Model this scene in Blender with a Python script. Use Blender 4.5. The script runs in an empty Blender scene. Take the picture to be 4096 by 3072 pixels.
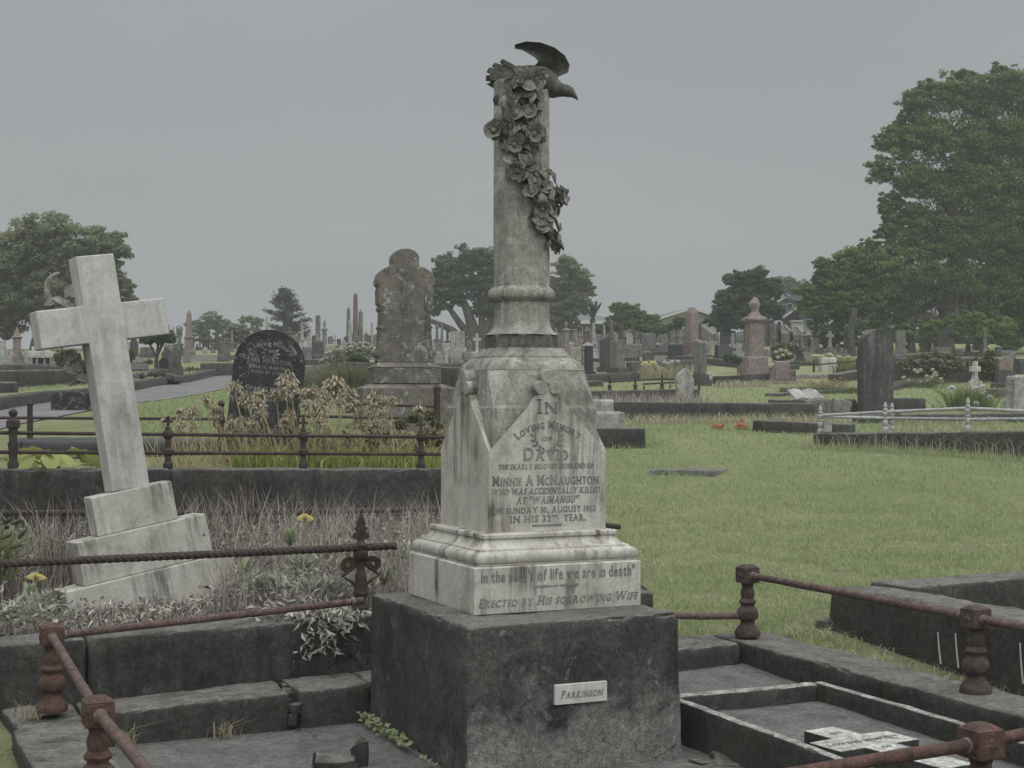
import bpy, bmesh, math, random
import numpy as np
from mathutils import Vector, Matrix, noise
S = bpy.context.scene
C = S.collection
random.seed(7); RNG = np.random.default_rng(7)
R = math.radians
F = 1500.0            # focal length in pixels of the 1024 px wide frame
EYE = 1.5             # height of the lens above the floor of the front plot
HOR = 405.0           # image row of the horizon

# ------------------------------------------------------------------ camera
cam = bpy.data.cameras.new('camera'); co = bpy.data.objects.new('camera', cam); C.objects.link(co)
co.location = (0, 0, EYE); co.rotation_euler = (R(90), 0, 0)
cam.sensor_width = 36; cam.lens = 36 * F / 1024; cam.shift_y = (HOR - 384) / 1024
cam.clip_start = .1; cam.clip_end = 2000
S.camera = co

# ------------------------------------------------------------------ sky, sun, exposure
w = bpy.data.worlds.new('World'); S.world = w; w.use_nodes = True
nt = w.node_tree; nt.nodes.clear()
wo = nt.nodes.new('ShaderNodeOutputWorld'); bg = nt.nodes.new('ShaderNodeBackground')
sk = nt.nodes.new('ShaderNodeTexSky'); sk.sky_type = 'NISHITA'; sk.sun_disc = False
SUN_EL, SUN_AZ = 70, 150     # the veiled sun: behind the camera, to its right
sk.sun_elevation = R(SUN_EL); sk.sun_rotation = R(SUN_AZ)
sk.air_density = 1.5; sk.dust_density = 4
tc = nt.nodes.new('ShaderNodeTexCoord'); mp = nt.nodes.new('ShaderNodeMapping'); mp.inputs['Scale'].default_value = (1, 1, 3.5)
nz = nt.nodes.new('ShaderNodeTexNoise'); nz.inputs['Scale'].default_value = 3.0; nz.inputs['Detail'].default_value = 5
rp = nt.nodes.new('ShaderNodeValToRGB')
rp.color_ramp.elements[0].position = .3; rp.color_ramp.elements[0].color = (1.86, 1.95, 2.03, 1)
rp.color_ramp.elements[1].position = .7; rp.color_ramp.elements[1].color = (2.08, 2.165, 2.235, 1)
mx = nt.nodes.new('ShaderNodeMix'); mx.data_type = 'RGBA'; mx.inputs[0].default_value = .97
nt.links.new(tc.outputs['Generated'], mp.inputs['Vector']); nt.links.new(mp.outputs[0], nz.inputs['Vector'])
nt.links.new(nz.outputs['Fac'], rp.inputs[0]); nt.links.new(sk.outputs[0], mx.inputs[6]); nt.links.new(rp.outputs[0], mx.inputs[7])
nt.links.new(mx.outputs[2], bg.inputs['Color']); bg.inputs['Strength'].default_value = .072
nt.links.new(bg.outputs[0], wo.inputs['Surface'])
sl = bpy.data.lights.new('sun', 'SUN'); sl.energy = 1.5; sl.angle = R(100); sl.color = (1, .985, .96)
so = bpy.data.objects.new('sun', sl); C.objects.link(so)
sd = Vector((math.sin(R(SUN_AZ)) * math.cos(R(SUN_EL)), math.cos(R(SUN_AZ)) * math.cos(R(SUN_EL)), math.sin(R(SUN_EL))))
so.rotation_euler = sd.to_track_quat('Z', 'Y').to_euler()
S.view_settings.view_transform = 'Standard'; S.view_settings.look = 'None'
S.view_settings.exposure = 1.22; S.view_settings.gamma = 1
S.view_settings.use_curve_mapping = False
S.cycles.use_denoising = True
S.cycles.max_bounces = 6; S.cycles.volume_bounces = 1; S.cycles.transparent_max_bounces = 8
S.cycles.diffuse_bounces = 3

# ------------------------------------------------------------------ materials
MATS = {}
def _new(name):
    m = bpy.data.materials.new(name); m.use_nodes = True
    n = m.node_tree; n.nodes.clear()
    o = n.nodes.new('ShaderNodeOutputMaterial'); p = n.nodes.new('ShaderNodeBsdfPrincipled')
    n.links.new(p.outputs[0], o.inputs[0]); MATS[name] = m
    return m, n, p
def _noise(n, vec, scale, detail=5, rough=.6, dist=0):
    t = n.nodes.new('ShaderNodeTexNoise'); t.inputs['Scale'].default_value = scale
    t.inputs['Detail'].default_value = detail; t.inputs['Roughness'].default_value = rough
    t.inputs['Distortion'].default_value = dist
    n.links.new(vec, t.inputs['Vector']); return t.outputs['Fac']
def _ramp(n, fac, a, b):
    t = n.nodes.new('ShaderNodeMapRange'); t.clamp = True
    t.inputs['From Min'].default_value = a; t.inputs['From Max'].default_value = b
    n.links.new(fac, t.inputs['Value']); return t.outputs[0]
def _mix(n, fac, a, b, mode='MIX'):
    t = n.nodes.new('ShaderNodeMix'); t.data_type = 'RGBA'; t.blend_type = mode
    for i, v in ((0, fac), (6, a), (7, b)):
        if hasattr(v, 'links'): n.links.new(v, t.inputs[i])
        elif i == 0: t.inputs[0].default_value = v
        else: t.inputs[i].default_value = (*v, 1)
    return t.outputs[2]
def _mul(n, a, b):
    t = n.nodes.new('ShaderNodeMath'); t.operation = 'MULTIPLY'; n.links.new(a, t.inputs[0])
    if hasattr(b, 'links'): n.links.new(b, t.inputs[1])
    else: t.inputs[1].default_value = b
    return t.outputs[0]
def stone(name, c1, c2, dark=(.03, .03, .028), streak=.5, blotch=.4, lichen=None, lich=.62, scale=3, bump=.35,
          fine=90, rough=.88, fine_amp=.35, zst=.07, top=None, crack=0, moss=None, patch=None):
    """weathered stone: two base tones, dark growth in vertical runs and blotches, lichen spots, grain"""
    m, n, p = _new(name)
    tc = n.nodes.new('ShaderNodeTexCoord'); v = tc.outputs['Object']
    oi = n.nodes.new('ShaderNodeObjectInfo')
    ad = n.nodes.new('ShaderNodeVectorMath'); ad.operation = 'ADD'; n.links.new(v, ad.inputs[0])
    sc = n.nodes.new('ShaderNodeVectorMath'); sc.operation = 'SCALE'; sc.inputs[0].default_value = (13, 7, 5)
    n.links.new(oi.outputs['Random'], sc.inputs['Scale']); n.links.new(sc.outputs[0], ad.inputs[1]); v = ad.outputs[0]
    col = _mix(n, _ramp(n, _noise(n, v, scale, 6, .7, .4), .35, .65), c1, c2)
    if blotch:
        col = _mix(n, _mul(n, _ramp(n, _noise(n, v, scale * 1.7, 8, .75, .6), .5, .68), blotch), col, dark)
    if streak:
        mp = n.nodes.new('ShaderNodeMapping'); mp.inputs['Scale'].default_value = (1, 1, zst); n.links.new(v, mp.inputs['Vector'])
        st = _ramp(n, _noise(n, mp.outputs[0], scale * 6, 6, .72, .2), .46, .62)
        lo = _ramp(n, _noise(n, v, scale * .9, 3, .6), .38, .6)
        col = _mix(n, _mul(n, _mul(n, st, lo), streak), col, dark)
    if lichen:
        col = _mix(n, _ramp(n, _noise(n, v, scale * 5, 7, .8, .8), lich, lich + .07), col, lichen)
    if top:  # upward faces paler: the stronger light from overhead is put into the colour
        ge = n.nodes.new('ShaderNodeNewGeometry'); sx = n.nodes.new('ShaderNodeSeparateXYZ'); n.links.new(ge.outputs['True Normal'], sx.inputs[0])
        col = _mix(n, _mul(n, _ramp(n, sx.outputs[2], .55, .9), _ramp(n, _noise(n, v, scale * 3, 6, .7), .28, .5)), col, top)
    if patch:
        pc, face, zmid = patch; ge2 = n.nodes.new('ShaderNodeNewGeometry'); dp = n.nodes.new('ShaderNodeVectorMath'); dp.operation = 'DOT_PRODUCT'; n.links.new(ge2.outputs['True Normal'], dp.inputs[0]); dp.inputs[1].default_value = face
        sz = n.nodes.new('ShaderNodeSeparateXYZ'); n.links.new(tc.outputs['Object'], sz.inputs[0])
        ht = n.nodes.new('ShaderNodeMath'); ht.operation = 'MULTIPLY_ADD'; n.links.new(sz.outputs[2], ht.inputs[0]); ht.inputs[1].default_value = -.75; ht.inputs[2].default_value = .75 * zmid
        sm = n.nodes.new('ShaderNodeMath'); sm.operation = 'ADD'; n.links.new(_noise(n, v, 3.2, 8, .72, .5), sm.inputs[0]); n.links.new(ht.outputs[0], sm.inputs[1])
        col = _mix(n, _mul(n, _mul(n, _ramp(n, sm.outputs[0], .50, .66), _ramp(n, dp.outputs['Value'], .4, .7)), .85), col, pc)
    if moss: col = _mix(n, _mul(n, _ramp(n, _noise(n, v, scale * 1.3, 7, .75, .5), .53, .68), .8), col, moss)
    ck = None
    if crack:
        vo = n.nodes.new('ShaderNodeTexVoronoi'); vo.feature = 'DISTANCE_TO_EDGE'; vo.inputs['Scale'].default_value = crack
        nn_ = n.nodes.new('ShaderNodeTexNoise'); nn_.inputs['Scale'].default_value = crack * 2.2; nn_.inputs['Detail'].default_value = 6; n.links.new(v, nn_.inputs['Vector'])
        ad2 = n.nodes.new('ShaderNodeVectorMath'); ad2.operation = 'MULTIPLY_ADD'; n.links.new(nn_.outputs['Color'], ad2.inputs[0]); ad2.inputs[1].default_value = (.5 / crack,) * 3; n.links.new(v, ad2.inputs[2])
        n.links.new(ad2.outputs[0], vo.inputs['Vector'])
        inv = n.nodes.new('ShaderNodeMath'); inv.operation = 'SUBTRACT'; inv.inputs[0].default_value = 1; n.links.new(_ramp(n, vo.outputs['Distance'], .001, .008), inv.inputs[1])
        ck = _mul(n, inv.outputs[0], _ramp(n, _noise(n, v, crack * .9, 2, .5), .53, .62)); col = _mix(n, _mul(n, ck, .85), col, (.006, .006, .006))
    val = None
    for sc_, am in ((fine, fine_amp * 1.3), (fine * .28, fine_amp * 1.1), (scale * 2.7, fine_amp * .7)):
        g = n.nodes.new('ShaderNodeMapRange'); g.clamp = True; g.inputs['From Min'].default_value = .3; g.inputs['From Max'].default_value = .7
        g.inputs['To Min'].default_value = 1 - am; g.inputs['To Max'].default_value = 1 + am; n.links.new(_noise(n, v, sc_, 5, .75), g.inputs['Value'])
        val = g.outputs[0] if val is None else _mul(n, val, g.outputs[0])
    hs = n.nodes.new('ShaderNodeHueSaturation'); n.links.new(col, hs.inputs['Color']); n.links.new(val, hs.inputs['Value'])
    n.links.new(hs.outputs[0], p.inputs['Base Color'])
    p.inputs['Roughness'].default_value = rough; p.inputs['Specular IOR Level'].default_value = .4
    b = n.nodes.new('ShaderNodeBump'); b.inputs['Strength'].default_value = bump; b.inputs['Distance'].default_value = .006
    n.links.new(_noise(n, v, fine * .45, 6, .75), b.inputs['Height']); n.links.new(b.outputs[0], p.inputs['Normal'])
    return m
def leafy(name, cols, trans=.25, rough=.6, patch=None, patch_scale=.6):
    """foliage: every leaf its own tone; slow patches across the plant"""
    m, n, p = _new(name)
    ge = n.nodes.new('ShaderNodeNewGeometry'); r = n.nodes.new('ShaderNodeValToRGB')
    els = r.color_ramp.elements
    while len(els) < len(cols): els.new(.5)
    for i, c in enumerate(cols):
        els[i].position = i / max(1, len(cols) - 1); els[i].color = (*c, 1)
    n.links.new(ge.outputs['Random Per Island'], r.inputs[0]); col = r.outputs[0]
    if patch:
        tc = n.nodes.new('ShaderNodeTexCoord')
        col = _mix(n, _mul(n, _ramp(n, _noise(n, tc.outputs['Object'], patch_scale, 5, .7), .45, .62), .7), col, patch)
    n.links.new(col, p.inputs['Base Color'])
    p.inputs['Roughness'].default_value = rough; p.inputs['Specular IOR Level'].default_value = .2
    if trans:
        t = n.nodes.new('ShaderNodeBsdfTranslucent'); n.links.new(col, t.inputs[0])
        ms = n.nodes.new('ShaderNodeMixShader'); ms.inputs[0].default_value = trans
        o = [x for x in n.nodes if x.type == 'OUTPUT_MATERIAL'][0]
        n.links.new(p.outputs[0], ms.inputs[1]); n.links.new(t.outputs[0], ms.inputs[2]); n.links.new(ms.outputs[0], o.inputs[0])
    return m
def plain(name, col, rough=.6, var=.25, metal=0, fine=30, col2=None):
    m, n, p = _new(name)
    tc = n.nodes.new('ShaderNodeTexCoord'); c2 = col2 or tuple(x * (1 - var) for x in col)
    c = _mix(n, _ramp(n, _noise(n, tc.outputs['Object'], fine, 5, .7), .38, .62), col, c2)
    n.links.new(c, p.inputs['Base Color']); p.inputs['Roughness'].default_value = rough; p.inputs['Metallic'].default_value = metal
    b = n.nodes.new('ShaderNodeBump'); b.inputs['Strength'].default_value = .3; b.inputs['Distance'].default_value = .003
    n.links.new(_noise(n, tc.outputs['Object'], fine * 2, 4, .7), b.inputs['Height']); n.links.new(b.outputs[0], p.inputs['Normal'])
    return m
M_marble = stone('weathered_marble', (.53, .525, .485), (.42, .41, .36), (.095, .083, .062), 1, .38, scale=2.8, fine=70, fine_amp=.12, bump=.2)
M_column = stone('column_stone', (.38, .375, .34), (.235, .23, .203), (.085, .08, .066), .8, .55, (.46, .455, .43), .60, scale=2.6, fine=80, fine_amp=.26, bump=.35)
M_plinth = stone('dark_plinth_stone', (.16, .155, .14), (.09, .087, .08), (.03, .029, .026), .8, .6, scale=4, fine=80)
M_dove = stone('blackened_stone', (.13, .125, .115), (.055, .054, .05), (.018, .018, .017), .4, .7, scale=7, fine=80)
M_carve = stone('carved_stone', (.27, .26, .235), (.12, .115, .10), (.03, .028, .025), .3, .8, (.40, .39, .36), .66, scale=7, fine=80)
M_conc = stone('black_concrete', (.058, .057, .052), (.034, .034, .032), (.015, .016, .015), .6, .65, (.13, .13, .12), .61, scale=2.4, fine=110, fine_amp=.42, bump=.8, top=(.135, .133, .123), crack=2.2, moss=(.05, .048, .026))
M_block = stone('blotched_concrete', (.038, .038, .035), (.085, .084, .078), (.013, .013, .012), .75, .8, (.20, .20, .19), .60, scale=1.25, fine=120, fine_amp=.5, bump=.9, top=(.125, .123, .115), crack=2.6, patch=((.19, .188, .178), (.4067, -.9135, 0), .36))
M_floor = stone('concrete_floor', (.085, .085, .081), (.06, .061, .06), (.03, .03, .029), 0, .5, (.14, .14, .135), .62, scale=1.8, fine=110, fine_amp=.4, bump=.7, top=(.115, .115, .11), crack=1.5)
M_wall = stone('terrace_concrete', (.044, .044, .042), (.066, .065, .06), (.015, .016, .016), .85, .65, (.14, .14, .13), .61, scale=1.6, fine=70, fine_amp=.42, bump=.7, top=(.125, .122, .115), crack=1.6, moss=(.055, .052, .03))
M_white = stone('pale_marble_slab', (.52, .52, .48), (.41, .405, .36), (.08, .075, .06), .85, .35, scale=2.6, fine=60, fine_amp=.11)
M_cross = stone('mottled_white_marble', (.52, .525, .505), (.45, .45, .43), (.16, .155, .14), .6, .3, scale=2.2, fine=60, fine_amp=.10, zst=.12)
M_black = stone('black_headstone', (.024, .026, .028), (.040, .042, .043), (.012, .013, .013), .3, .3, (.17, .175, .17), .54, scale=2.6, fine=90, fine_amp=.4)
M_brown = stone('brown_sandstone', (.17, .16, .138), (.115, .107, .092), (.04, .037, .033), .7, .4, (.37, .37, .355), .56, scale=2.2, fine=70, fine_amp=.3)
def rust(name, c1, c2, c3, sc=18):
    return stone(name, c1, c2, (.018, .014, .013), 0, .75, c3, .62, scale=sc, fine=140, fine_amp=.35, bump=.9, rough=.8)
M_rust = rust('rusted_pipe', (.15, .098, .084), (.075, .052, .05), (.25, .215, .19))
M_rustred = rust('red_rust_iron', (.12, .062, .046), (.055, .035, .03), (.20, .13, .10), 14)
M_iron = rust('dark_rusty_iron', (.072, .052, .046), (.034, .027, .026), (.14, .115, .10))
M_letter = stone('lead_lettering', (.12, .12, .115), (.24, .24, .225), (.09, .088, .08), 0, .3, (.42, .415, .38), .585, scale=5, fine=60, fine_amp=.15)
M_gilt = stone('pale_lettering', (.30, .30, .29), (.16, .165, .16), (.08, .08, .08), 0, .4, scale=6, fine=60)
# background stones
M_grey = stone('grey_stone', (.19, .19, .18), (.12, .12, .113), (.05, .05, .047), .7, .4, (.30, .30, .28), .66, scale=2.5, fine=30)
M_lgrey = stone('light_grey_stone', (.36, .365, .35), (.27, .27, .26), (.10, .098, .09), .7, .3, scale=2.5, fine=30)
M_dgrey = stone('dark_grey_stone', (.075, .078, .08), (.055, .056, .058), (.03, .03, .03), .5, .4, (.2, .2, .19), .70, scale=2.5, fine=30)
M_pink = stone('pink_granite', (.235, .192, .178), (.185, .15, .14), (.10, .085, .075), .4, .35, (.33, .31, .28), .68, scale=2.2, fine=40)
M_red = stone('red_granite', (.15, .10, .088), (.12, .082, .073), (.07, .055, .048), .4, .35, (.25, .235, .21), .68, scale=2.2, fine=40)
M_cream = stone('cream_stone', (.34, .33, .27), (.25, .235, .185), (.09, .085, .065), .5, .5, scale=2.5, fine=30)
M_polish = stone('polished_black_granite', (.02, .022, .026), (.025, .027, .031), (.012, .013, .015), 0, .2, scale=2, fine=60, rough=.35, bump=.05)
M_kerb = stone('mossy_kerb', (.075, .074, .066), (.05, .05, .046), (.02, .021, .019), .6, .6, (.16, .16, .145), .62, scale=1.7, fine=40, fine_amp=.4)
M_wpaint = plain('white_painted_iron', (0.432, 0.444, 0.444), .55, .3, 0, 14, (0.264, 0.276, 0.276))
M_asphalt = stone('asphalt', (.17, .172, .175), (.135, .138, .142), (.09, .09, .093), 0, .4, scale=.8, fine=30, fine_amp=.2)
M_rock = stone('lava_rock', (.12, .118, .105), (.075, .073, .065), (.025, .025, .022), .2, .7, (.22, .22, .2), .64, scale=3, fine=20, bump=.8)
M_soil = stone('soil', (.05, .046, .036), (.033, .03, .024), (.015, .014, .012), 0, .5, scale=4, fine=40, bump=.8)
M_fence = stone('weathered_fence_timber', (.24, .235, .22), (.18, .175, .165), (.07, .07, .065), .7, .3, scale=1.2, fine=14, zst=.05)
M_hwall = plain('house_weatherboard', (.42, .425, .42), .7, .12, 0, 2)
M_hdark = plain('house_dark_wall', (.10, .10, .105), .8, .3, 0, 2)
M_roof = plain('roof_sheet', (.13, .135, .145), .6, .25, 0, 2)
M_glass = plain('window_glass', (.03, .036, .042), .12, .2, 0, 2)
M_trim = plain('white_trim', (.48, .49, .49), .6, .1, 0, 2)
M_bark = stone('bark', (.085, .08, .068), (.05, .047, .04), (.022, .021, .018), .6, .5, scale=1.4, fine=14, bump=.8)
# foliage
L_big = leafy('broad_leaf', [(0.100, 0.177, 0.047), (0.165, 0.242, 0.071), (0.059, 0.106, 0.033), (0.218, 0.289, 0.083)], .45, patch=(0.248, 0.325, 0.094), patch_scale=.45)
L_grey = leafy('olive_leaf', [(0.189, 0.226, 0.122), (0.134, 0.165, 0.098), (0.238, 0.262, 0.140)], .45, patch=(0.281, 0.305, 0.159), patch_scale=.45)
L_dark = leafy('dark_leaf', [(0.102, 0.150, 0.078), (0.072, 0.108, 0.062), (0.144, 0.186, 0.096)], .4, patch=(0.174, 0.222, 0.108), patch_scale=.5)
L_lite = leafy('light_leaf', [(.13, .165, .07), (.10, .13, .055), (.16, .185, .08)], .3)
L_con = leafy('conifer_leaf', [(0.069, 0.083, 0.069), (0.092, 0.103, 0.081), (0.115, 0.103, 0.076)], .1)
L_grass = leafy('grass_blade', [(0.263, 0.359, 0.152), (0.326, 0.400, 0.207), (0.210, 0.312, 0.116), (0.399, 0.426, 0.275), (0.294, 0.374, 0.177)], .3, .7, patch=(0.357, 0.406, 0.232), patch_scale=.5)
L_mown = leafy('mown_grass', [(0.400, 0.416, 0.232), (0.497, 0.481, 0.319), (0.313, 0.356, 0.151), (0.540, 0.518, 0.373), (0.432, 0.437, 0.248)], .3, .75, patch=(0.497, 0.470, 0.308), patch_scale=.9)
L_straw = leafy('dry_grass', [(0.410, 0.383, 0.259), (0.335, 0.308, 0.205), (0.486, 0.464, 0.335)], .2, .8)
L_dead = leafy('dead_stems', [(0.325, 0.293, 0.254), (0.202, 0.176, 0.153), (0.481, 0.448, 0.397), (0.390, 0.351, 0.312)], .1, .85)
L_silver = leafy('silver_leaf', [(0.380, 0.397, 0.333), (0.494, 0.506, 0.443), (0.310, 0.339, 0.230)], .2, .8)
L_curl = leafy('withered_leaf', [(0.360, 0.342, 0.306), (0.516, 0.498, 0.450), (0.216, 0.198, 0.174)], .1, .85)
L_strap = leafy('strap_leaf', [(.20, .27, .055), (.28, .34, .09), (.34, .37, .15), (.16, .22, .05)], .35, .5)
L_cab = leafy('pale_green_leaf', [(.30, .35, .10), (.35, .385, .14), (.25, .30, .075)], .3, .6, patch=(.36, .37, .17), patch_scale=14)
L_husk = leafy('seed_husk', [(0.391, 0.336, 0.244), (0.483, 0.427, 0.323), (0.299, 0.256, 0.189), (0.483, 0.488, 0.366)], .2, .8)
L_stalk = leafy('dry_stalk', [(.36, .30, .175), (.32, .28, .15)], .1, .8)
L_scrub = leafy('grey_green_leaf', [(0.196, 0.216, 0.135), (0.149, 0.169, 0.108), (0.257, 0.270, 0.176)], .2)
L_white = leafy('white_petal', [(.46, .46, .44), (.38, .385, .37)], .2)
L_yell = leafy('yellow_petal', [(.48, .40, .13), (.50, .45, .20)], .25)
L_orng = leafy('orange_petal', [(.45, .15, .08), (.40, .12, .07)], .2)
L_cream = leafy('cream_petal', [(.36, .34, .23), (.40, .385, .28)], .2)
L_mauve = leafy('red_tinted_leaf', [(.16, .07, .065), (.22, .14, .10), (.12, .15, .06)], .2)
M_plaque = stone('white_plaque_marble', (.56, .565, .55), (.50, .50, .48), (.2, .19, .17), .3, .15, scale=3, fine=60, fine_amp=.06, bump=.1)
# ------------------------------------------------------------------ mesh helpers
class MB:
    def __init__(s): s.v = []; s.f = []; s.sm = []
    def add(s, vs, fs, smooth=False):
        b = len(s.v); s.v.extend([tuple(p) for p in vs]); s.f.extend([tuple(b + i for i in q) for q in fs]); s.sm.extend([smooth] * len(fs)); return s
    def box(s, x0, x1, y0, y1, z0, z1, taper=0):
        t = taper
        vs = [(x0, y0, z0), (x1, y0, z0), (x1, y1, z0), (x0, y1, z0), (x0 + t, y0 + t, z1), (x1 - t, y0 + t, z1), (x1 - t, y1 - t, z1), (x0 + t, y1 - t, z1)]
        return s.add(vs, [(3, 2, 1, 0), (4, 5, 6, 7), (0, 1, 5, 4), (1, 2, 6, 5), (2, 3, 7, 6), (3, 0, 4, 7)])
    def rings(s, rings, cap0=True, cap1=True, smooth=False, close=True):
        n = len(rings[0]); vs = [p for r in rings for p in r]; fs = []
        for i in range(len(rings) - 1):
            for j in range(n if close else n - 1):
                k = (j + 1) % n; fs.append((i * n + j, i * n + k, (i + 1) * n + k, (i + 1) * n + j))
        s.add(vs, fs, smooth)
        b = len(s.v) - len(vs)
        if cap0: s.f.append(tuple(b + i for i in reversed(range(n)))); s.sm.append(False)
        if cap1: s.f.append(tuple(b + (len(rings) - 1) * n + i for i in range(n))); s.sm.append(False)
        return s
    def lathe(s, prof, seg=20, cx=0, cy=0, smooth=True, ph=0, ang=2 * math.pi):
        return s.rings([[(cx + r * math.cos(ph + ang * k / seg), cy + r * math.sin(ph + ang * k / seg), z) for k in range(seg)] for r, z in prof], smooth=smooth)
    def square(s, prof, chamfer=0, ch_prof=None):
        """loft of square rings (half side, z), each with corner chamfer legs"""
        rs = []
        for i, (h, z) in enumerate(prof):
            c = ch_prof[i] if ch_prof else chamfer
            if ch_prof or chamfer:
                c = max(c, 1e-4)
                rs.append([(h, -h + c, z), (h, h - c, z), (h - c, h, z), (-h + c, h, z), (-h, h - c, z), (-h, -h + c, z), (-h + c, -h, z), (h - c, -h, z)])
            else: rs.append([(h, -h, z), (h, h, z), (-h, h, z), (-h, -h, z)])
        return s.rings(rs)
    def tube(s, pts, r, seg=8, cap=True, twist=None):
        pts = [Vector(p) for p in pts]; rs = []; n = None
        for i, p in enumerate(pts):
            d = (pts[min(i + 1, len(pts) - 1)] - pts[max(i - 1, 0)])
            d = d.normalized() if d.length > 1e-9 else Vector((0, 0, 1))
            if n is None: n = d.orthogonal().normalized()
            n = (n - d * n.dot(d)).normalized() if (n - d * n.dot(d)).length > 1e-6 else d.orthogonal().normalized()
            b = d.cross(n); rr = r[i] if isinstance(r, (list, tuple)) else r
            ring = []
            for k in range(seg):
                a = 2 * math.pi * k / seg; q = rr
                if twist: q = rr * (1 + .13 * math.cos(4 * a - twist * i))
                ring.append(p + (n * math.cos(a) + b * math.sin(a)) * q)
            rs.append(ring)
        return s.rings(rs, cap, cap, True)
    def prism(s, poly, y0, y1):
        """outline in x,z extruded along y"""
        n = len(poly)
        return s.add([(x, y0, z) for x, z in poly] + [(x, y1, z) for x, z in poly],
                     [tuple(range(n)), tuple(reversed(range(n, 2 * n)))] + [(i, n + i, n + (i + 1) % n, (i + 1) % n) for i in range(n)])
    def ball(s, c, r, seg=10, rg=6, sc=(1, 1, 1)):
        rs = []
        for i in range(rg + 1):
            t = math.pi * i / rg - math.pi / 2; rr = max(math.cos(t), .02)
            rs.append([(c[0] + sc[0] * r * rr * math.cos(2 * math.pi * k / seg), c[1] + sc[1] * r * rr * math.sin(2 * math.pi * k / seg), c[2] + sc[2] * r * math.sin(t)) for k in range(seg)])
        return s.rings(rs, True, True, True)
    def xf(s, m, start=0):
        for i in range(start, len(s.v)): s.v[i] = tuple(m @ Vector(s.v[i]))
        return s
    def mesh(s, name, mat, angle=40):
        me = bpy.data.meshes.new(name); me.from_pydata(s.v, [], s.f); me.update()
        bm = bmesh.new(); bm.from_mesh(me); bmesh.ops.recalc_face_normals(bm, faces=bm.faces); bm.to_mesh(me); bm.free()
        if any(s.sm):
            me.polygons.foreach_set('use_smooth', [True] * len(me.polygons)); me.set_sharp_from_angle(angle=R(angle))
        me.materials.append(mat); return me
    def build(s, name, mat, parent=None, loc=(0, 0, 0), rz=0, bevel=0, angle=40):
        return link(name, s.mesh(name, mat, angle), parent, loc, rz, bevel)
def link(name, me, parent=None, loc=(0, 0, 0), rz=0, bevel=0):
    o = bpy.data.objects.new(name, me); C.objects.link(o)
    o.location = loc; o.rotation_euler = (0, 0, rz)
    if parent: o.parent = parent
    if bevel:
        b = o.modifiers.new('bevel', 'BEVEL'); b.width = bevel; b.segments = 2; b.limit_method = 'ANGLE'; b.angle_limit = R(35)
        b.harden_normals = False
    return o
def tag(o, label=None, cat=None, group=None, kind=None):
    if label: o['label'] = label
    if cat: o['category'] = cat
    if group: o['group'] = group
    if kind: o['kind'] = kind
    return o
def thing(name, label, cat, loc=(0, 0, 0), rz=0, group=None):
    o = bpy.data.objects.new(name, None); C.objects.link(o); o.empty_display_size = .1
    o.location = loc; o.rotation_euler = (0, 0, rz); return tag(o, label, cat, group)
def rough_hex(c, cell=.06, amp=.004, bev=.012, seed=0, chip=.0):
    """a six-sided block from 8 corners (bottom ring 0-3, top ring 4-7), gridded, its arrises worn, its faces uneven"""
    c = [Vector(p) for p in c]
    L = [max((c[1] - c[0]).length, (c[5] - c[4]).length), max((c[3] - c[0]).length, .01), max((c[4] - c[0]).length, .01)]
    ax = []
    for l in L:
        n = min(max(1, int(l / cell)), 60); e = min(bev / l, .25)
        ax.append([0, e] + [e + (1 - 2 * e) * k / n for k in range(1, n)] + [1 - e, 1])
    mb = MB(); idx = {}
    ofs = Vector((seed * 3.7, seed * 1.3, seed * 2.1))
    def vert(i, j, k):
        key = (i, j, k)
        if key in idx: return idx[key]
        u, v, t = ax[0][i], ax[1][j], ax[2][k]
        ends = [(x in (0, 1)) for x in (u, v, t)]
        if sum(ends) >= 2:
            q = []
            for x, e, l in zip((u, v, t), ends, L):
                d = .33 * bev / l if sum(ends) == 2 else .42 * bev / l
                if e: x = d if x == 0 else 1 - d
                q.append(x)
            u, v, t = q
        lo = c[0] * (1 - u) * (1 - v) + c[1] * u * (1 - v) + c[2] * u * v + c[3] * (1 - u) * v
        hi = c[4] * (1 - u) * (1 - v) + c[5] * u * (1 - v) + c[6] * u * v + c[7] * (1 - u) * v
        p = lo * (1 - t) + hi * t
        p = p + noise.noise_vector(p * 3 + ofs) * amp * 1.6 + noise.noise_vector(p * 14 + ofs) * amp
        if chip and sum(ends) >= 2:
            cn = noise.noise(p * 9 + ofs)
            if cn > .2: p = p + ((c[0] + c[6]) * .5 - p).normalized() * chip * (cn - .2) * 3
        idx[key] = len(mb.v); mb.v.append(tuple(p)); return idx[key]
    nx, ny, nz_ = (len(a) - 1 for a in ax)
    def face(fn, na, nb):
        for a in range(na):
            for b in range(nb): mb.f.append((fn(a, b), fn(a + 1, b), fn(a + 1, b + 1), fn(a, b + 1))); mb.sm.append(True)
    face(lambda a, b: vert(a, b, 0), nx, ny); face(lambda a, b: vert(a, b, nz_), nx, ny)
    face(lambda a, b: vert(a, 0, b), nx, nz_); face(lambda a, b: vert(a, ny, b), nx, nz_)
    face(lambda a, b: vert(0, a, b), ny, nz_); face(lambda a, b: vert(nx, a, b), ny, nz_)
    return mb
def np_mesh(name, verts, faces, mat):
    """verts (N,3), faces (M,k) as arrays"""
    me = bpy.data.meshes.new(name); verts = np.asarray(verts, dtype=np.float32); faces = np.asarray(faces, dtype=np.int32)
    me.vertices.add(len(verts)); me.vertices.foreach_set('co', verts.ravel())
    k = faces.shape[1]; me.loops.add(faces.size); me.loops.foreach_set('vertex_index', faces.ravel())
    me.polygons.add(len(faces)); me.polygons.foreach_set('loop_start', np.arange(0, faces.size, k, dtype=np.int32))
    me.update(calc_edges=True); me.validate(); me.materials.append(mat); return me
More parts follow.
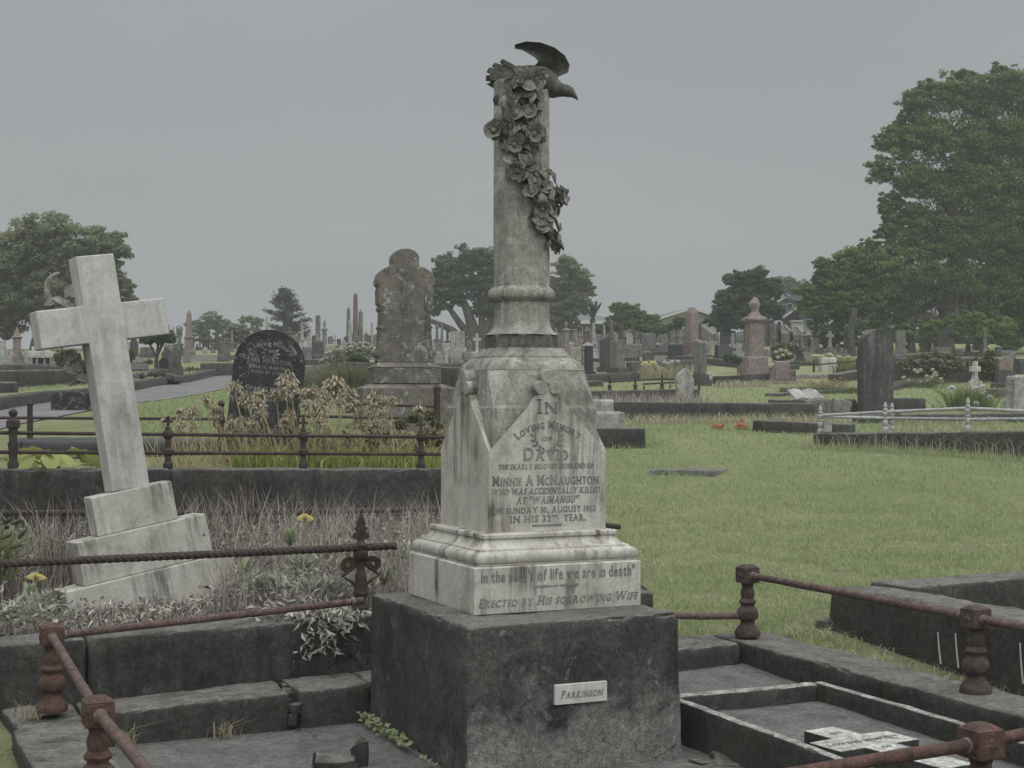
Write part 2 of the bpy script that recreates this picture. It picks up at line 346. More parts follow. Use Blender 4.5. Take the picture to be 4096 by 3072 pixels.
def unit(v): return v / np.maximum(np.linalg.norm(v, axis=1, keepdims=True), 1e-9)
def leaf_arrays(c, nrm, size, asp=.55, droop=.15, axis=None):
    """diamond leaves at centres c with normals nrm; two triangles folded along the midrib"""
    n = len(c); a = RNG.normal(size=(n, 3)) if axis is None else axis
    a = unit(a - nrm * np.sum(a * nrm, axis=1, keepdims=True)); b = np.cross(nrm, a)
    s = size[:, None]
    base, tip = c - a * s * .5, c + a * s * .5 - nrm * s * droop
    l, r = c + b * s * asp * .5 + nrm * s * .1, c - b * s * asp * .5 + nrm * s * .1
    V = np.stack([base, r, tip, l], axis=1).reshape(-1, 3)
    i = np.arange(n)[:, None] * 4
    return V, np.concatenate([i + np.array([[0, 1, 2]]), i + np.array([[0, 2, 3]])], axis=1).reshape(-1, 3)
def leaves(name, c, nrm, size, mat, parent=None, asp=.55, droop=.15, axis=None, loc=(0, 0, 0)):
    V, Fc = leaf_arrays(c, nrm, size, asp, droop, axis)
    return link(name, np_mesh(name, V - np.array(loc, dtype=float), Fc, mat), parent, loc if not parent else (0, 0, 0))
def blades(name, p, h, wd, lean, mat, parent=None, curve=.5, loc=(0, 0, 0)):
    """grass blades: bases p, heights h, widths wd, horizontal lean vectors (N,2) in metres at the tip"""
    n = len(p); p = np.asarray(p, float) - np.array(loc, float); th = RNG.uniform(0, 2 * np.pi, n)
    s = np.stack([np.cos(th), np.sin(th), np.zeros(n)], 1) * wd[:, None] * .5
    l3 = np.concatenate([lean, np.zeros((n, 1))], 1); up = np.zeros((n, 3)); up[:, 2] = h
    m = p + up * .58 + l3 * (.58 - .58 * curve); t = p + up * (1 - .12 * curve) + l3
    V = np.stack([p - s, p + s, m - s * .75, m + s * .75, t], 1).reshape(-1, 3); i = np.arange(n)[:, None] * 5
    Fc = np.concatenate([i + np.array([[0, 1, 3]]), i + np.array([[0, 3, 2]]), i + np.array([[2, 3, 4]])], 1).reshape(-1, 3)
    return link(name, np_mesh(name, V, Fc, mat), parent, loc if not parent else (0, 0, 0))

# ------------------------------------------------------------------ lettering (built-in font, slab serifs added to the stems)
_G = {}
def glyph(ch, serif):
    if (ch, serif) in _G: return _G[(ch, serif)]
    cu = bpy.data.curves.new('t', 'FONT'); cu.body = ch; cu.offset = .022; cu.resolution_u = 3; cu.fill_mode = 'FRONT'
    o = bpy.data.objects.new('t', cu); C.objects.link(o); bpy.context.view_layer.update()
    me = bpy.data.meshes.new_from_object(o.evaluated_get(bpy.context.evaluated_depsgraph_get()))
    v = [(a.co.x, a.co.y) for a in me.vertices]; f = [tuple(q.vertices) for q in me.polygons]
    if serif and v:
        ys = [a[1] for a in v]
        for yy, sg in ((min(ys), 1), (max(ys), -1)):
            xs = []
            for e in me.edges:
                a, b = v[e.vertices[0]], v[e.vertices[1]]
                if abs(a[1] - yy) < .012 and abs(b[1] - yy) < .012 and .05 < abs(a[0] - b[0]) < .26: xs.append(((a[0] + b[0]) / 2, abs(a[0] - b[0]) / 2))
            for xm, hw in xs:
                k = len(v); v += [(xm - hw - .055, yy), (xm + hw + .055, yy), (xm + hw + .05, yy + sg * .075), (xm - hw - .05, yy + sg * .075)]; f.append((k, k + 1, k + 2, k + 3))
    bpy.data.objects.remove(o); bpy.data.curves.remove(cu); bpy.data.meshes.remove(me)
    x0 = min([a[0] for a in v], default=0); x1 = max([a[0] for a in v], default=.28)
    _G[(ch, serif)] = ([(a[0] - x0, a[1]) for a in v], f, x1 - x0); return _G[(ch, serif)]
def lettering(body, width, height, shear=0, serif=True, bend=0, rise=0, gap=.09, small=.78):
    """flat lettering mesh data in x,y centred on x=0, cap height `height`, fitted to `width`; lower case = small capitals when body is all words in caps style"""
    V, Fc, x = [], [], 0
    for ch in body:
        if ch == ' ': x += .32; continue
        up, s = ch, 1.0
        if serif and ch.islower(): up, s = ch.upper(), small
        v, f, wd = glyph(up, serif)
        b = len(V); V += [(x + a * s, c * s) for a, c in v]; Fc += [tuple(b + i for i in q) for q in f]; x += wd * s + gap
    tot = x - gap; k = height / .73; fx = width / tot
    out = []
    for a, c in V:
        X = (a - tot / 2) * fx + shear * c * k; Y = c * k
        if bend: X, Y = (bend + Y) * math.sin(X / bend), (bend + Y) * math.cos(X / bend) - bend
        out.append((X, Y + rise * X))
    return out, Fc
def inscribe(name, lines, mat, parent, origin, ux, uz, normal, lift=.0022, depth=.002):
    """lines: (V2,F,cx,z) -> one shallow raised mesh on the plane origin + ux*x + uz*z"""
    ux, uz, normal, origin = map(Vector, (ux, uz, normal, origin))
    for V, Fc, cx, z in lines:
        me = bpy.data.meshes.new(name); me.from_pydata([origin + ux * (a + cx) + uz * (c + z) + normal * lift for a, c in V], [], Fc); me.update(); me.materials.append(mat); link(name, me, parent)

# ------------------------------------------------------------------ the place: terrain and two ways to find a point in it
U = Vector((.9135, .4067, 0)); V_ = Vector((-.4067, .9135, 0)); YAW = math.atan2(.4067, .9135)
F0 = Vector((-.182, 6.08, 0))
def PL(a, b, z=0): p = F0 + U * a + V_ * b; p.z = z; return p            # front plot coordinates
def at(px, py, Y): return Vector(((px - 512) / F * Y, Y, EYE - (py - HOR) / F * Y))
def sstep(a, b, x): t = np.clip((x - a) / (b - a), 0, 1); return t * t * (3 - 2 * t)
ZR = np.array([(-30, -.15), (0, -.15), (5, -.12), (6.5, .06), (7.3, .13), (8.2, .2), (9, .27), (12, .5), (15, .70), (18, .92), (22, 1.15), (28, 1.46), (35, 1.9), (45, 2.5), (60, 3.75), (80, 5.0), (120, 6.2), (400, 8)])
ZL = np.array([(-30, -.15), (0, -.15), (5, -.05), (6.5, .05), (7.5, .1), (9, .95), (11, .97), (13.5, 1.08), (16, 1.3), (20, 1.45), (25, 1.66), (28, 1.76), (32, 1.95), (40, 2.3), (50, 2.95), (60, 3.62), (70, 3.9), (90, 3.7), (150, 1), (400, 0)])
def w2(X): return 11.05 + .46 * (X + .45)                                    # front face of the terrace wall
def terr(X, Y):
    X = np.asarray(X, float); Y = np.asarray(Y, float)
    t = X / np.maximum(Y, 3)
    zr = np.interp(Y, ZR[:, 0], ZR[:, 1]); zl = np.interp(Y, ZL[:, 0], ZL[:, 1])
    low = np.interp(Y, [0, 6.5, 9, 12], [-.15, .05, .2, .25])
    d = Y - w2(X); zl = low + (zl - low) * sstep(.02, .22, d)
    xl = -6.45 - .055 * (Y - 20); zl = zl + .13 * sstep(.10, .24, xl - X) * (Y > 12)
    z = zl + (zr - zl) * sstep(-.045, .055, t)
    a = (X - F0.x) * U.x + (Y - F0.y) * U.y; b = (X - F0.x) * V_.x + (Y - F0.y) * V_.y
    ins = (a > -1.56) & (a < 2.34) & (b < 1.42) & (b > -2.42)
    und = .03 * np.sin(X * .9 + 1) * np.sin(Y * .7) * sstep(9, 16, Y)
    z = np.where(ins, -.3, z + und)
    return z
def ground(px, py, y0=8.0):
    """the first place along the column px whose ground shows at row py; past the crest, the crest"""
    Ys = np.arange(y0, 110, .05); t = (px - 512) / F
    z = terr(t * Ys, Ys); yp = HOR + F * (EYE - z) / Ys
    k = int(np.argmax(yp <= py)) if (yp <= py).any() else int(np.argmin(yp[:1100]))
    return Vector((t * Ys[k], Ys[k], z[k]))
# ------------------------------------------------------------------ terrain sheet, path, soil
def terrain():
    ts = np.concatenate([np.linspace(-2.2, -.5, 30, endpoint=False), np.linspace(-.5, .5, 300), np.linspace(.5, 2.2, 31)[1:]])
    ys = np.concatenate([np.linspace(-25, 3, 20, endpoint=False), np.arange(3, 13, .06), np.arange(13, 30, .3), np.arange(30, 90, 1.0), np.linspace(90, 330, 40)])
    T, Y = np.meshgrid(ts, ys); X = T * np.maximum(Y, 4)
    Z = terr(X, Y); n, m = X.shape
    i = np.arange(n * m).reshape(n, m)
    Fc = np.stack([i[:-1, :-1], i[:-1, 1:], i[1:, 1:], i[1:, :-1]], -1).reshape(-1, 4)
    M, nn, p = _new('lawn_ground'); tc = nn.nodes.new('ShaderNodeTexCoord'); v = tc.outputs['Object']
    c = _mix(nn, _ramp(nn, _noise(nn, v, .55, 6, .7), .38, .62), (.235, .27, .135), (.295, .315, .185))
    c = _mix(nn, _mul(nn, _ramp(nn, _noise(nn, v, 2.6, 7, .75), .52, .66), .6), c, (.33, .315, .19))
    c = _mix(nn, _mul(nn, _ramp(nn, _noise(nn, v, 22, 6, .8), .45, .65), .55), c, (.085, .105, .03))
    nn.links.new(c, p.inputs['Base Color']); p.inputs['Roughness'].default_value = .95; p.inputs['Specular IOR Level'].default_value = .1
    b = nn.nodes.new('ShaderNodeBump'); b.inputs['Strength'].default_value = 1; b.inputs['Distance'].default_value = .03
    nn.links.new(_noise(nn, v, 45, 5, .8), b.inputs['Height']); nn.links.new(b.outputs[0], p.inputs['Normal'])
    me = np_mesh('ground', np.stack([X, Y, Z], -1).reshape(-1, 3), Fc, M)
    me.polygons.foreach_set('use_smooth', [True] * len(me.polygons))
    return tag(link('ground', me), kind='structure')
terrain()
def strip(name, xl, xr, y0, y1, n, mat, lift, kind='structure'):
    mb = MB(); ys = [y0 + (y1 - y0) * i / n for i in range(n + 1)]
    for i, y in enumerate(ys):
        for j in range(5):
            x = xl(y) + (xr(y) - xl(y)) * j / 4; mb.v.append((x, y, float(terr(x, y)) + lift))
    for i in range(n):
        for j in range(4): a = i * 5 + j; mb.f.append((a, a + 1, a + 6, a + 5)); mb.sm.append(True)
    return tag(mb.build(name, mat), kind=kind)
strip('path', lambda y: -6.5 - .055 * (y - 20), lambda y: -5.35 - .012 * (y - 20), 13, 46, 70, M_asphalt, .012)
M_gravel = stone('gravel_and_earth', (.135, .13, .115), (.085, .085, .07), (.04, .045, .028), 0, .7, (.20, .19, .165), .60, scale=1.1, fine=26, fine_amp=.4, bump=1, moss=(.10, .12, .05))
def earth(x0, x1, r0, r1, nx=26, ny=10):
    """bare ground lying between the image columns x0..x1 and the ground rows r0 (far) .. r1 (near), ragged edged"""
    mb = MB()
    for j in range(ny + 1):
        for i in range(nx + 1):
            q = ground(x0 + (x1 - x0) * i / nx, r0 + (r1 - r0) * j / ny); k = 1 if i in (0, nx) or j in (0, ny) else 0
            q += Vector((noise.noise(q * .9), noise.noise(q * .9 + Vector((5, 0, 0))), 0)) * .7 * k; mb.v.append((q.x, q.y, float(terr(q.x, q.y)) + .025 * (1 - k) - .02 * k))
    for j in range(ny):
        for i in range(nx): a_ = j * (nx + 1) + i; mb.f.append((a_, a_ + 1, a_ + nx + 2, a_ + nx + 1)); mb.sm.append(True)
    return tag(mb.build('gravel_plot', M_gravel), kind='structure')
for q in ((556, 640, 342, 372), (642, 712, 343, 368), (714, 748, 345, 362), (770, 822, 346, 364), (824, 860, 348, 360), (0, 92, 359, 370), (184, 222, 355, 362), (296, 372, 354, 366), (410, 500, 352, 372), (100, 150, 356, 364), (715, 768, 378, 386)): earth(*q)
def soil_patch(name, a0, a1, b0, b1, fz, na, nb, mat):
    mb = MB()
    for i in range(na + 1):
        for j in range(nb + 1):
            a = a0 + (a1 - a0) * i / na; b = b0 + (b1 - b0) * j / nb; p = PL(a, b)
            p.z = fz(a, b) + .025 * noise.noise(p * 4); mb.v.append(tuple(p))
    for i in range(na):
        for j in range(nb): k = i * (nb + 1) + j; mb.f.append((k, k + 1, k + nb + 2, k + nb + 1)); mb.sm.append(True)
    return tag(mb.build(name, mat), kind='structure')
def soilz(a, b): return .24 + .075 * (b - 1.7)
soil_patch('soil', -4.2, 1.7, 1.7, 4.35, soilz, 50, 30, M_soil)

# ------------------------------------------------------------------ the monument
AX = Vector((.044, 6.94, .600))
mon = thing('column_monument', 'tall marble grave monument with broken column, carved garland and dove, on concrete block', 'monument', AX, YAW)
pl = MB().square([(.405, 0), (.405, .198), (.402, .203), (.388, .205)]).build('plinth', M_marble, mon, bevel=.004)
prof = [(.385, .2055), (.385, .212)] + [(.378 + .018 * math.cos(t), .237 + .025 * math.sin(t)) for t in [R(-80 + 16 * i) for i in range(11)]] + \
       [(.366, .266), (.366, .274), (.352, .277), (.338, .286), (.328, .298), (.322, .310), (.321, .316), (.330, .318), (.330, .333), (.322, .338), (.29, .3405)]
MB().square(prof).build('base_moulding', M_marble, mon, bevel=.002)
# upper body with broaches, cyma and neck
up = [(.2575, .66, 0), (.2575, .885, 0), (.252, .898, 0), (.243, 1.057, .078)]
MB().square([(a, z) for a, z, c in up], ch_prof=[c for a, z, c in up]).build('upper_body', M_column, mon, bevel=.003)
cy = [(.2445, 1.058), (.241, 1.066), (.236, 1.078), (.226, 1.092), (.214, 1.103), (.204, 1.110), (.198, 1.113), (.197, 1.124), (.186, 1.1265), (.181, 1.134), (.172, 1.146), (.166, 1.153), (.163, 1.1605)]
MB().square([(a, z) for a, z in cy], ch_prof=[a * .32 for a, z in cy]).build('cap_moulding', M_column, mon)
MB().lathe([(.171, 1.161), (.171, 1.217), (.168, 1.221)], 8, ph=R(22.5), smooth=False).build('column_plinth', M_plinth, mon, bevel=.003)
colp = [(.166, 1.2215), (.161, 1.227), (.150, 1.238), (.141, 1.25), (.135, 1.264), (.1315, 1.285), (.1295, 1.31), (.1290, 1.375), (.138, 1.377)] + \
       [(.140 + .0165 * math.cos(R(-85 + 17 * i)), 1.409 + .026 * math.sin(R(-85 + 17 * i))) for i in range(11)] + \
       [(.1385, 1.4405), (.1325, 1.444)] + [(.1300 - .0015 * i / 10, 1.45 + .093 * i) for i in range(1, 11)] + [(.1285, 2.386), (.122, 2.391)]
MB().lathe(colp, 48).build('column', M_column, mon, angle=50)
# four gabled panels, each crowned by a trefoil
def circ(cx, cz, r, n=20): return [(cx + r * math.cos(2 * math.pi * i / n), cz + r * math.sin(2 * math.pi * i / n)) for i in range(n)]
dm = MB()
for k in range(4):
    b0 = len(dm.v); h_ = .2875
    pr = [(-h_, .341), (h_, .341), (h_, .6955), (.030, .965), (.022, 1.0), (-.022, 1.0), (-.030, .965), (-h_, .6955)]
    inn = [(h_ - .052, .6955), (.030, .965), (.022, 1.0), (-.022, 1.0), (-.030, .965), (-h_ + .052, .6955)]
    dm.add([(x, -h_, z) for x, z in pr] + [(x, -h_ + .052, z) for x, z in inn], [tuple(range(8)), (2, 8, 9, 3), (3, 9, 10, 4), (4, 10, 11, 5), (5, 11, 12, 6), (6, 12, 13, 7)]); dm.xf(Matrix.Rotation(k * math.pi / 2, 4, 'Z'), b0)
die = dm.build('die', M_marble, mon)
for k in range(4):
    tr = MB().prism(circ(0, 1.026, .034), -.293, -.19).prism(circ(-.034, .977, .032), -.2915, -.19).prism(circ(.034, .977, .032), -.2945, -.19)
    tr.build('trefoil', M_column, die, rz=k * math.pi / 2, bevel=.004)
# inscription on the face towards the camera's right
def fz(y2, h): return EYE - ((1300 + .7234 * y2) / 4 - HOR) * .00445 - .6 - h / 2
mm = .000805; mx_ = .000891
def line(body, y2, x0, x1, h, **k):
    hh = h * mm; V, Fc = lettering(body, (x1 - x0) * mx_, hh, **k); return (V, Fc, ((x0 + x1) / 2 - 957) * mx_, fz(y2, hh))
ins = [line('In', 447, 893, 1012, 82), line('Loving Memory', 548, 775, 1140, 44, bend=.24), line('of', 625, 922, 978, 30),
       line('David', 710, 822, 1068, 74), line('THE DEARLY BELOVED HUSBAND OF', 780, 684, 1208, 28, shear=.2),
       line('Minnie A McNaughton', 855, 652, 1240, 56), line('WHO WAS ACCIDENTALLY KILLED', 915, 646, 1244, 34, shear=.22),
       line('AT "WAIMANGU"', 965, 780, 1122, 40, shear=.2), line('ON SUNDAY 30. AUGUST 1903', 1020, 652, 1222, 34), line('IN HIS 32', 1067, 748, 972, 38), line('ND', 1055, 980, 1012, 14, serif=False), line('YEAR.', 1067, 1042, 1166, 38)]
ins.append(([(-.072, -.004), (.072, -.004), (.072, .004), (-.072, .004)], [(0, 1, 2, 3)], -.005, fz(1107, 0)))
def sprig(cx, cz, side, n, Rr, a0, a1, ls):
    V, Fc = [], []
    for i in range(n):
        a = R(a0 + (a1 - a0) * i / (n - 1)); px, pz = math.cos(a) * Rr * side, math.sin(a) * Rr
        for sg in (-1, 1):
            ta = a * side + (0 if side > 0 else math.pi) + side * R(90) + sg * R(38); b = len(V)
            c, s = math.cos(ta) * ls, math.sin(ta) * ls
            V += [(px, pz), (px + c * .5 - s * .22, pz + s * .5 + c * .22), (px + c, pz + s), (px + c * .5 + s * .22, pz + s * .5 - c * .22)]; Fc.append((b, b + 1, b + 2, b + 3))
    return (V, Fc, cx, cz)
ins += [sprig(-.005, fz(615, 0), 1, 6, .066, -80, 15, .026), sprig(-.005, fz(615, 0), -1, 6, .066, -80, 15, .026)]
inscribe('inscription', ins, M_letter, mon, (0, -.2875, 0), (1, 0, 0), (0, 0, 1), (0, -1, 0))
def plz(y2, h): return .2 - .2 * (y2 - 1330) / 245 - h / 2
w_ = .79 / 860
ins = []
for body, y2, h, k in (('In the mids\'t of life we are in death"', 1375, .050, dict(serif=False, gap=.11)), ('Erected by His sorrowing Wife', 1512, .040, dict(shear=.22))):
    V, Fc = lettering(body, .745 if h == .050 else .77, h, **k); ins.append((V, Fc, 0, plz(y2, h)))
orn = MB(); V = []; Fc = []
for cx, l in ((-.055, .05), (.055, .05), (0, .012), (-.1, .012), (.1, .012)):
    b = len(V); V += [(cx - l, 0), (cx, -.007), (cx + l, 0), (cx, .007)]; Fc.append((b, b + 1, b + 2, b + 3))
ins.append((V, Fc, -.02, plz(1440, 0)))
inscribe('inscription', ins, M_letter, mon, (0, -.405, 0), (1, 0, 0), (0, 0, 1), (0, -1, 0))
# garland of carved leaves and flowers wound down the shaft
def leafmesh(name, asp, bend, mat):
    mb = MB(); rs = []
    for i in range(7):
        t = i / 6; wd = .5 * asp * max(math.sin(math.pi * min(1, t ** .75)), .04); x = t - .5; zb = bend * (1 - (2 * t - 1) ** 2)
        rs.append([(x, wd * a, zb + wd * b) for a, b in ((-1, .18), (-.45, -.05), (0, .22), (.45, -.05), (1, .18), (.6, -.22), (-.6, -.22))])
    return mb.rings(rs, smooth=True).mesh(name, mat, 60)
def flowermesh(name, n, mat):
    mb = MB().ball((0, 0, .12), .2, 8, 5)
    for k in range(n):
        a = 2 * math.pi * k / n + .2 * (k % 2); b0 = len(mb.v); rs = []
        for i in range(5):
            t = i / 4; wd = (.36 + .1 * (k % 3)) * max(math.sin(math.pi * (.12 + .8 * t)), .1)
            rs.append([(.12 + .42 * t, wd, .30 * t + .16 * math.sin(t * 3 + k) + .12), (.12 + .42 * t, 0, .30 * t + .10 * math.sin(t * 3)), (.12 + .42 * t, -wd, .30 * t + .16 * math.sin(t * 3 - k) + .12), (.12 + .42 * t, 0, -.09 + .30 * t + .10 * math.sin(t * 3))])
        mb.rings(rs, smooth=True); mb.xf(Matrix.Rotation(a, 4, 'Z'), b0)
    return mb.mesh(name, mat, 60)
LMd = [leafmesh('carved_leaf', .62, .14, M_dove), leafmesh('carved_leaf', .5, .2, M_dove)]
LM = [leafmesh('carved_leaf', .62, .14, M_carve), leafmesh('carved_leaf', .48, .2, M_carve), leafmesh('carved_leaf', .75, .08, M_carve), leafmesh('carved_leaf', .6, .15, M_column)]
FM = [flowermesh('carved_flower', 5, M_carve), flowermesh('carved_flower', 6, M_carve)]
gar = MB()
gp = [(330, 300, 110), (310, 345, 100), (290, 420, 115), (285, 480, 95), (280, 540, 115), (290, 590, 118), (300, 650, 95), (300, 720, 70), (315, 775, 85), (380, 800, 60), (400, 850, 85), (430, 895, 85), (415, 945, 65), (405, 1000, 55), (425, 1050, 50), (450, 1105, 28), (460, 1150, 14)]
stem = [(x + 10 * math.sin(i * 1.7), y) for i, (x, y, h) in enumerate(gp)]
def on_shaft(zx, zy, out=0):
    off = (zx - 301.3) * .000907; zl = 2.6594 - .000907 * zy; r = .129
    off = max(-.165, min(.175, off)); s_ = max(-.97, min(.97, off / (r + .012))); a = math.asin(s_); rr = r + out + max(0, abs(off) - r)
    d = Vector((math.sin(a), -math.cos(a), 0)); return d * rr + Vector((0, 0, zl)), d
UR = Matrix.Rotation(-YAW, 4, 'Z')
for x in stem: pass
garland = MB().tube([UR @ on_shaft(x, y, .010)[0] for x, y in stem], .020, 8).build('garland', M_dove, mon)
rg = random.Random(3)
def put(me, zx, zy, out, size, name):
    p, d = on_shaft(zx, zy, out); up_ = Vector((rg.uniform(-1, 1), rg.uniform(-.4, .4), rg.uniform(-1.3, .5))).normalized()
    zax = (d + Vector((rg.uniform(-.6, .6), 0, rg.uniform(-.5, .6)))).normalized(); xax = (up_ - zax * up_.dot(zax)).normalized(); yax = zax.cross(xax)
    m = Matrix((xax, yax, zax)).transposed().to_4x4(); m.translation = p
    o = bpy.data.objects.new(name, me); C.objects.link(o); o.parent = garland; o.matrix_local = UR @ m @ Matrix.Scale(size, 4)
for x, y, h in gp:
    for k in range(6 if h < 30 else (15 if h < 70 else 25)):
        q = rg.choice(LMd) if rg.random() < (.75 if y < 420 else .35 if y < 760 else .1) else rg.choice(LM)
        put(q, x + rg.uniform(-h, h) * .86, y + rg.uniform(-28, 28), rg.uniform(.000, .038), rg.uniform(.045, .090), 'carved_leaf')
for x, y, s in ((185, 565, .082), (345, 590, .078), (265, 645, .07), (290, 338, .07), (455, 880, .08), (345, 885, .07), (390, 960, .065), (340, 480, .06), (290, 770, .07)):
    put(rg.choice(FM), x, y, .035, s, 'carved_flower')
# dove with one wing raised
def dz(zx, zy, y=0): return Vector(((zx - 301.3) * .000907, y, 2.6594 - .000907 * zy))
bd = [(235, 262, 40, 30), (280, 262, 50, 44), (340, 266, 60, 58), (400, 280, 70, 68), (445, 312, 66, 64), (478, 330, 46, 48), (505, 333, 34, 38), (530, 337, 31, 34), (552, 346, 27, 28), (566, 358, 16, 14), (578, 370, 9, 7), (589, 384, 3, 2)]
mb = MB(); rs = []
for i, (x, y, rv, rd) in enumerate(bd):
    c = dz(x, y); q = [dz(*bd[max(i - 1, 0)][:2]), dz(*bd[min(i + 1, len(bd) - 1)][:2])]; t = (q[1] - q[0]).normalized(); n_ = Vector((-t.z, 0, t.x))
    rs.append([c + n_ * rv * .000907 * math.sin(2 * math.pi * k / 14) + Vector((0, 1, 0)) * rd * .000907 * math.cos(2 * math.pi * k / 14) for k in range(14)])
dove = mb.rings(rs, smooth=True).build('dove', M_dove, mon, rz=-YAW)
mb = MB()
for i, (x0, y0, x1, y1) in enumerate(((205, 183, 190, 200), (165, 197, 150, 215), (135, 216, 122, 240), (119, 252, 118, 278), (122, 288, 160, 312))):
    yy = -.045 + .022 * i
    mb.prism([((x - 301.3) * .000907, 2.6594 - .000907 * y) for x, y in ((330, 250), (x0, y0), (x1, y1), (330, 290))], yy, yy + .024)
mb.prism([((x - 301.3) * .000907, 2.6594 - .000907 * y) for x, y in ((340, 245), (240, 222), (175, 214), (138, 248), (140, 285), (180, 302), (340, 295))], -.036, .052)
mb.build('tail', M_dove, dove, bevel=.004)
lead = [(455, 310), (490, 262), (540, 240), (547, 205), (522, 160), (470, 124), (400, 102), (325, 99), (268, 116)]
trail = [(370, 262), (350, 245), (352, 222), (378, 200), (388, 188), (372, 172), (342, 158), (305, 140), (267, 121)]
dep = [0, .0, .005, .0, -.01, -.025, -.04, -.05, -.055]
mb = MB(); rs = []
for (a, b), (c, d), e in zip(lead, trail, dep):
    fr = [dz(a + (c - a) * t / 5, b + (d - b) * t / 5, e + .045 * math.sin(math.pi * t / 5) - .004) for t in range(6)]
    bk = [dz(a + (c - a) * t / 5, b + (d - b) * t / 5, e + .045 * math.sin(math.pi * t / 5) + .018 * math.sin(math.pi * (t + .6) / 6.2) + .006) for t in reversed(range(6))]
    rs.append(fr + bk)
mb.rings(rs, smooth=True).build('wing', M_dove, dove, angle=55)

# ------------------------------------------------------------------ concrete block, plaque, slab floor, kerbs
bl = thing('concrete_block', 'large black stained concrete block under the marble column monument', 'concrete base', PL(.5, .6, 0))
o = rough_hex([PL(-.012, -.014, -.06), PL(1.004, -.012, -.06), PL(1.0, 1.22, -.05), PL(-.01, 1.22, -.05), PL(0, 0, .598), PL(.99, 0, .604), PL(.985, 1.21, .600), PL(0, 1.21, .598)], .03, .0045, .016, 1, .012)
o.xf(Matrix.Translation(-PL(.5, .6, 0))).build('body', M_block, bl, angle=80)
pq = thing('name_plaque', 'small white marble plaque set in the front of the concrete block', 'plaque', PL(.507, -.012, .255), YAW)
MB().box(-.1215, .1215, -.010, .012, 0, .083).build('plate', M_plaque, pq, bevel=.002)
V, Fc = lettering('Parkinson', .195, .034, shear=.22); inscribe('inscription', [(V, Fc, 0, .026)], M_letter, pq, (0, -.010, 0), (1, 0, 0), (0, 0, 1), (0, -1, 0))
fl = rough_hex([PL(-1.4, -2.45, -.3), PL(2.2, -2.45, -.3), PL(2.2, 1.3, -.3), PL(-1.4, 1.3, -.3), PL(-1.4, -2.45, -.045), PL(2.2, -2.45, -.03), PL(2.2, 1.3, -.01), PL(-1.4, 1.3, -.025)], .07, .005, .01, 5)
tag(fl.build('floor', M_floor), kind='structure')
fl = rough_hex([PL(1.0, .38, -.1), PL(2.12, .38, -.1), PL(2.12, 1.25, -.1), PL(1.0, 1.25, -.1), PL(1.0, .38, .075), PL(2.12, .38, .085), PL(2.12, 1.25, .112), PL(1.0, 1.25, .09)], .06, .004, .01, 6)
tag(fl.build('floor', M_floor), kind='structure')
def slab(name, quad, z0, z1, mat, parent=None, seed=0, cell=.06, amp=.005, bev=.016, chip=.012):
    """block on four ground points (plot or world, counter-clockwise), z1 = four top heights"""
    q = [Vector(p) for p in quad]
    b = [Vector((p.x, p.y, z0)) for p in q]; t = [Vector((p.x, p.y, z)) for p, z in zip(q, z1)]
    return rough_hex(b + t, cell, amp, bev, seed, chip).build(name, mat, parent, angle=80)
ke = thing('kerb_surround', 'low black concrete kerb round the column monument plot', 'grave kerb')
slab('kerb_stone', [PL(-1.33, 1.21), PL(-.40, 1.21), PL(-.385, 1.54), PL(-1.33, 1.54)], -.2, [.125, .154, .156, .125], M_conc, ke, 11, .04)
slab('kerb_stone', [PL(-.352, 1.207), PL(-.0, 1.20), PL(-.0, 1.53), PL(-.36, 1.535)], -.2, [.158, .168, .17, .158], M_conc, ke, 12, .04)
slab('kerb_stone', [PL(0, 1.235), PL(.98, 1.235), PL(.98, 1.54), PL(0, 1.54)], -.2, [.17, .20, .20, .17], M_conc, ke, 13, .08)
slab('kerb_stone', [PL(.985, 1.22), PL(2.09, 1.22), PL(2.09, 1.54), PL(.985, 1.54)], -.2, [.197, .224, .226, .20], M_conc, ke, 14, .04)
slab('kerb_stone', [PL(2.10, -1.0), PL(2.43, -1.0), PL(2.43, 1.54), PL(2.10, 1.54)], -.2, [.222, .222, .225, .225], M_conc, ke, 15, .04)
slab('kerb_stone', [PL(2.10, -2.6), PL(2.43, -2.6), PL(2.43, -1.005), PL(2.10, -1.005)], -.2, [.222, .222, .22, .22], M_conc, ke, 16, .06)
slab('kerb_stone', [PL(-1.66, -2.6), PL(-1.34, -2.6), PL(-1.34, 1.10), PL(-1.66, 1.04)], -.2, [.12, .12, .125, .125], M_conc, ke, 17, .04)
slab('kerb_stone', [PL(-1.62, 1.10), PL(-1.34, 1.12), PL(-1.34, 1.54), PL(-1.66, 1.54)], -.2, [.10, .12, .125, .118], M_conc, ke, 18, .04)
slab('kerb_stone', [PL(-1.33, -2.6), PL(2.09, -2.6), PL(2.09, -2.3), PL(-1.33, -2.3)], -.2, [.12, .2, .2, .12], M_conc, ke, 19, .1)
rg = random.Random(5)
for k in range(7):
    x, b = -.374 + rg.uniform(-.012, .012), 1.23 + .075 * (k % 4); s = rg.uniform(.016, .028)
    rough_hex([Vector((x_ * s, y_ * s, z_ * s * 1.3)) for z_ in (-1, 1) for x_, y_ in ((-1, -1), (1, -.8), (.8, 1), (-.9, 1))], .010, .016, .003, 20 + k, .02).build('rubble', M_conc, ke, PL(x, b - .02 * (k > 3) , .118 - .05 * (k % 4 == 0) - .04 * (k > 3)), rg.uniform(0, 3))
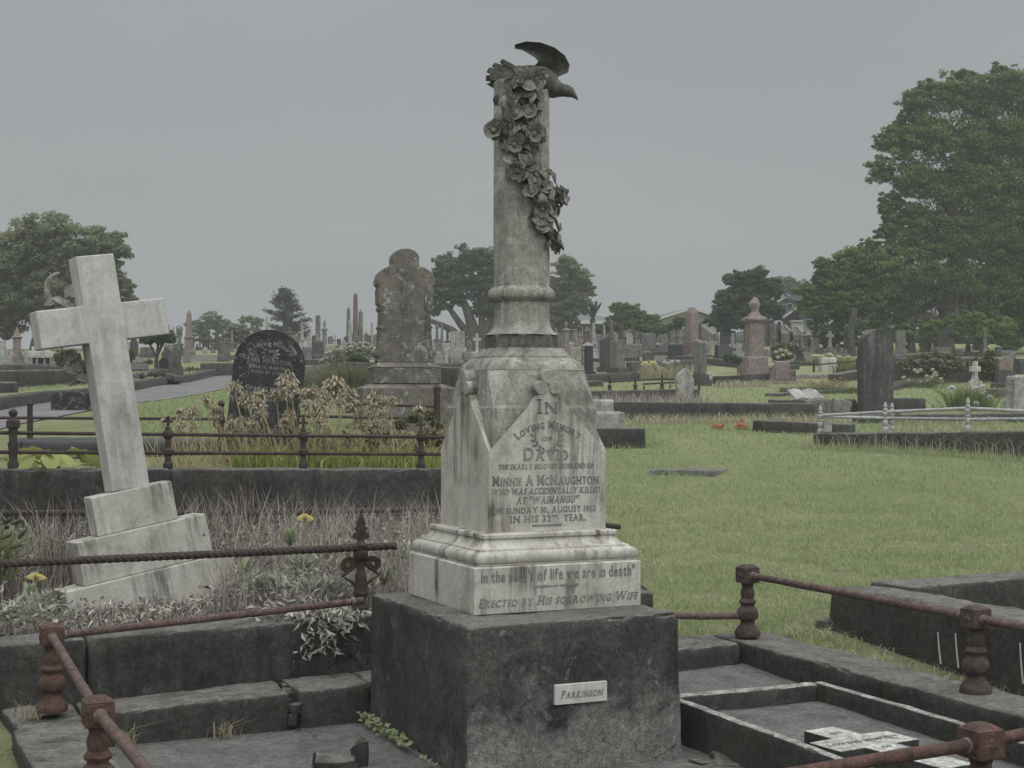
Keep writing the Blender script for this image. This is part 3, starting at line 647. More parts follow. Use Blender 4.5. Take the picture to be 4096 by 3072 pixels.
# grave surround with worn white upper edges, and the fallen cross in it
def topmat(o, mat, zmin=.8):
    o.data.materials.append(mat); nz_ = [p.normal.z for p in o.data.polygons]
    for p, n_ in zip(o.data.polygons, nz_): p.material_index = 1 if n_ > zmin else 0
M_topw = stone('whitened_edge', (.40, .40, .385), (.15, .15, .143), (.045, .045, .042), 0, .85, scale=9, fine=60)
M_topw2 = stone('mottled_white_top', (.46, .46, .445), (.34, .345, .33), (.06, .06, .056), 0, .95, scale=6, fine=60)
gs = thing('grave_surround', 'narrow white edged concrete surround right of the concrete block', 'grave kerb')
for i, q in enumerate(([PL(1.13, -2.2), PL(1.18, -2.2), PL(1.18, .40), PL(1.13, .40)], [PL(1.97, -2.2), PL(2.02, -2.2), PL(2.02, .40), PL(1.97, .40)], [PL(1.185, .352), PL(1.965, .352), PL(1.965, .40), PL(1.185, .40)])):
    topmat(slab('kerb_side', q, -.1, [.155, .155, .165, .165], M_conc, gs, 30 + i, .035, .003, .008, .006), M_topw)
fl = rough_hex([PL(1.16, -2.2, -.1), PL(1.99, -2.2, -.1), PL(1.99, .37, -.1), PL(1.16, .37, -.1), PL(1.16, -2.2, .05), PL(1.99, -2.2, .05), PL(1.99, .37, .078), PL(1.16, .37, .078)], .06, .004, .01, 8)
tag(fl.build('floor', M_floor), kind='structure')
sc = thing('fallen_cross', 'small white topped stone cross lying flat inside the white edged surround', 'grave cross', (1.431, 6.09, .062), R(31))
cr = [(-.082, .10), (-.082, .27), (.082, .27), (.082, .10), (.215, .092), (.215, -.092), (.082, -.09), (.082, -.50), (-.082, -.50), (-.082, -.09), (-.215, -.092), (-.215, .092)]
m_ = MB(); n_ = len(cr)
m_.add([(x, y, 0) for x, y in cr] + [(x, y, .075) for x, y in cr], [tuple(reversed(range(n_))), tuple(range(n_, 2 * n_))] + [(i, n_ + i, n_ + (i + 1) % n_, (i + 1) % n_)[::-1] for i in range(n_)])
o = m_.build('cross', M_conc, sc, bevel=.004); topmat(o, M_topw2)
ls = []
for body, wd, y, h in (('IN', .05, .15, .03), ('LOVING MEMORY', .38, -.012, .032), ('OF', .05, -.14, .03)):
    V, Fc = lettering(body, wd, h); ls.append((V, Fc, 0, y))
inscribe('inscription', ls, M_letter, sc, (0, 0, .075), (1, 0, 0), (0, 1, 0), (0, 0, 1))
# loose lumps of concrete
def lump(loc, sx, sy, sz, seed, label, rz=0):
    r_ = random.Random(seed); cs = [Vector((x * sx * r_.uniform(.7, 1.1), y * sy * r_.uniform(.7, 1.1), z * sz * r_.uniform(.6, 1.15) - .01)) for z in (0, 1) for x, y in ((-1, -.8), (.9, -1), (1, .9), (-.8, 1))]
    mb = rough_hex(cs, max(sx, sy) * .13, max(sx, sy) * .16, sx * .06, seed, sx * .2)
    return tag(mb.build('concrete_lump', M_conc, None, loc, rz, angle=35), label, 'rubble')
p = at(337, 768, 6.28); p.z = -.03
lump(p, .095, .09, .08, 41, 'dark broken lump of concrete on the floor left of the block', .3)
p2 = p + Vector((.088, .06, 0)); lump(p2, .032, .035, .125, 42, 'small upright shard of concrete at the right end of the broken lump', .9)
for i, (px, py, sx, sy, sz, l) in enumerate(((692, 742, .055, .04, .07, 'grey broken concrete piece wedged against the block right foot'), (712, 748, .05, .06, .045, 'flat cracked concrete piece between block and white edged surround'), (727, 762, .11, .08, .035, 'broad flat broken slab lying in front of the white edged surround'), (700, 762, .05, .05, .03, 'small broken concrete chip nearest the block foot'))):
    Y = F * 1.52 / (py - HOR); lump(Vector(((px - 512) / F * Y, Y, -.03)), sx, sy, sz, 50 + i, l, i * .8)

# ------------------------------------------------------------------ pipe railing of the front plot
PP = [(.068, 0), (.071, .012), (.069, .028), (.058, .045), (.042, .062), (.038, .078), (.040, .088), (.052, .094), (.058, .104), (.060, .128), (.055, .146), (.043, .158), (.036, .166), (.037, .174), (.046, .181), (.048, .190), (.041, .200), (.034, .208), (.035, .216), (.039, .232), (.037, .248), (.031, .262), (.030, .276), (.034, .281), (.034, .293)]
def make_post(parent, loc, red=False):
    mt = M_rustred if red else M_iron_post
    p = MB().lathe(PP, 20).build('post', mt, parent, loc, YAW)
    c = MB().box(-.049, .049, -.049, .049, .292, .375)
    c.add([(-.049, -.049, .3752), (.049, -.049, .3752), (.049, .049, .3752), (-.049, .049, .3752), (-.024, -.024, .391), (.024, -.024, .391), (.024, .024, .391), (-.024, .024, .391)], [(0, 1, 5, 4), (1, 2, 6, 5), (2, 3, 7, 6), (3, 0, 4, 7), (4, 5, 6, 7)])
    for k in range(4):
        b0 = len(c.v); c.add([(-.026, -.049, .333), (0, -.049, .307), (.026, -.049, .333), (0, -.049, .359), (0, -.057, .333)], [(0, 1, 4), (1, 2, 4), (2, 3, 4), (3, 0, 4)]); c.xf(Matrix.Rotation(k * math.pi / 2, 4, 'Z'), b0)
    c.build('post_cap', mt, p, bevel=.006); return p
M_iron_post = rust('brown_rust_iron', (.10, .07, .057), (.05, .038, .034), (.17, .13, .105), 14)
def pipe(name, p0, p1, r, mat, parent, collar=True):
    p0, p1 = Vector(p0), Vector(p1); n = 14
    o = MB().tube([p0.lerp(p1, i / n) + Vector((0, 0, .004 * noise.noise(Vector((i * .6, p0.x, 1))))) for i in range(n + 1)], r, 14).build(name, mat, parent)
    if collar:
        d = (p1 - p0).normalized()
        for q, s in ((p0, 1), (p1, -1)): MB().tube([q + d * s * .045, q + d * s * .062], r * 1.22, 14).build('collar', M_collar, o)
    return o
M_collar = plain('pale_corroded_lead', (.22, .20, .185), .8, .5, 0, 40, (.10, .08, .07))
ra = thing('pipe_railing', 'rusty round pipe railing on turned iron posts round the monument plot', 'railing')
cA, cC, cD = PL(-1.463, 1.294, .14), PL(2.21, 1.347, .236), PL(2.276, -.39, .222)
cB, cE = PL(-1.526, -.448, .13), PL(.694, -2.22, .19)
cBl, cDl, cEr, cEl = PL(-1.52, -2.3, .13), PL(2.26, -2.2, .22), PL(2.26, -2.2, .22), PL(-1.52, -2.3, .13)
for q, red in ((cA, 1), (cB, 1), (cC, 0), (cD, 0), (cE, 1), (cBl, 1), (cDl, 0)): make_post(ra, q, red)
hz = Vector((0, 0, .333))
pipe('rail', cA + hz, PL(-.01, 1.30, .553), .0175, M_rust, ra)
pipe('rail', cA + hz, cB + hz, .019, M_rust, ra); pipe('rail', cB + hz, cBl + hz, .019, M_rust, ra)
pipe('rail', cC + hz, cD + hz, .019, M_rust, ra); pipe('rail', cD + hz, cDl + hz, .019, M_rust, ra)
pipe('rail', cE + hz, cDl + hz + Vector((0, 0, .06)), .019, M_rustred, ra); pipe('rail', cE + hz, cEl + hz, .019, M_rustred, ra)
pipe('rail', PL(.99, 1.30, .425), PL(2.165, 1.36, .345), .0185, M_rust, ra, False)

# ------------------------------------------------------------------ the neighbouring plot with the leaning cross
w1 = thing('kerb_wall', 'long cracked black concrete kerb wall in front of the leaning white cross', 'grave kerb')
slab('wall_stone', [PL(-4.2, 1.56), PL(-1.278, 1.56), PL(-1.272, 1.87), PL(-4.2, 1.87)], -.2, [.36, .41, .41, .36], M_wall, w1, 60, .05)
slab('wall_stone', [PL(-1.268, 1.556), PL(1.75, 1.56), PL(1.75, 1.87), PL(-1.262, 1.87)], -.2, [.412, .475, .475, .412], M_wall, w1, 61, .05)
lx = thing('leaning_cross', 'tall white marble cross on three stepped blocks leaning to the left', 'grave cross', at(152, 606, 8.75))
lx.rotation_euler = (Matrix.Rotation(R(30), 3, 'Z') @ Matrix.Rotation(R(-2.5), 3, 'X') @ Matrix.Rotation(R(-10.4), 3, 'Y')).to_euler()
k = 8.75 / F
MB().box(-.50, .50, -.13, .15, -.14, .215).build('step', M_white, lx, bevel=.008)
MB().box(-.385, .385, -.11, .11, .2155, .47).build('step', M_white, lx, (-.0, 0, 0), bevel=.008)
MB().box(-.238, .238, -.085, .085, .4705, .70).build('step', M_white, lx, (-.01, 0, 0), bevel=.008)
sh = .112
cro = [(-sh, .7005), (sh, .7005), (sh, 1.56), (.375, 1.56), (.375, 1.775), (sh, 1.775), (sh, 2.06), (-sh, 2.06), (-sh, 1.775), (-.385, 1.775), (-.385, 1.56), (-sh, 1.56)]
MB().prism(cro, -.07, .07).build('cross', M_cross, lx, (-.037, 0, 0), R(4), bevel=.006).rotation_euler[1] = R(2.2)
# carved palm and lilies on the far side of the cross, showing past its edge
arc = [Vector((-.11 - .09 * math.sin(R(t)), .14, 1.80 + .20 * (1 - math.cos(R(t))) / 2)) for t in range(0, 181, 15)]
pa = MB().tube(arc, [.010 + .008 * math.sin(math.pi * i / (len(arc) - 1)) for i in range(len(arc))], 8).build('carved_palm', M_column, lx, (-.01, 0, 0))
LMc = leafmesh('carved_leaf', .55, .15, M_column)
rg = random.Random(9)
for i in range(22):
    up_ = i < 10
    x, z = (rg.uniform(-.22, -.08), rg.uniform(1.77, 1.90)) if up_ else (rg.uniform(-.17, -.06), rg.uniform(1.36, 1.55))
    o = link('carved_leaf', LMc, pa, (x, rg.uniform(.08, .11), z)); o.scale = [rg.uniform(.08, .13)] * 3
    o.rotation_euler = (R(90) + rg.uniform(-.5, .5), rg.uniform(-.4, .4) + (R(150) if i % 3 else R(40)), rg.uniform(-.5, .5))
# rope-twist rails on ornate cast posts
def rope(name, p0, p1, r, parent, sag=0):
    p0, p1 = Vector(p0), Vector(p1); L = (p1 - p0).length; n = int(L / .0055)
    return MB().tube([p0.lerp(p1, i / n) - Vector((0, 0, sag * math.sin(math.pi * i / n))) for i in range(n + 1)], r, 16, True, 2 * math.pi * .0055 / .034).build(name, M_iron, parent)
def scroll(sx):
    pts = []
    for i in range(30):
        t = i / 29; a = t * 4.2 * math.pi; rr = .045 * (1 - t * .8); pts.append(Vector((sx * (.065 + rr * math.cos(a) * -1), 0, -.045 + rr * math.sin(a) * .9)))
    return [Vector((sx * .016, 0, -.16)), Vector((sx * .05, 0, -.13)), Vector((sx * .10, 0, -.10)), Vector((sx * .118, 0, -.05))][:3] + pts
def ornate_post(parent, loc, rz=YAW):
    p = MB().lathe([(.040, 0), (.043, .012), (.030, .03), (.026, .055), (.036, .075), (.040, .085), (.036, .095), (.033, .11), (.030, .135), (.031, .16), (.028, .18), (.022, .195), (.019, .215), (.019, .25), (.033, .258), (.040, .275), (.036, .298), (.022, .305), (.026, .318), (.033, .33), (.022, .345), (.014, .352)], 14).build('post', M_iron, parent, loc, rz)
    q = [(0, .345), (.018, .350), (.014, .362), (.030, .358), (.044, .372), (.040, .392), (.026, .396), (.022, .402), (.034, .410), (.030, .425), (.020, .422), (.024, .440), (.018, .462), (.006, .482), (0, .50)]
    MB().prism(q + [(-x, z) for x, z in reversed(q[1:-1])], -.010, .010).build('finial', M_iron, p, bevel=.003)
    for sx in (-1, 1):
        MB().tube([v + Vector((0, 0, .275)) for v in scroll(sx)], .0085, 8).build('scroll', M_iron, p)
    return p
rr = thing('rope_twist_railing', 'dark rope twist iron railing on ornate posts round the leaning cross', 'railing')
P1 = PL(.1126, 1.71, .452); ornate_post(rr, P1)
rope('rail', P1 + U * .19 + Vector((0, 0, .318)), P1 - U * 2.15 + Vector((0, 0, .308)), .0185, rr)
P3 = PL(-1.70, 1.71, .40); ornate_post(rr, P3 - U * .12 + Vector((0, 0, .01)))
P2 = at(244, 527, 9.9); P2.z = .47; ornate_post(rr, P2)
rope('rail', P2 + Vector((0, 0, .318)), at(-60, 513, 9.2), .0185, rr); rope('rail', P2 + Vector((0, 0, .318)), at(470, 508.5, 10.6), .0185, rr)
rope('rail', at(470, 508.5, 10.6), at(620, 527, 10.9), .0185, rr)
sp_ = thing('iron_post_stub', 'small rounded iron post foot right of the marble plinth', 'post', at(641, 612, 8.5))
MB().lathe([(.045, -.05), (.06, .02), (.062, .06), (.05, .085), (.03, .095), (.04, .12), (.03, .14), (.01, .15)], 12).build('stub', M_iron, sp_)

# ------------------------------------------------------------------ terrace wall and its cross-topped iron fence
def W2(px, dy=0, z=None):
    t = (px - 512) / F; Y = (11.05 + .46 * .45) / (1 - .46 * t); return Vector((t * Y, Y + dy, 1.06 if z is None else z))
tw = thing('terrace_wall', 'high black concrete terrace wall below the cross topped iron fence', 'retaining wall')
def topz(px): Y = W2(px).y; return EYE - (469.0 - HOR) / F * Y
for i, (p0, p1) in enumerate(((-260, 170), (171, 515))):
    a_, b_ = W2(p0), W2(p1); n_ = Vector((-.42, .91, 0)) * .26
    slab('wall_stone', [a_, b_, b_ + n_, a_ + n_], -.1, [topz(p0), topz(p1), topz(p1), topz(p0)], M_wall, tw, 70 + i, .07)
def cross_post(parent, loc):
    p = MB().lathe([(.032, 0), (.034, .03), (.022, .045), (.020, .09), (.034, .10), (.036, .125), (.022, .14), (.020, .20), (.034, .215), (.038, .235), (.032, .255), (.018, .262), (.020, .275), (.012, .285)], 12).build('post', M_iron, parent, loc, R(12))
    q = [(-.010, .283), (.010, .283), (.010, .315), (.030, .312), (.036, .322), (.030, .334), (.010, .332), (.012, .352), (0, .362), (-.012, .352), (-.010, .332), (-.030, .334), (-.036, .322), (-.030, .312), (-.010, .315)]
    MB().prism(q, -.009, .009).build('cross_finial', M_iron, p, bevel=.003); return p
cf = thing('cross_topped_fence', 'rusted iron fence with small cross finials on the terrace wall', 'fence')
pp = []
for px in (-122, 164, 301, 420, 545):
    b_ = W2(px, .12); b_.z = topz(px); pp.append((px, b_)); cross_post(cf, b_)
b7 = W2(7, .12); b7.z = topz(7); pp.insert(1, (7, b7))
p = MB().lathe([(.036, 0), (.038, .03), (.026, .05), (.03, .12), (.036, .16), (.026, .18), (.03, .26), (.045, .27), (.045, .31), (.03, .325), (.02, .34), (.03, .355), (.028, .375), (.01, .39)], 12).build('post', M_iron, cf, b7)
for (x0, q0), (x1, q1) in zip(pp, pp[1:]):
    for h in (.105, .232): MB().tube([q0 + Vector((0, 0, h)), q1 + Vector((0, 0, h))], .0125, 8).build('rail', M_iron, cf)
# ------------------------------------------------------------------ gravestones and monuments of the cemetery behind
def outline(kind, w, h):
    """tablet outline in x,z"""
    a = w / 2; P = []
    arc = lambda cx, cz, r, a0, a1, n=10: [(cx + r * math.cos(R(a0 + (a1 - a0) * i / n)), cz + r * math.sin(R(a0 + (a1 - a0) * i / n))) for i in range(n + 1)]
    if kind == 'round': P = [(-a, 0), (a, 0)] + arc(0, h - a, a, 0, 180, 16)
    elif kind == 'seg':
        s = w * .22; r = (a * a + s * s) / (2 * s); t = math.degrees(math.asin(a / r)); P = [(-a, 0), (a, 0)] + arc(0, h - r, r, 90 - t, 90 + t, 12)
    elif kind == 'gothic': P = [(-a, 0), (a, 0)] + [(a * math.cos(R(t)) ** .8, h - w * .75 + w * .75 * math.sin(R(t))) for t in range(0, 90, 12)] + [(0, h)] + [(-a * math.cos(R(t)) ** .8, h - w * .75 + w * .75 * math.sin(R(t))) for t in range(84, -1, -12)]
    elif kind == 'peak': P = [(-a, 0), (a, 0), (a, h - w * .3), (0, h), (-a, h - w * .3)]
    elif kind == 'shoulder': P = [(-a, 0), (a, 0), (a, h - a * .95), (a * .72, h - a * .85)] + arc(0, h - a * .72, a * .72, 0, 180, 12) + [(-a * .72, h - a * .85), (-a, h - a * .95)]
    elif kind == 'ogee': P = [(-a, 0), (a, 0), (a * .92, h * .45), (a, h * .62), (a * .98, h * .74), (a * .75, h * .86), (a * .3, h * .95), (0, h), (-a * .3, h * .95), (-a * .75, h * .86), (-a * .98, h * .74), (-a, h * .62), (-a * .92, h * .45)]
    else: P = [(-a, 0), (a, 0), (a, h), (-a, h)]
    return P
def tablet(t, w, h, m, top='round', base=.14, d=None, m2=None):
    d = d or max(.10, w * .2); hb = h * base
    if base: MB().box(-w * .6, w * .6, -d * .9, d * .9, -.25, hb).build('base', m2 or m, t, bevel=.01)
    MB().prism([(x, z + hb + (.0005 if base else -.25)) for x, z in outline(top, w, h - hb + (0 if base else .25))], -d / 2, d / 2).build('tablet', m, t, bevel=.012)
def obelisk(t, w, h, m, base=.38, m2=None, steps=True):
    """w: width of the lowest step; shaft with pyramid tip on a moulded pedestal"""
    a = w / 2; hb = h * base; sw = a * .62
    MB().square([(a, -.3), (a, hb * .25)] + ([(a * .85, hb * .251), (a * .85, hb * .42)] if steps else [])).build('base', m2 or m, t, bevel=.01)
    z0 = hb * (.421 if steps else .251)
    MB().square([(a * .68, z0), (a * .66, hb * .88), (a * .78, hb * .92), (a * .78, hb), (sw, hb * 1.03)]).build('pedestal', m, t, bevel=.008)
    MB().square([(sw * .86, hb * 1.031), (sw * .58, h - sw * .9), (.01, h)]).build('shaft', m, t, bevel=.006)
def pillar(t, w, h, m, finial='urn', m2=None, arch=True):
    a = w / 2
    MB().square([(a, -.3), (a, h * .095), (a * .97, h * .10)]).build('base', m2 or m, t, bevel=.02)
    MB().square([(a * .80, h * .1005), (a * .79, h * .205), (a * .70, h * .225), (a * .64, h * .232)]).build('plinth', m, t, bevel=.01)
    MB().square([(a * .57, h * .2325), (a * .54, h * .66)]).build('shaft', m, t, bevel=.01)
    MB().square([(a * .58, h * .6605), (a * .74, h * .69), (a * .76, h * .695), (a * .76, h * .715), (a * .45, h * .755)]).build('cornice', m, t, bevel=.006)
    z = h * .7555; H = h - z
    if finial == 'urn': MB().lathe([(a * .3, z), (a * .2, z + h * .03), (a * .38, z + h * .08), (a * .44, z + h * .13), (a * .26, z + h * .16), (a * .32, z + h * .17), (a * .16, z + h * .21), (.01, h)], 14).build('urn', m, t)
    elif finial == 'shrouded':
        mb = MB(); rs = []
        for f, r, ox in ((0, .50, 0), (.06, .47, 0), (.14, .36, .02), (.22, .27, .05), (.34, .29, .04), (.46, .36, 0), (.56, .42, -.02), (.66, .42, -.02), (.72, .36, 0), (.80, .31, .04), (.90, .22, .05), (.97, .12, .03), (1, .04, .01)):
            rs.append([(a * ox + a * r * (1 + .10 * math.cos(5 * th + f * 4) * (f < .95)) * math.cos(th), a * r * .85 * (1 + .12 * math.sin(4 * th + f * 3)) * math.sin(th), z + H * f) for th in [2 * math.pi * k / 20 for k in range(20)]])
        mb.rings(rs, smooth=True).build('shrouded_urn', m, t, angle=28)
    elif finial == 'peak': MB().square([(a * .48, z), (.01, h)]).build('cap', m, t)
    elif finial == 'cross': MB().prism([(-a * .14, z), (a * .14, z), (a * .14, z + H * .55), (a * .45, z + H * .55), (a * .45, z + H * .75), (a * .14, z + H * .75), (a * .14, h), (-a * .14, h), (-a * .14, z + H * .75), (-a * .45, z + H * .75), (-a * .45, z + H * .55), (-a * .14, z + H * .55)], -a * .12, a * .12).build('finial_cross', m, t)
    if arch:
        MB().prism([(x, zz + h * .26) for x, zz in outline('round', a * .82, h * .36)], -a * .575, -a * .53).build('arched_panel', m2 or m, t)
def gcross(t, w, h, m, base=.3, m2=None, thick=None, boulder=False):
    hb = h * base; a = w / 2; s = (thick or w * .17)
    if boulder: rough_hex([(x * a * .85, y * a * .55, z) for z in (-.2, hb) for x, y in ((-1, -1), (1, -1), (1, 1), (-1, 1))], .1, .03, .05, 3).build('base', m2 or m, t)
    else:
        MB().square([(a * .95, -.25), (a * .95, hb * .4), (a * .7, hb * .401), (a * .7, hb * .72), (a * .45, hb * .721), (a * .42, hb)]).build('base', m2 or m, t, bevel=.008)
    z1 = hb + (h - hb) * .58; z2 = z1 + s * 1.15
    MB().prism([(-s / 2 * 1.15, hb + .0005), (s / 2 * 1.15, hb + .0005), (s / 2, z1), (a, z1), (a, z2), (s / 2, z2), (s / 2, h), (-s / 2, h), (-s / 2, z2), (-a, z2), (-a, z1), (-s / 2, z1)], -s * .4, s * .4).build('cross', m, t, bevel=.008)
def column(t, w, h, m, base=.42, m2=None):
    a = w / 2; hb = h * base
    MB().square([(a, -.3), (a, hb * .22), (a * .9, hb * .26), (a * .9, hb * .45)]).build('base', m2 or m, t, bevel=.01)
    MB().square([(a * .78, hb * .451), (a * .74, hb * .92), (a * .6, hb)]).build('pedestal', m2 or m, t, bevel=.01)
    MB().lathe([(a * .58, hb + .001), (a * .48, hb * 1.06), (a * .42, hb * 1.1), (a * .39, h)], 18).build('shaft', m, t)
def blockstone(t, w, h, m, d=.35, slant=.25, m2=None):
    a = w / 2
    MB().box(-a * 1.1, a * 1.1, -d * .65, d * .65, -.25, h * .2).build('base', m2 or m, t, bevel=.01)
    MB().add([(-a, -d / 2, h * .2005), (a, -d / 2, h * .2005), (a, d / 2, h * .2005), (-a, d / 2, h * .2005), (-a, -d / 2 + d * slant, h), (a, -d / 2 + d * slant, h), (a, d / 2, h), (-a, d / 2, h)], [(3, 2, 1, 0), (4, 5, 6, 7), (0, 1, 5, 4), (1, 2, 6, 5), (2, 3, 7, 6), (3, 0, 4, 7)]).build('headstone', m, t, bevel=.012)
def statue(t, w, h, m, base=.4, wings=False, m2=None):
    a = w / 2; hb = h * base
    MB().square([(a, -.3), (a, hb * .3), (a * .8, hb * .301), (a * .75, hb * .85), (a * .85, hb * .9), (a * .85, hb)]).build('base', m2 or m, t, bevel=.01)
    H = h - hb; prof = [(.42, 0), (.40, .2), (.33, .4), (.30, .52), (.36, .62), (.38, .72), (.34, .79), (.14, .83), (.12, .85), (.17, .89), (.18, .94), (.13, .985), (.02, 1)]
    mb = MB().rings([[(a * r * (1 + .06 * math.sin(5 * th + z * 9)) * math.cos(th), a * r * .75 * math.sin(th), hb + .0005 + H * z) for th in [2 * math.pi * k / 14 for k in range(14)]] for r, z in prof], smooth=True)
    fig = mb.build('figure', m, t)
    for sx in (-1, 1): MB().tube([(sx * a * .36, 0, hb + H * .74), (sx * a * .46, -a * .12, hb + H * .60), (sx * a * .2, -a * .34, hb + H * .58)], [a * .12, a * .11, a * .08], 8).build('arm', m, fig)
    if wings:
        for sx in (-1, 1): MB().prism([(sx * a * .1, hb + H * .7), (sx * a * .5, hb + H * .97), (sx * a * .72, hb + H * .9), (sx * a * .66, hb + H * .5), (sx * a * .35, hb + H * .2)], a * .26, a * .36).build('wing', m, fig, bevel=.01)
def rough_slab(t, w, h, m, d=.3, seed=0):
    a = w / 2
    rough_hex([(-a, -d / 2, -.25), (a, -d / 2, -.25), (a * .96, d / 2, -.25), (-a * .97, d / 2, -.25), (-a * .86, -d * .4, h * .97), (a * .9, -d * .4, h), (a * .86, d * .3, h), (-a * .85, d * .3, h * .98)], w / 10, w * .018, w * .06, seed).build('boulder', m, t)
KIND = dict(tablet=tablet, obelisk=obelisk, pillar=pillar, cross=gcross, column=column, block=blockstone, statue=statue, rough=rough_slab)
CATS = dict(tablet='headstone', obelisk='obelisk', pillar='monument', cross='grave cross', column='monument', block='headstone', statue='statue', rough='headstone')
NAMES = dict(tablet='headstone', obelisk='obelisk', pillar='pillar_monument', cross='grave_cross', column='column_monument', block='headstone', statue='angel_statue', rough='rough_headstone')
def grave(kind, px, yb, yt, wp, m, label, rz=None, y0=13, Y=None, name=None, cat=None, tilt=0, **k):
    p = ground(px, yb, y0); s = p.y / F
    t = thing(name or NAMES[kind], label, cat or CATS[kind], p, R(18) if rz is None else R(rz))
    if tilt: t.rotation_euler[1] = R(tilt)
    yb = HOR + (EYE - p.z) * F / p.y
    KIND[kind](t, wp * s, (yb - yt) * s, m, **k); return t
G = grave
# --- left of the leaning cross and behind it
G('tablet', 2.5, 365, 341, 7, M_lgrey, 'pale upright headstone at the far left edge of the cemetery', top='flat')
G('tablet', 7, 363, 350, 8, M_lgrey, 'low pale headstone just right of the far left upright one', top='shoulder')
G('pillar', 17, 362, 327, 14, M_pink, 'reddish pillar monument with pointed top under the left tree', finial='peak')
G('tablet', 20, 365, 352, 9, M_grey, 'short grey headstone in front of the reddish pointed pillar', top='shoulder')
G('tablet', 28, 364, 350, 7, M_lgrey, 'pale rounded headstone behind the white table monument', top='seg')
t = thing('table_monument', 'white table shaped monument on short columns left of the leaning cross', 'monument', ground(41, 367), R(14)); s = t.location.y / F
MB().box(-13 * s, 13 * s, -8 * s, 8 * s, -.3, 3 * s).build('base', M_grey, t); MB().box(-12.5 * s, 12.5 * s, -7.5 * s, 7.5 * s, 10 * s, 15.5 * s).build('slab', M_white, t, bevel=.02)
MB().box(-13.5 * s, 13.5 * s, -8 * s, 8 * s, 9 * s, 10.2 * s).build('ledge', M_white, t); MB().box(-9 * s, 9 * s, -5 * s, 5 * s, 15.51 * s, 20 * s).build('top_block', M_white, t, bevel=.02)
for i in range(4): MB().lathe([(1.3 * s, 3 * s), (1.1 * s, 4 * s), (1.1 * s, 8 * s), (1.3 * s, 9 * s)], 10).build('column', M_lgrey, t, ((-10.5 + 7 * i) * s, -5.5 * s, 0))
MB().box(-8 * s, 8 * s, -2 * s, 5 * s, 3 * s, 9 * s).build('core', M_dgrey, t)
G('cross', 62, 362, 346, 11, M_dgrey, 'dark timber cross right of the white table monument', base=.1)
G('tablet', 74, 369, 350, 13, M_lgrey, 'pale blue grey headstone with scrolled top beside the leaning cross shaft', top='ogee')
G('tablet', 126, 353, 341, 5, M_grey, 'narrow grey headstone seen right of the leaning cross shaft', top='round', Y=52)
G('tablet', 134, 357, 338, 8.5, M_dgrey, 'dark gothic headstone below the right arm of the leaning cross', top='shoulder', Y=54)
G('rough', 147, 358, 347, 15, M_rock, 'low squat mossy stone right of the dark gothic headstone', Y=52)
G('block', 139, 371, 363.5, 17, M_dgrey, 'long low grey stone on the lawn right of the leaning cross', d=.8)
G('pillar', 173.5, 356, 326, 6, M_lgrey, 'tall thin white pillar behind the small leafy tree', finial='peak', arch=False, Y=50)
G('statue', 179.5, 356, 325, 9, M_grey, 'grey winged angel statue left of the pedestal obelisk', wings=True, Y=52)
G('obelisk', 189, 356, 310, 12, M_pink, 'brown obelisk on a tall banded pedestal with white foot', Y=55, m2=M_pink, base=.42)
G('tablet', 187, 363, 355, 7, M_grey, 'small grey stone at the foot of the pedestal obelisk', top='seg', Y=44, base=0)
G('rough', 224, 362, 341, 13, M_rock, 'square rough stone block at the left of the black arched headstone', Y=42)
G('obelisk', 267, 352, 315, 6, M_lgrey, 'slender pale obelisk rising behind the black arched headstone', Y=62)
G('pillar', 289.5, 346, 326, 9, M_red, 'rust red stone cross behind the black arched headstone', finial='cross', arch=False, Y=62, name='red_stone_cross', cat='grave cross')
G('tablet', 296, 347, 334.5, 6.5, M_grey, 'grey rounded headstone right of the rust red stone cross', top='round', Y=50)
G('obelisk', 302, 349, 322, 6, M_lgrey, 'short thin pale obelisk left of the dark column', Y=52)
G('tablet', 309, 347, 336, 4.5, M_lgrey, 'tiny white gothic headstone left of the dark column', top='gothic', Y=54)
G('tablet', 314, 346, 335.5, 4, M_dgrey, 'small dark headstone touching the dark column', top='flat', Y=54)
G('column', 318, 359.5, 315.5, 12.5, M_brown, 'half darkened plain column on a black pedestal', m2=M_dgrey, Y=45)
G('tablet', 307, 361, 347, 9, M_grey, 'plain grey slab left of the black column pedestal', top='flat', Y=40)
G('pillar', 324.5, 346, 320, 7, M_grey, 'grey urn topped monument right of the dark column', finial='urn', Y=55)
G('tablet', 330.5, 348, 336, 5.5, M_grey, 'small grey arched headstone below the urn monument', top='round', Y=53)
G('rough', 330, 361, 344.5, 12.5, M_cream, 'cream rough hewn headstone right of the black pedestal', Y=40)
G('cross', 335, 343, 335, 4.4, M_dgrey, 'little dark celtic cross on the crest', base=.2, Y=58)
G('tablet', 339, 348, 339, 4, M_dgrey, 'small dark square headstone right of the little celtic cross', top='flat', Y=52)
G('tablet', 346, 348, 337, 4, M_dgrey, 'small dark headstone left of the big arched one', top='flat', Y=52)
G('tablet', 352, 351, 333.5, 18.5, M_grey, 'broad grey arched headstone below the group of obelisks', top='round', Y=46, base=.1)
G('obelisk', 348.5, 338, 307, 8, M_brown, 'left brown obelisk of the group behind the broad arched headstone', Y=62, base=.2)
G('obelisk', 349.7, 340, 318, 7.5, M_lgrey, 'pale white tipped obelisk just in front of the left brown obelisk', Y=58, base=.2)
G('obelisk', 355.5, 341, 292.6, 9.5, M_red, 'tallest red granite obelisk of the group on the crest', Y=64, base=.2)
G('obelisk', 360.7, 343, 309.5, 9, M_brown, 'rough brown obelisk right of the tallest red one', Y=58, base=.12)
G('tablet', 366.5, 346, 333, 5, M_grey, 'grey gothic headstone right of the rough brown obelisk', top='gothic', Y=52)
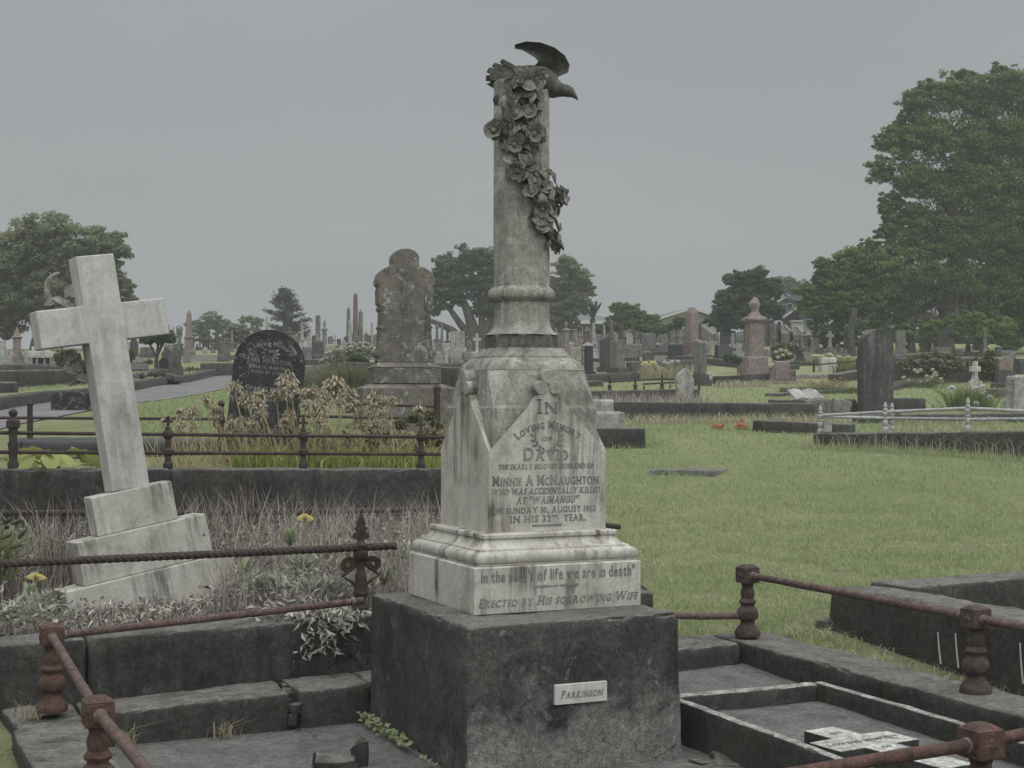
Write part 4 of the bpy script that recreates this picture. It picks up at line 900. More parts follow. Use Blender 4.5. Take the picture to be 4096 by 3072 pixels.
G('tablet', 370.5, 346, 335, 7, M_dgrey, 'dark pointed headstone beside the tall brown headstone', top='peak', Y=52)
G('tablet', 376, 346, 334, 6, M_grey, 'grey round topped headstone beside the tall brown headstone edge', top='round', Y=54)
# --- between the tall brown headstone and the column
G('statue', 437, 349, 321, 8, M_grey, 'grey draped figure on pedestal right of the tall brown headstone', Y=48)
G('column', 447.5, 352, 329.5, 6.5, M_polish, 'small black bottle shaped monument left of the tall grey slab', base=.5, Y=46)
G('rough', 446, 355.5, 343, 9.5, M_cream, 'squat pale stone below the black bottle shaped monument', Y=38)
G('rough', 447, 364, 348, 7, M_lgrey, 'worn white bird bath stone left of the tall grey slab', Y=36)
G('tablet', 457.5, 360, 331.3, 14.5, M_lgrey, 'tall pale grey slab with dark panel near the column', top='flat', Y=38)
G('block', 455.5, 368, 357.5, 12, M_grey, 'flat grey marker in front of the tall pale grey slab', Y=33)
G('cross', 477, 356, 333.5, 8.2, M_white, 'white marble cross close to the column left side', base=.22, thick=.045 * 2, Y=40)
# --- right of the column, up to the fence
G('tablet', 559.5, 351, 333, 6.5, M_grey, 'grey arched headstone touching the column right side', top='round', Y=52)
G('pillar', 566, 352, 321, 9.5, M_pink, 'tall pinkish pillar with crown finial right of the column', Y=52)
G('pillar', 575, 342, 325, 6, M_grey, 'plain grey capped pillar behind the pinkish ones', finial='none', Y=58, arch=False)
G('obelisk', 576.5, 349, 337, 6.5, M_pink, 'small pink peaked pillar in front of the grey capped pillar', Y=50, base=.25)
G('rough', 575, 361, 347, 12.5, M_cream, 'cream rough block left of the black inscribed obelisk', Y=42)
G('pillar', 587, 344, 326, 9, M_red, 'red granite temple shaped monument behind the black obelisk', finial='peak', Y=56)
G('obelisk', 593.5, 346, 322.5, 6, M_lgrey, 'white spired monument below the palm', Y=56, base=.35)
t = G('obelisk', 588, 375, 342, 12.5, M_polish, 'black granite peaked pillar with white lettering down its left face', Y=30, base=.14, steps=False, rz=30, name='inscribed_pillar', cat='monument') if False else None
p = ground(587.5, 376); s = p.y / F
t = thing('inscribed_pillar', 'black granite peaked pillar with white lettering down its left face', 'monument', p, R(38))
MB().square([(6 * s, -.3), (6 * s, 4.5 * s), (5.6 * s, 5 * s)]).build('base', M_polish, t, bevel=.01); MB().square([(4.3 * s, 5.05 * s), (4.0 * s, 30 * s)]).build('shaft', M_polish, t, bevel=.01)
MB().square([(4.4 * s, 30.05 * s), (4.4 * s, 30.4 * s), (.01, 34 * s)]).build('cap', M_lgrey, t)
V, Fc = lettering('In memoriam', 23 * s, 3.2 * s, serif=False); inscribe('inscription', [(V, Fc, 0, 0)], M_trim, t, (-4.3 * s, 1.4 * s, 17.5 * s), (0, 0, -1), (0, -1, 0), (-1, 0, 0), .02)
G('tablet', 607.5, 372, 337, 15, M_dgrey, 'tall dark slate headstone with speckled edge right of the black pillar', top='seg', Y=31, m2=M_kerb, d=.2, rz=25)
G('tablet', 617.5, 373, 339.5, 10.5, M_grey, 'tall plain grey slab right of the dark slate headstone', top='flat', Y=30, m2=M_kerb, d=.34, rz=30)
G('rough', 597, 353, 343, 6, M_pink, 'small pink square stone behind the dark slate headstone', Y=44)
G('block', 592, 360, 349, 10, M_lgrey, 'white low tomb behind the black inscribed pillar', Y=42)
G('obelisk', 611.5, 346, 320, 8, M_red, 'red peaked obelisk behind the tall plain grey slab', base=.15, Y=52)
G('statue', 622, 346, 323.5, 8, M_dgrey, 'dark memorial with small white angel near the fence', Y=55)
G('tablet', 629.5, 346, 333.5, 7, M_lgrey, 'white round topped headstone standing on a brown base', top='round', Y=46, base=.05)
G('rough', 634, 357, 344, 17, M_brown, 'wide brown stone base under the white round topped headstone', Y=42)
G('cross', 641, 347, 333.5, 6, M_dgrey, 'dark brown thick cross right of the brown stone base', Y=48, thick=.1)
G('tablet', 646, 346, 335, 6, M_grey, 'grey plain headstone left of the carved gothic one', top='flat', Y=48)
G('tablet', 652.7, 348, 332.5, 6, M_grey, 'carved gothic headstone with pale tracery below the paling fence', top='peak', Y=47, m2=M_rock)
G('block', 675.5, 360, 344.5, 13, M_polish, 'square black granite headstone on dark base', Y=38, slant=.05, m2=M_dgrey)
p = ground(692, 357); s = p.y / F
t = thing('peaked_pillar', 'largest brownish red granite peaked pillar right of centre', 'monument', p, R(28))
MB().square([(11 * s, -.3), (11 * s, 2.5 * s)]).build('base', M_grey, t, bevel=.02); MB().square([(8.4 * s, 2.51 * s), (8.2 * s, 9 * s)]).build('plinth', M_red, t, bevel=.02); MB().square([(6.9 * s, 9.01 * s), (6.7 * s, 14.5 * s)]).build('plinth', M_red, t, bevel=.02)
MB().square([(5.0 * s, 14.51 * s), (4.8 * s, 43.5 * s), (2.6 * s, 49 * s), (.8 * s, 50.2 * s)]).build('shaft', M_pink, t, bevel=.02)
p = ground(700, 386); s = p.y / F
t = thing('slanted_pillar', 'grey slant topped square pillar before the largest red pillar', 'monument', p, R(34))
MB().square([(8.6 * s, -.3), (8.4 * s, 5 * s)]).build('base', M_dgrey, t, bevel=.02); MB().square([(7.0 * s, 5.01 * s), (6.7 * s, 11.5 * s)]).build('plinth', M_dgrey, t, bevel=.02)
k = 5.0 * s; MB().add([(-k, -k, 11.51 * s), (k, -k, 11.51 * s), (k, k, 11.51 * s), (-k, k, 11.51 * s), (-k * .97, -k * .97, 43 * s), (k * .97, -k * .97, 43 * s), (k * .97, k * .97, 47 * s), (-k * .97, k * .97, 47 * s)], [(3, 2, 1, 0), (4, 5, 6, 7), (0, 1, 5, 4), (1, 2, 6, 5), (2, 3, 7, 6), (3, 0, 4, 7)]).build('shaft', M_grey, t, bevel=.03)
G('obelisk', 717, 350, 332, 6, M_pink, 'pink peaked pillar under the dark tree', base=.15, Y=48)
G('tablet', 712, 354, 341, 8, M_cream, 'mossy pale block left of the black headstone with flowers', top='flat', Y=42)
G('block', 722, 362, 345, 12, M_polish, 'black desk headstone with yellow flowers beside it', Y=38, m2=M_dgrey)
G('tablet', 730, 356, 347, 5, M_dgrey, 'small dark headstone right of the black desk headstone', top='flat', Y=42)
G('tablet', 738.5, 352, 343, 5, M_lgrey, 'tiny white headstone left of the pink shrouded urn monument', top='flat', Y=44)
G('pillar', 754.3, 374, 297, 27, M_pink, 'tall pink granite pillar monument with shrouded urn on top', Y=42, finial='shrouded', rz=12)
t = thing('granite_headstone', 'pink granite headstone with two lower wings right of the shrouded urn monument', 'headstone', ground(782, 384), R(14)); s = t.location.y / F
MB().box(-16 * s, 16 * s, -4 * s, 4 * s, -.2, 3.5 * s).build('base', M_pink, t); MB().box(-8 * s, 8 * s, -2.2 * s, 2.2 * s, 3.51 * s, 23 * s).build('tablet', M_pink, t, bevel=.03)
MB().box(-13.5 * s, -8.05 * s, -2 * s, 2 * s, 3.51 * s, 17 * s).build('wing', M_brown, t, bevel=.02); MB().box(8.05 * s, 14.5 * s, -2 * s, 2 * s, 3.51 * s, 14 * s).build('wing', M_brown, t, bevel=.02)
G('cross', 800, 364, 335, 9, M_dgrey, 'black cross on a stepped black base by the hydrangea', Y=44, base=.48, m2=M_polish, rz=10)
G('pillar', 804.5, 352, 329, 8.5, M_lgrey, 'light grey ornamented pillar behind the black cross', Y=52, finial='urn')
G('rough', 814.8, 353, 338, 7.5, M_cream, 'pale rough topped headstone right of the black cross', Y=48)
G('tablet', 819.5, 360, 346.5, 8, M_dgrey, 'dark peaked side of a headstone left of the cream cross', top='peak', Y=42)
G('cross', 830, 357, 331, 8, M_cream, 'cream stone cross on a brown boulder base', Y=44, base=.42, m2=M_brown, thick=.1, boulder=True)
G('cross', 845, 354, 336.5, 5.5, M_grey, 'small thin grey cross on a low base beside the tree trunk', Y=46, base=.32)
G('rough', 827.5, 371.5, 357.5, 19, M_white, 'cracked white and black stone beside the iron rail', Y=33)
G('tablet', 900.5, 358, 331, 10.5, M_grey, 'tall grey tablet with rounded inner panel right of the black stained headstone', top='flat', Y=42)
G('statue', 926.5, 352, 329, 10, M_brown, 'brown pedestal monument with weathered figure under the big tree', Y=48, base=.6)
G('block', 941, 357, 347, 18, M_cream, 'low yellowish headstone behind the ivy covered plot', Y=44, slant=.1)
G('column', 984.5, 357, 330.5, 10, M_grey, 'grey broken pillar with white foot under the big tree', Y=46, base=.3)
G('tablet', 1010, 360, 350, 12, M_grey, 'grey tapered headstone at the right under the big tree', top='seg', Y=44)
G('block', 1022, 374, 359, 13, M_black, 'dark blue grey headstone at the far right edge', Y=34, slant=.1)
t = G('tablet', 1004, 384, 356.5, 16, M_pink, 'pink rounded headstone leaning on a dark block', top='seg', Y=32, m2=M_dgrey, base=.5, tilt=6)
p = ground(975, 391); s = p.y / F
t = thing('waisted_cross', 'white marble cross on a flared base behind the iris clump', 'grave cross', p, R(12))
MB().prism([(-7 * s, -.2), (7 * s, -.2), (6.7 * s, 9.5 * s), (4.4 * s, 10.2 * s), (2.6 * s, 12.5 * s), (1.9 * s, 16 * s), (1.8 * s, 19 * s), (4.9 * s, 19 * s), (4.9 * s, 24.5 * s), (1.8 * s, 24.5 * s), (1.7 * s, 29.5 * s), (-1.7 * s, 29.5 * s), (-1.8 * s, 24.5 * s), (-4.9 * s, 24.5 * s), (-4.9 * s, 19 * s), (-1.8 * s, 19 * s), (-1.9 * s, 16 * s), (-2.6 * s, 12.5 * s), (-4.4 * s, 10.2 * s), (-6.7 * s, 9.5 * s)], -.07, .07).build('cross', M_white, t, bevel=.012)
G('rough', 1018, 413, 375.5, 24, M_lgrey, 'large rough hewn grey headstone at the right edge behind the white rail', Y=22, d=.35)
# --- larger stones nearer the camera
p = ground(875.5, 415); s = p.y / F
t = thing('stained_headstone', 'tall dark round topped headstone with white streaks on the right lawn', 'headstone', p, R(14))
M_stain = stone('streaked_slate', (.060, .058, .060), (.046, .045, .047), (.34, .34, .33), .42, 0, scale=2.0, fine=60, zst=.09)
MB().prism([(x, z - .2) for x, z in outline('round', 34.5 * s, 86 * s + .2)], -.10, .10).build('tablet', M_stain, t, bevel=.015)
MB().box(-21 * s, 21 * s, -.2, .2, -.3, 2 * s).build('base', M_conc, t)
p = ground(684.5, 401); s = p.y / F
t = thing('ogee_headstone', 'small white waisted headstone with pointed scroll top by the rusty railing', 'headstone', p, R(14))
MB().prism([(x, z - .2) for x, z in outline('ogee', 18.5 * s, 32.5 * s + .2)], -.06, .06).build('tablet', M_lgrey, t, bevel=.01)
V, Fc = lettering('IN MEMORY', 13 * s, 1.6 * s); inscribe('inscription', [(V, Fc, 0, 17 * s), (V, Fc, 0, 12 * s)], M_grey, t, (0, -.06, 0), (1, 0, 0), (0, 0, 1), (0, -1, 0), .006) if False else None
# black arched headstone in front
p = at(258, 470, 13.4); s = p.y / F
t = thing('arched_headstone', 'leaning black arched headstone with pale carved lettering behind the dry seed heads', 'headstone', p, R(6)); t.rotation_euler[1] = R(6.3)
wd = 70.5 * s
MB().prism([(x, z - .15) for x, z in outline('round', wd, 141 * s + .15)], -.06, .06).build('tablet', M_black, t, bevel=.006)
ls = []
def jl(body, yy, w_, h_, **k):
    V, Fc = lettering(body, w_ * s, h_ * s, **k); ls.append((V, Fc, 0, yy * s))
jl('In Loving Memory', 125, 46, 4.6, serif=False, bend=29 * s); jl('OF', 118, 5, 2.6); jl('Jane Hamilton,', 107, 45, 5.4); jl('BORN 26. MARCH 18', 101.5, 40, 2.8); jl('DIED 19 JUNE', 96.5, 34, 2.8)
jl('Charles Henry', 80, 42, 4); jl('BORN', 74, 12, 2.4); jl('DIED', 69, 12, 2.4)
ls += [sprig(0, 117 * s, 1, 4, 7 * s, -70, 20, 3.4 * s), sprig(0, 117 * s, -1, 4, 7 * s, -70, 20, 3.4 * s)]
inscribe('inscription', ls, M_gilt, t, (0, -.06, 0), (1, 0, 0), (0, 0, 1), (0, -1, 0))
# small black headstone left
p = at(73, 424, 19); s = p.y / F
t = thing('lichened_headstone', 'low black headstone spotted with pale lichen behind the leaning cross', 'headstone', p, R(4))
MB().box(-24 * s, 24 * s, -.14, .14, -.2, 6 * s).build('base', M_black, t, bevel=.01)
MB().prism([(x, z + 6.05 * s) for x, z in outline('seg', 41 * s, 26 * s)] if False else [(-20.5 * s, 6.05 * s), (20.5 * s, 6.05 * s), (20.5 * s, 29 * s)] + [(20.5 * s * math.cos(R(a)), 29 * s + 3 * s * math.sin(R(a))) for a in range(10, 180, 10)] + [(-20.5 * s, 29 * s)], -.07, .07).build('tablet', M_black, t, bevel=.008)
# tall brown headstone with moulded outline
p = at(404, 424, 15.6); s = p.y / F
t = thing('moulded_headstone', 'tall brown lichen stained headstone with scalloped top left of the column', 'headstone', p, R(13))
half = [(28.5, 61), (26.5, 80), (25.2, 100), (24.8, 111), (25, 117), (27.3, 119), (27.8, 133), (26.5, 136), (29.5, 139), (29.2, 143), (27.2, 149), (23.5, 153), (18.5, 155.8), (14, 157.5), (13.0, 160), (13.5, 164.5), (12.6, 168.5), (9.5, 171.8), (5, 173.8), (0, 174.4)]
MB().prism([(x * s, z * s) for x, z in half] + [(-x * s, z * s) for x, z in reversed(half[:-1])], -.14, .13).build('tablet', M_brown, t, bevel=.010)
for hx, hz0, hz1, tp, nm in ((46, -4, 35.5, 0, 'base'), (33.5, 40.05, 56, 1, 'plinth')):
    MB().box(-hx * s, hx * s, -.34 if hx > 40 else -.25, .34 if hx > 40 else .25, hz0 * s - (.2 if hx > 40 else 0), hz1 * s).build(nm, M_brown, t, bevel=.008)
MB().box(-45.5 * s, 45.5 * s, -.335, .335, 35.55 * s, 40 * s, 10.5 * s).build('weathering', M_brown, t); MB().box(-34.5 * s, 34.5 * s, -.26, .26, 56.05 * s, 61 * s, 7 * s).build('weathering', M_brown, t, bevel=.006)
for sx in (-1, 1):
    for x, z, q in ((24.6, 114.5, .032), (25.2, 96, .022), (28.0, 70, .04)):
        MB().tube([(0, -.15, 0), (0, .14, 0)], q, 12).build('scroll', M_brown, t, (sx * (x * s - q * .35), 0, z * s))

# ------------------------------------------------------------------ kerbs, low walls and ledgers behind
def kerbline(p0, p1, h, wd=.22, mat=None, label=None, name='low_kerb', cat='grave kerb', y0=9, Ys=None, seed=0, grp=None):
    """low wall between two image points on the ground, h = height in pixels at each end"""
    a_ = ground(*p0, y0) if not Ys else at(*p0, Ys[0]); b_ = ground(*p1, y0) if not Ys else at(*p1, Ys[1])
    n_ = Vector((-(b_ - a_).y, (b_ - a_).x, 0)).normalized() * wd
    if n_.y < 0: n_ = -n_
    hh = h if isinstance(h, tuple) else (h, h)
    z0, z1 = a_.z + hh[0] * a_.y / F, b_.z + hh[1] * b_.y / F; c = (a_ + b_) / 2; c.z = min(a_.z, b_.z)
    zb = min(a_.z, b_.z) - .4
    mb = rough_hex([v - c for v in [Vector((q.x, q.y, zb)) for q in (a_, b_, b_ + n_, a_ + n_)] + [Vector((q.x, q.y, z)) for q, z in ((a_, z0), (b_, z1), (b_ + n_, z1), (a_ + n_, z0))]], max(.1, (b_ - a_).length / 40), .006, .03, seed)
    return tag(mb.build(name, mat or M_kerb, None, c, angle=80), label, cat, grp)
K = kerbline
K((-40, 393), (92, 384), (22, 14.5), .3, M_wall, 'long dark concrete wall of the raised plots left of the leaning cross', 'low_wall', seed=1)
K((-40, 395), (19, 392.5), (12, 10.5), .3, M_wall, 'short dark kerb block at the left edge below the raised plots', seed=2)
K((-20, 371), (38, 371), 6.5, 2.0, M_kerb, 'dark flat ledger slab on the left raised plots', 'ledger_slab', 'grave slab', seed=3, Ys=(37, 37))
K((42, 373), (72, 373), 7, 1.6, M_kerb, 'grey stone platform below the white table monument', 'ledger_slab', 'grave slab', seed=4, Ys=(36, 36))
pe = thing('path_edging', 'low dark stone edging along the left side of the path', 'kerb')
for i in range(9):
    y0_, y1_ = 14 + 3.4 * i, 14 + 3.4 * (i + 1) - .02
    q = [Vector((-6.5 - .055 * (y - 20) - o, y, 0)) for y, o in ((y0_, .2), (y0_, -.01), (y1_, -.01), (y1_, .2))]; hz_ = [float(terr(-5.9, v.y)) for v in q]
    slab('edging_stone', q, min(hz_) - .3, [h + .17 for h in hz_], M_kerb, pe, 300 + i, .15, .008, .02, .02)
K((200, 371), (236, 371), 8, .4, M_kerb, 'dark plot kerb left of the black arched headstone', Ys=(38, 38), seed=8)
K((195, 356), (221, 356), 9, .5, M_rock, 'dark stone wall on the crest behind the pedestal obelisk', 'low_wall', 'wall', Ys=(58, 58), seed=9)
K((112, 365), (140, 365), 3, .8, M_kerb, 'thin dark kerb on the lawn right of the leaning cross', Ys=(44, 44), seed=10)
K((300, 391), (325, 391), 13, .3, M_kerb, 'dark kerb right of the black arched headstone', Ys=(21, 21), seed=11)
K((302, 380), (332, 372), (6, 8), .3, M_kerb, 'sloping dark kerb between black arched headstone and rosemary bush', Ys=(24, 27), seed=12)
K((345, 392), (385, 392), 30, .4, M_kerb, 'tall dark plot wall behind the rosemary bush', Ys=(19, 19), seed=13)
K((430, 392), (500, 392), 25, .5, M_wall, 'dark plot wall between tall brown headstone and column monument', 'low_wall', 'wall', Ys=(22, 22), seed=14)
K((632, 372), (692, 370), (10, 9), .3, M_kerb, 'long dark kerb ledge below the square black granite headstone', seed=15)
K((575, 384), (640, 380), (9, 8), .3, M_kerb, 'dark kerb under the tall slate headstones', seed=16)
K((706, 365), (752, 370), 7, .4, M_kerb, 'stepped dark kerb left of the shrouded urn monument', seed=17)
K((712, 384), (742, 385), (8, 10), .3, M_wall, 'dark corner kerb at the foot of the shrouded urn monument, left side', seed=18)
K((742.3, 385), (770, 384), 11, .3, M_wall, 'dark corner kerb at the foot of the shrouded urn monument, right side', seed=19)
K((792, 379), (860, 379), 4.5, .5, M_grey, 'pale grey kerb left of the black stained headstone', seed=20)
K((840, 384), (862, 380), 10, .3, M_wall, 'black kerb end touching the black stained headstone', seed=21)
K((776, 397), (862, 392), (3.5, 4), .3, M_wall, 'thin dark kerb with yellow groundcover on top', seed=22)
K((893, 391), (944, 384), (6, 7), .6, M_kerb, 'curved pale kerb right of the black stained headstone', seed=23)
K((893, 411), (926, 411), 13, .35, M_wall, 'square dark block right of the black stained headstone foot', seed=24)
K((888, 382), (1000, 382), 24, 1.2, M_wall, 'raised plot wall draped with grey green ivy', 'low_wall', 'wall', seed=25)
K((990, 388), (1060, 391), 5, .3, M_kerb, 'low kerb at the right beyond the white marble cross', seed=26)
K((588, 403), (700, 398), (12, 9), .3, M_wall, 'dark kerb carrying the small rusty railing', seed=27)
K((600, 421), (815, 419), (19.5, 15.5), .35, M_wall, 'long dark kerb across the middle of the right lawn', seed=28)
K((560, 413), (614, 413), 13.5, 1.0, M_lgrey, 'upper pale stone of the stepped base right of the monument', 'stepped_base', 'grave base', Ys=(19.9, 19.9), seed=29)
K((560, 427), (625, 427), 15, 1.2, M_lgrey, 'middle weathered stone of the stepped base right of the monument', 'stepped_base', 'grave base', Ys=(19.3, 19.3), seed=30)
K((555, 448), (646, 447), 19.5, 1.6, M_conc, 'dark lowest slab of the stepped base right of the monument', 'stepped_base', 'grave base', Ys=(18.4, 18.6), seed=31)
K((752, 432), (850, 436), 12, .3, M_wall, 'dark kerb left of the white railing on the right lawn', seed=32)
K((772, 417), (808, 417), 12, .3, M_wall, 'short dark kerb end left of the broken slabs', seed=33)
K((860, 424), (1060, 422), 9, .3, M_wall, 'dark rear kerb inside the white railing', seed=34)
wr = K((812, 446), (1080, 463), (12.5, 32), .35, M_wall, 'long dark kerb wall under the white railing on the right', 'low_wall', 'wall', seed=35)
# rows of small kerbs and stones that fill the slope
FILL = [(560, 574, 372, 6, 'dark kerb stub at the right shoulder of the monument'), (556, 586, 362, 5, 'low mossy kerb behind the cream block'), (598, 640, 363, 5, 'low dark kerb behind the two tall slate headstones'), (640, 676, 357, 5, 'thin dark kerb before the carved gothic headstone'), (628, 668, 352, 4, 'narrow kerb line above the brown stone base'),
        (684, 716, 361, 5, 'dark kerb at the foot of the largest red pillar'), (652, 690, 349, 3.5, 'small kerb just below the paling fence panels'), (704, 742, 353, 4, 'narrow kerb behind the black desk headstone'), (764, 800, 371, 5, 'mossy kerb between shrouded urn monument and hydrangea'), (796, 826, 366, 4, 'kerb in front of the black stepped cross'), (820, 858, 359, 4, 'kerb under the cream cross'), (893, 925, 362, 4, 'kerb behind the tall grey tablet'),
        (940, 1000, 357, 4, 'long kerb under the great tree right of the yellowish headstone'), (640, 700, 366, 5, 'dark earth kerb behind the daisy patch'), (570, 604, 388, 6, 'short dark kerb right of the monument shoulder, nearest'), (96, 136, 362, 4, 'kerb glimpsed under the right arm of the leaning cross'), (232, 300, 360, 5, 'kerb row right of the rough square block'), (300, 340, 366, 6, 'dark kerb in front of the black column pedestal'), (410, 470, 372, 8, 'dark plot kerb between brown headstone and column'), (1000, 1040, 398, 9, 'dark kerb at the right edge behind the rough grey stone')]
for i, (x0, x1, yb, h, l) in enumerate(FILL): K((x0, yb), (x1, yb - 1.5), h, .5, (M_kerb, M_rock, M_conc)[i % 3], l, seed=400 + i)
for args in [('block', 563, 366, 357, 12, M_grey, 'small grey desk stone at the monument shoulder'), ('tablet', 600, 349, 339, 5, M_grey, 'little grey headstone left of the red peaked obelisk'), ('tablet', 606, 350, 340, 5, M_lgrey, 'little pale headstone beside the red peaked obelisk'), ('cross', 603, 345, 333, 5, M_grey, 'tiny grey cross below the clipped hedge'), ('block', 661, 352, 345, 8, M_dgrey, 'dark low headstone right of the carved gothic one'),
             ('tablet', 667, 349, 340, 4.5, M_grey, 'tiny grey headstone below the long paling fence'), ('cross', 672, 346, 337, 4, M_lgrey, 'tiny white angel cross below the long paling fence'), ('rough', 655, 356, 348, 9, M_rock, 'mossy rock pile below the carved gothic headstone'), ('rough', 648, 361, 352, 11, M_rock, 'dark broken rock heap right of the brown stone base'), ('block', 704, 352, 344, 7, M_grey, 'grey squat stone left of the mossy pale block'),
             ('tablet', 745, 352, 343, 5, M_grey, 'small grey headstone at the left flank of the shrouded urn monument'), ('rough', 769, 357, 349, 9, M_grey, 'grey rubble stone at the right flank of the shrouded urn monument'), ('tablet', 812, 352, 344, 5, M_grey, 'small grey headstone behind the dark peaked one'), ('tablet', 838, 352, 344, 4, M_lgrey, 'small pale headstone between the two light crosses'), ('tablet', 912, 353, 342, 7, M_dgrey, 'dark headstone right of the tall grey tablet'),
             ('block', 958, 356, 349, 9, M_grey, 'grey desk stone right of the yellowish headstone'), ('tablet', 968, 353, 344, 5, M_dgrey, 'small dark headstone left of the broken pillar'), ('tablet', 998, 357, 347, 6, M_dgrey, 'dark headstone right of the broken pillar'), ('obelisk', 580, 345, 331, 4, M_pink, 'tiny pink obelisk behind the small pink peaked pillar'), ('tablet', 584, 350, 341, 5, M_dgrey, 'tiny dark headstone left of the black inscribed pillar'),
             ('rough', 566, 362, 354, 8, M_rock, 'dark squat rock below the pinkish crown pillar'), ('tablet', 95, 362, 353, 7, M_grey, 'grey headstone half hidden by the leaning cross'), ('rough', 112, 368, 360, 9, M_rock, 'dark squat rock right of the leaning cross shaft'), ('tablet', 240, 354, 344, 7, M_grey, 'grey headstone behind the rough square block'), ('tablet', 382, 352, 343, 6, M_dgrey, 'dark headstone at the left edge of the tall brown one'), ('rough', 466, 361, 352, 8, M_grey, 'weathered grey stone right of the tall pale grey slab'), ('block', 470, 368, 360, 9, M_dgrey, 'dark low stone beneath the white marble cross')]:
    grave(*args, **(dict(top=('round', 'flat', 'gothic', 'shoulder')[len(args[-1]) % 4]) if args[0] == 'tablet' else {}))
for args in [('tablet', 344, 350, 340, 4, M_lgrey, 'little white headstone left of the broad arched one'), ('tablet', 322, 352, 344, 5, M_grey, 'low grey headstone at the foot of the urn topped monument'), ('cross', 366, 344, 329, 4.5, M_grey, 'thin grey cross right of the rough brown obelisk'), ('obelisk', 372, 344, 322, 5, M_lgrey, 'pale short obelisk touching the tall brown headstone left edge'), ('tablet', 340, 352, 345, 5, M_dgrey, 'dark low headstone left of the broad arched one'),
             ('tablet', 432, 352, 341, 5, M_lgrey, 'pale headstone at the right edge of the tall brown headstone'), ('obelisk', 442, 349, 324, 5, M_grey, 'thin grey obelisk right of the draped figure'), ('tablet', 469, 352, 340, 5, M_grey, 'small grey headstone between tall grey slab and white marble cross'), ('tablet', 486, 353, 343, 6, M_dgrey, 'dark headstone touching the column left side'), ('block', 484, 360, 353, 9, M_lgrey, 'low pale stone by the column left of its moulding'),
             ('pillar', 556, 347, 328, 5, M_lgrey, 'thin pale pillar close behind the column right side'), ('obelisk', 604, 345, 325, 4.5, M_lgrey, 'thin white obelisk right of the palm'), ('tablet', 619, 349, 340, 5, M_lgrey, 'little white headstone before the dark memorial'), ('obelisk', 647, 344, 326, 4.5, M_lgrey, 'thin pale obelisk by the paling fence joint'), ('tablet', 663, 346, 338, 4, M_lgrey, 'tiny white headstone before the long paling fence'), ('pillar', 678, 347, 331, 5, M_grey, 'little grey pillar left of the largest red pillar'),
             ('tablet', 706, 350, 341, 5, M_lgrey, 'tiny pale headstone right of the largest red pillar'), ('obelisk', 733, 349, 333, 4, M_lgrey, 'thin white obelisk under the dark tree'), ('tablet', 249, 351, 342, 5, M_lgrey, 'pale headstone beside the round bush'), ('cross', 213, 353, 340, 5, M_grey, 'grey cross by the crest fence'), ('tablet', 205, 354, 347, 6, M_lgrey, 'low pale headstone on the crest by the notice board'), ('obelisk', 232, 352, 330, 5, M_grey, 'grey obelisk left of the round bush')]:
    grave(*args, **(dict(top=('round', 'flat', 'gothic', 'shoulder')[len(args[-1]) % 4]) if args[0] == 'tablet' else {}))
# open marble book and broken slabs left of the stained headstone
t = thing('marble_book', 'open white marble book lying on broken concrete by the stained headstone', 'grave book', at(806, 396.5, 27), R(8)); s = 27 / F
for sx in (-1, 1): MB().prism([(0, 2 * s), (sx * 7 * s, 4 * s), (sx * 15 * s, 2.5 * s), (sx * 15 * s, 1 * s), (0, 0)], -.28, .28).build('page', M_lgrey, t, bevel=.01)
t.rotation_euler[0] = R(18)
for i, (px, yb, wp, hp, l, tl) in enumerate(((787, 415, 30, 15, 'dark broken slab left of the open marble book', 3), (815, 414, 22, 14, 'brownish tilted slab under the open marble book', -14), (836, 414, 20, 14, 'grey cracked slab between the book and the stained headstone', 10), (849, 413, 12, 13, 'pale upright slab with a hole beside the stained headstone', -20))):
    p = ground(px, yb); s = p.y / F
    mb = rough_hex([(x * wp * s / 2, y * .25, z) for z in (-.2, hp * s) for x, y in ((-1, -1), (1, -1), (1, 1), (-1, 1))], .12, .02, .03, 80 + i)
    o = tag(mb.build('broken_slab', (M_wall, M_brown, M_grey, M_kerb)[i], None, p, R(10)), l, 'broken slab'); o.rotation_euler[1] = R(tl)
# flat marker in the lawn
p = ground(690, 473); o = rough_hex([Vector((x * .36, y * .3, z)) for z in (-.1, .035) for x, y in ((-1, -1), (1, -1), (1, 1), (-1, 1))], .06, .004, .01, 91).build('flat_marker', M_grey, None, p, R(-24)); tag(o, 'flat grey grave marker sunk in the right lawn', 'grave marker')
# black ledger behind the terrace fence
o = K((20, 455), (222, 455), 15, 1.0, M_polish, 'long polished black ledger behind the terrace fence, left of the arched headstone', 'ledger_slab', 'grave slab', Ys=(12.6, 13.2), seed=40)
# neighbouring plot on the right with the broken corner
nb = thing('neighbour_kerb', 'high black concrete kerb with broken corner right of the pipe railing', 'grave kerb')
slab('kerb_stone', [PL(2.78, -2.6), PL(3.14, -2.6), PL(3.08, 1.38), PL(2.80, 1.42)], -.1, [.47, .47, .475, .475], M_conc, nb, 95, .05, .008, .03, .03)
slab('kerb_stone', [PL(3.145, 1.15), PL(6.2, 1.25), PL(6.2, 1.58), PL(3.10, 1.45)], -.1, [.48, .50, .50, .48], M_conc, nb, 96, .06, .006, .02, .02)
p = PL(2.80, 1.41, .12); rough_hex([Vector((x * .07, y * .06, z)) for z in (-.2, .17) for x, y in ((-1, -1), (1, -.7), (.8, 1), (-.7, 1))], .03, .02, .04, 97, .02).build('broken_corner', M_conc, nb, p, angle=80)

